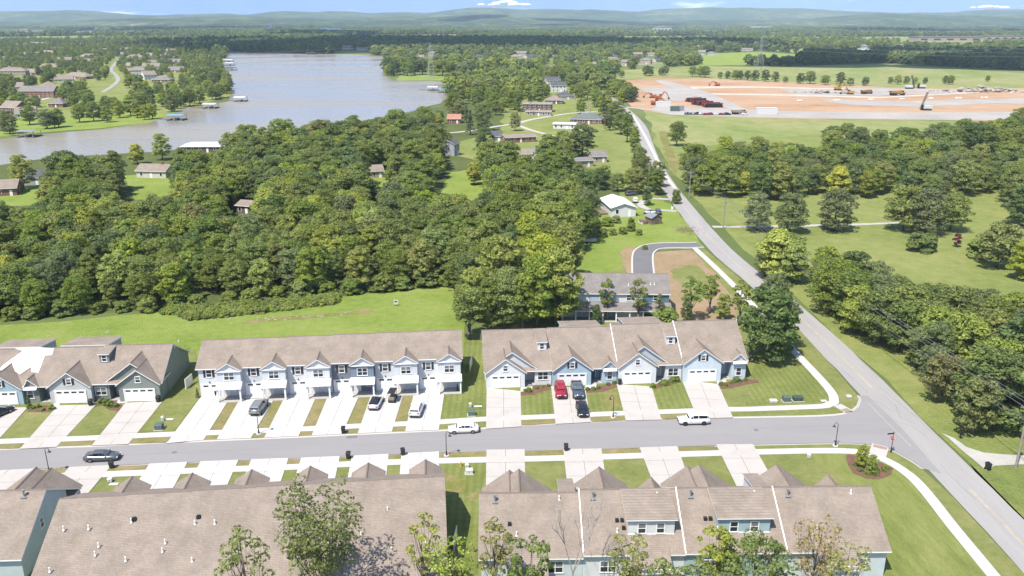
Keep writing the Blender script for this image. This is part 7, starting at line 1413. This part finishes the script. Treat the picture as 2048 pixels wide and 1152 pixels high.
# continuous far woods: density falls in the open patches
OPEN = [gp((1240, 140), (1400, 130), (1560, 133), (1760, 126), (2200, 150), (2200, 250), (1285, 250), (1200, 170)), gp((1385, 108), (1520, 102), (1640, 110), (1560, 130), (1400, 133)), gp(*LAKE), gp((-200, 290), (0, 282), (290, 250), (400, 216), (470, 190), (446, 110), (330, 90), (-200, 76)), gp((786, 163), (906, 163), (906, 140), (780, 138)), gp((1100, 240), (1225, 220), (1120, 115), (1095, 115), (1070, 160)), gp((665, 110), (742, 111), (740, 103), (668, 102))]
r3 = random.Random(21); FP = []
def dens(x, y):
    return noise.fractal(Vector((x*.0016, y*.0011, 4.4)), 1.0, 2.0, 4)
g4 = Grid(12)
def cloud_shade_band(px, py): return (py < 112 and py > 62 and 400 < px < 1260) or (100 < py < 150 and px > 1480) or (75 < py < 108 and 1000 < px < 1520)  # far woods under cloud shadow; darker leaf colours paint that shade in
for _ in range(90000):
    y = math.exp(r3.uniform(math.log(700), math.log(3300))); x = r3.uniform(-.72, .72)*y
    px, py = PX((x, y, 0)); 
    if px < -80 or px > 2130 or any(inside(o_, x, y) for o_ in OPEN): continue
    if any(inside(q, x, y) for q in FAR_FIELDS): continue
    if 905 < px < 1110 and 118 < py < 200 and r3.random() < .25: continue
    db = cloud_shade_band(px, py)
    if not db and dens(x, y) < -.07 and r3.random() < .93: continue
    sp = 8.5 if y < 1500 else 11.5
    if not g4.ok(x, y, sp) or any((bx-x)**2+(by-y)**2 < br*br for bx, by, br in BLOCK): continue
    if not clear_road(x, y, 9): continue
    g4.add(x, y); hh = r3.uniform(9, 16)
    if in_view(x, y, hh, 6): continue
    FP.append((x, y, hh*(1.15 if db else 1), r3.choice((1, 3, 1, 3, 0)) if db else r3.choice((0, 2, 4, 5, 0, 2, 1, 3))))  # mostly dark-leaved crowns in the cloud-shaded bands, shade put into colour
far_wood('far_wood', FP, LOWT, 12)
FP2 = []
for _ in range(20000):
    y = math.exp(r3.uniform(math.log(3200), math.log(6400))); x = r3.uniform(-.70, .70)*y
    if dens(x*.8, y*.8) < .06 and r3.random() < .93: continue
    if any((bx-x)**2+(by-y)**2 < (br+40)**2 for bx, by, br in BLOCK if by > 2500): continue
    if any(inside(q, x, y) for q in FAR_FIELDS) or in_view(x, y, 15, 40): continue
    FP2.append((x, y, r3.uniform(.85, 1.35)))
far_wood('far_wood', FP2, PATCH, 1.0)

# --- small planting by the doors
def shrubs(zf, pts, lb, grp, h=(.5, .9), key='bush'):
    for p in zf(*pts): tree(key, p, r2.uniform(*h), lb, grp, 'shrub', 1.0, False, 'shrub')
shrubs(z3, [(390, 580), (415, 582), (470, 560), (512, 550), (552, 545)], 'low shrub in the mulch bed by the first pale blue garage', 'shrubs by the first pale blue garage')
shrubs(z3, [(830, 570), (870, 568), (905, 560), (975, 535), (1020, 525)], 'low shrub in the mulch bed beside the grey pickup', 'shrubs beside the grey pickup')
shrubs(z3, [(1290, 552), (1345, 535), (1365, 535), (1380, 530), (1430, 512), (1455, 508)], 'low shrub in the mulch bed between the two right drives', 'shrubs between the two right drives', (.6, 1.3))
shrubs(z3, [(1775, 535), (1845, 525), (1880, 512), (1910, 510), (1945, 505), (1800, 540)], 'low shrub in the mulch bed at the corner lawn', 'shrubs at the corner lawn', (.5, 1.1))
shrubs(z1, [(260, 715), (345, 730), (415, 722), (310, 705)], 'low shrub in the mulch bed of the sage row', 'shrubs of the sage row', (.5, 1.0)); shrubs(z1, [(850, 680), (885, 700), (930, 700), (815, 672)], 'shrub by the entry of the sage row end unit', 'shrubs of the sage row entry', (.7, 1.4))
tree('cedar', z1((240, 712))[0], 2.6, 'dark upright evergreen at the corner of the blue-green garage', name='evergreen', cat='shrub', w_=.9); tree('cedar', z1((1583, 628))[0], 2.0, 'small dark evergreen at the first corner of the two-storey row', name='evergreen', cat='shrub', w_=.9); tree('cedar', z2((1890, 512))[0], 1.6, 'small evergreen at the last corner of the two-storey row', name='evergreen', cat='shrub', w_=.9)
shrubs(z8, [(975, 230), (1010, 265), (1060, 285), (1110, 290), (1165, 262), (1190, 250)], 'low plant in the mulch bed at the street corner', 'plants of the corner mulch bed', (.5, .9))

# --- foreground trees rising beside the camera-side rows: finer leaves, visible branches
LEAF_F = LEAF
def fine_tree(key, p, H, Rr, z0, nl, per, leaf, m, shape, label, lobe=(.13, .27), fill=.35, limbs=12, bark=BARK, seed=1, lean=0):
    V, C = leaf_cloud(seed*31+5, H, Rr, z0, nl, per, leaf, shape, .85, fill, lobe); wd = wood(H, Rr, C, seed, limbs, H*.014)
    for k, (c, lr) in enumerate(C):       # twigs
        c = Vector(c); q = c*.72 + Vector((0, 0, -lr*.4)); wd.tube(q, c + Vector((0, 0, lr*.4)), H*.0018, H*.0008, 4)
    o = empty(key, (p[0], p[1], 0), 0, label, 'tree'); 
    wd.build('trunk', bark, o, True); put('crown', leaf_mesh('crown', V, LEAF[m]), o); return o
def at_top(px, py, Y): 
    v = (py-576)/FPX; dy = CP - v*SP; dz = -(SP + v*CP); t = Y/dy; return Vector(((px-1024)/FPX*t, Y, CAM_H + dz*t))
FG = [(630, 985, 73, 6.6, 34, 70, .30, 'mid', 'vase', 'large green tree in front of the long brown roof'), (480, 1062, 70, 3.6, 14, 50, .28, 'mid', 'tall', 'slim green tree left of the large one before the long roof'), (845, 1030, 76, 2.6, 13, 40, .26, 'yellow', 'tall', 'yellow-green thin tree at the corner of the long roof'), (900, 1088, 72, 3.6, 16, 42, .26, 'bright', 'vase', 'pale yellow-green tree at the gap between camera-side rows'), (990, 1040, 75, 2.5, 13, 50, .26, 'olive', 'tall', 'olive tree before the first rear wall of the pale row'), (1055, 1085, 71, 3.2, 16, 52, .28, 'mid', 'vase', 'green tree leaning beside the olive one at the pale row'), (1262, 1078, 74, 3.0, 15, 40, .25, 'olive', 'vase', 'loose brownish-green tree below the shed dormer'), (1440, 1052, 75, 2.6, 16, 60, .27, 'bright', 'tall', 'bright green tree beside the second shed dormer'), (1520, 1075, 73, 4.2, 26, 75, .28, 'mid', 'round', 'dense green tree behind the pale row'), (1640, 1048, 75, 3.8, 18, 34, .25, 'rust', 'vase', 'brownish thin-leaved tree over the right end of the pale row'), (1700, 1100, 71, 3.4, 16, 42, .26, 'olive', 'vase', 'olive tree at the right corner of the pale row'), (1400, 1125, 70, 3.0, 16, 60, .27, 'mid', 'round', 'low green tree between the rear porches'), (1320, 1118, 72, 2.2, 10, 44, .25, 'mid', 'tall', 'narrow green tree below the shed dormer corner')]
for i, (px, py, Y, Rr, nl, per, lf, m, shp, lb) in enumerate(FG):
    per = int(per*2.3); lf *= .95; nl = int(nl*2.2)
    t = at_top(px, py, Y); fine_tree('tree', t, t.z, Rr, t.z*.42, nl, per, lf, m, shp, lb, seed=i+41)
# a bare tree before the second unit
t = at_top(1147, 1030, 75); bt = MB(); r_ = random.Random(3)
def grow(p, d, L, r, k):
    q = p + d*L; bt.tube(p, q, r, r*.65, 5)
    if k == 0: return
    for _ in range(3 if k > 1 else 2): grow(q, (d + Vector((r_.uniform(-.6, .6), r_.uniform(-.6, .6), r_.uniform(-.05, .35)))).normalized(), L*r_.uniform(.55, .8), r*.6, k-1)
grow(Vector((0, 0, 0)), Vector((.02, 0, 1)), t.z*.42, .13, 4)
bo = empty('bare_tree', (t.x, t.y, 0), 0, 'leafless grey tree standing before the pale row rear wall', 'tree'); bt.build('branches', BARKP, bo)
dm = empty('tmp', (0, 0, 0)); bpy.data.objects.remove(dm)

# --- rough weeds and rocks on the meadow bank
wv_, _ = leaf_cloud(77, .75, .8, 0, 5, 22, .26, 'dome', .8, .3, (.4, .6)); WEEDO = [bpy.data.objects.new('weed_clump', leaf_mesh('weed_clump', wv_, LEAF['bright'])), bpy.data.objects.new('weed_clump', leaf_mesh('weed_clump', leaf_cloud(78, .9, .8, 0, 5, 22, .26, 'dome', .8, .3, (.4, .6))[0], LEAF['mid']))]
WP = []
bank = gp((-120, 692), (0, 676), (200, 660), (400, 640), (600, 618), (800, 590), (905, 578), (905, 572), (600, 600), (300, 624), (0, 648), (-120, 660))
for _ in range(26000):
    x, y = r3.uniform(-130, 5), r3.uniform(140, 195)
    if inside(bank, x, y) and dens(x*22, y*22) > -.12: WP.append((x, y, r3.uniform(.35, 1.15)*(1.3 if dens(x*9, y*9) > 0 else .8)))
far_wood('weeds', WP, WEEDO, 1.0)
rk = MB()
for px, py in [(r3.gauss(590, 70), 0) for _ in range(34)] + [(r3.gauss(180, 60), 1) for _ in range(10)]:
    y_ = (636 - (px-590)*.055 + r3.gauss(0, 3.5)) if py == 0 else (668 - (px-180)*.05 + r3.gauss(0, 3))
    p = G(px, y_); s = r3.uniform(.10, .30); rk.ellip((p.x, p.y, .08), (s*1.5, s, s*.55), 6, 4)
rk.build('rocks', mat('pale_rock', (.32, .29, .24), .95, .1, .2, 2), kind='stuff')
# brush pile by the road
bp_ = MB(); p = G(1372, 462)
for k in range(120):
    a = Vector((r3.gauss(0, 1.8), r3.gauss(0, 2.2), r3.uniform(0, .9))); d = Vector((r3.uniform(-1, 1), r3.uniform(-1, 1), r3.uniform(-.2, .5))).normalized()*r3.uniform(.8, 2.0); bp_.tube(a, a+d, .05, .02, 4)
o = bp_.build('brush_pile', mat('dead_wood', (.28, .20, .16), .95, .1, .3, 2), loc=tuple(p)); tag(o, 'heap of cut brown brush beside the road', 'brush pile', kind='stuff')
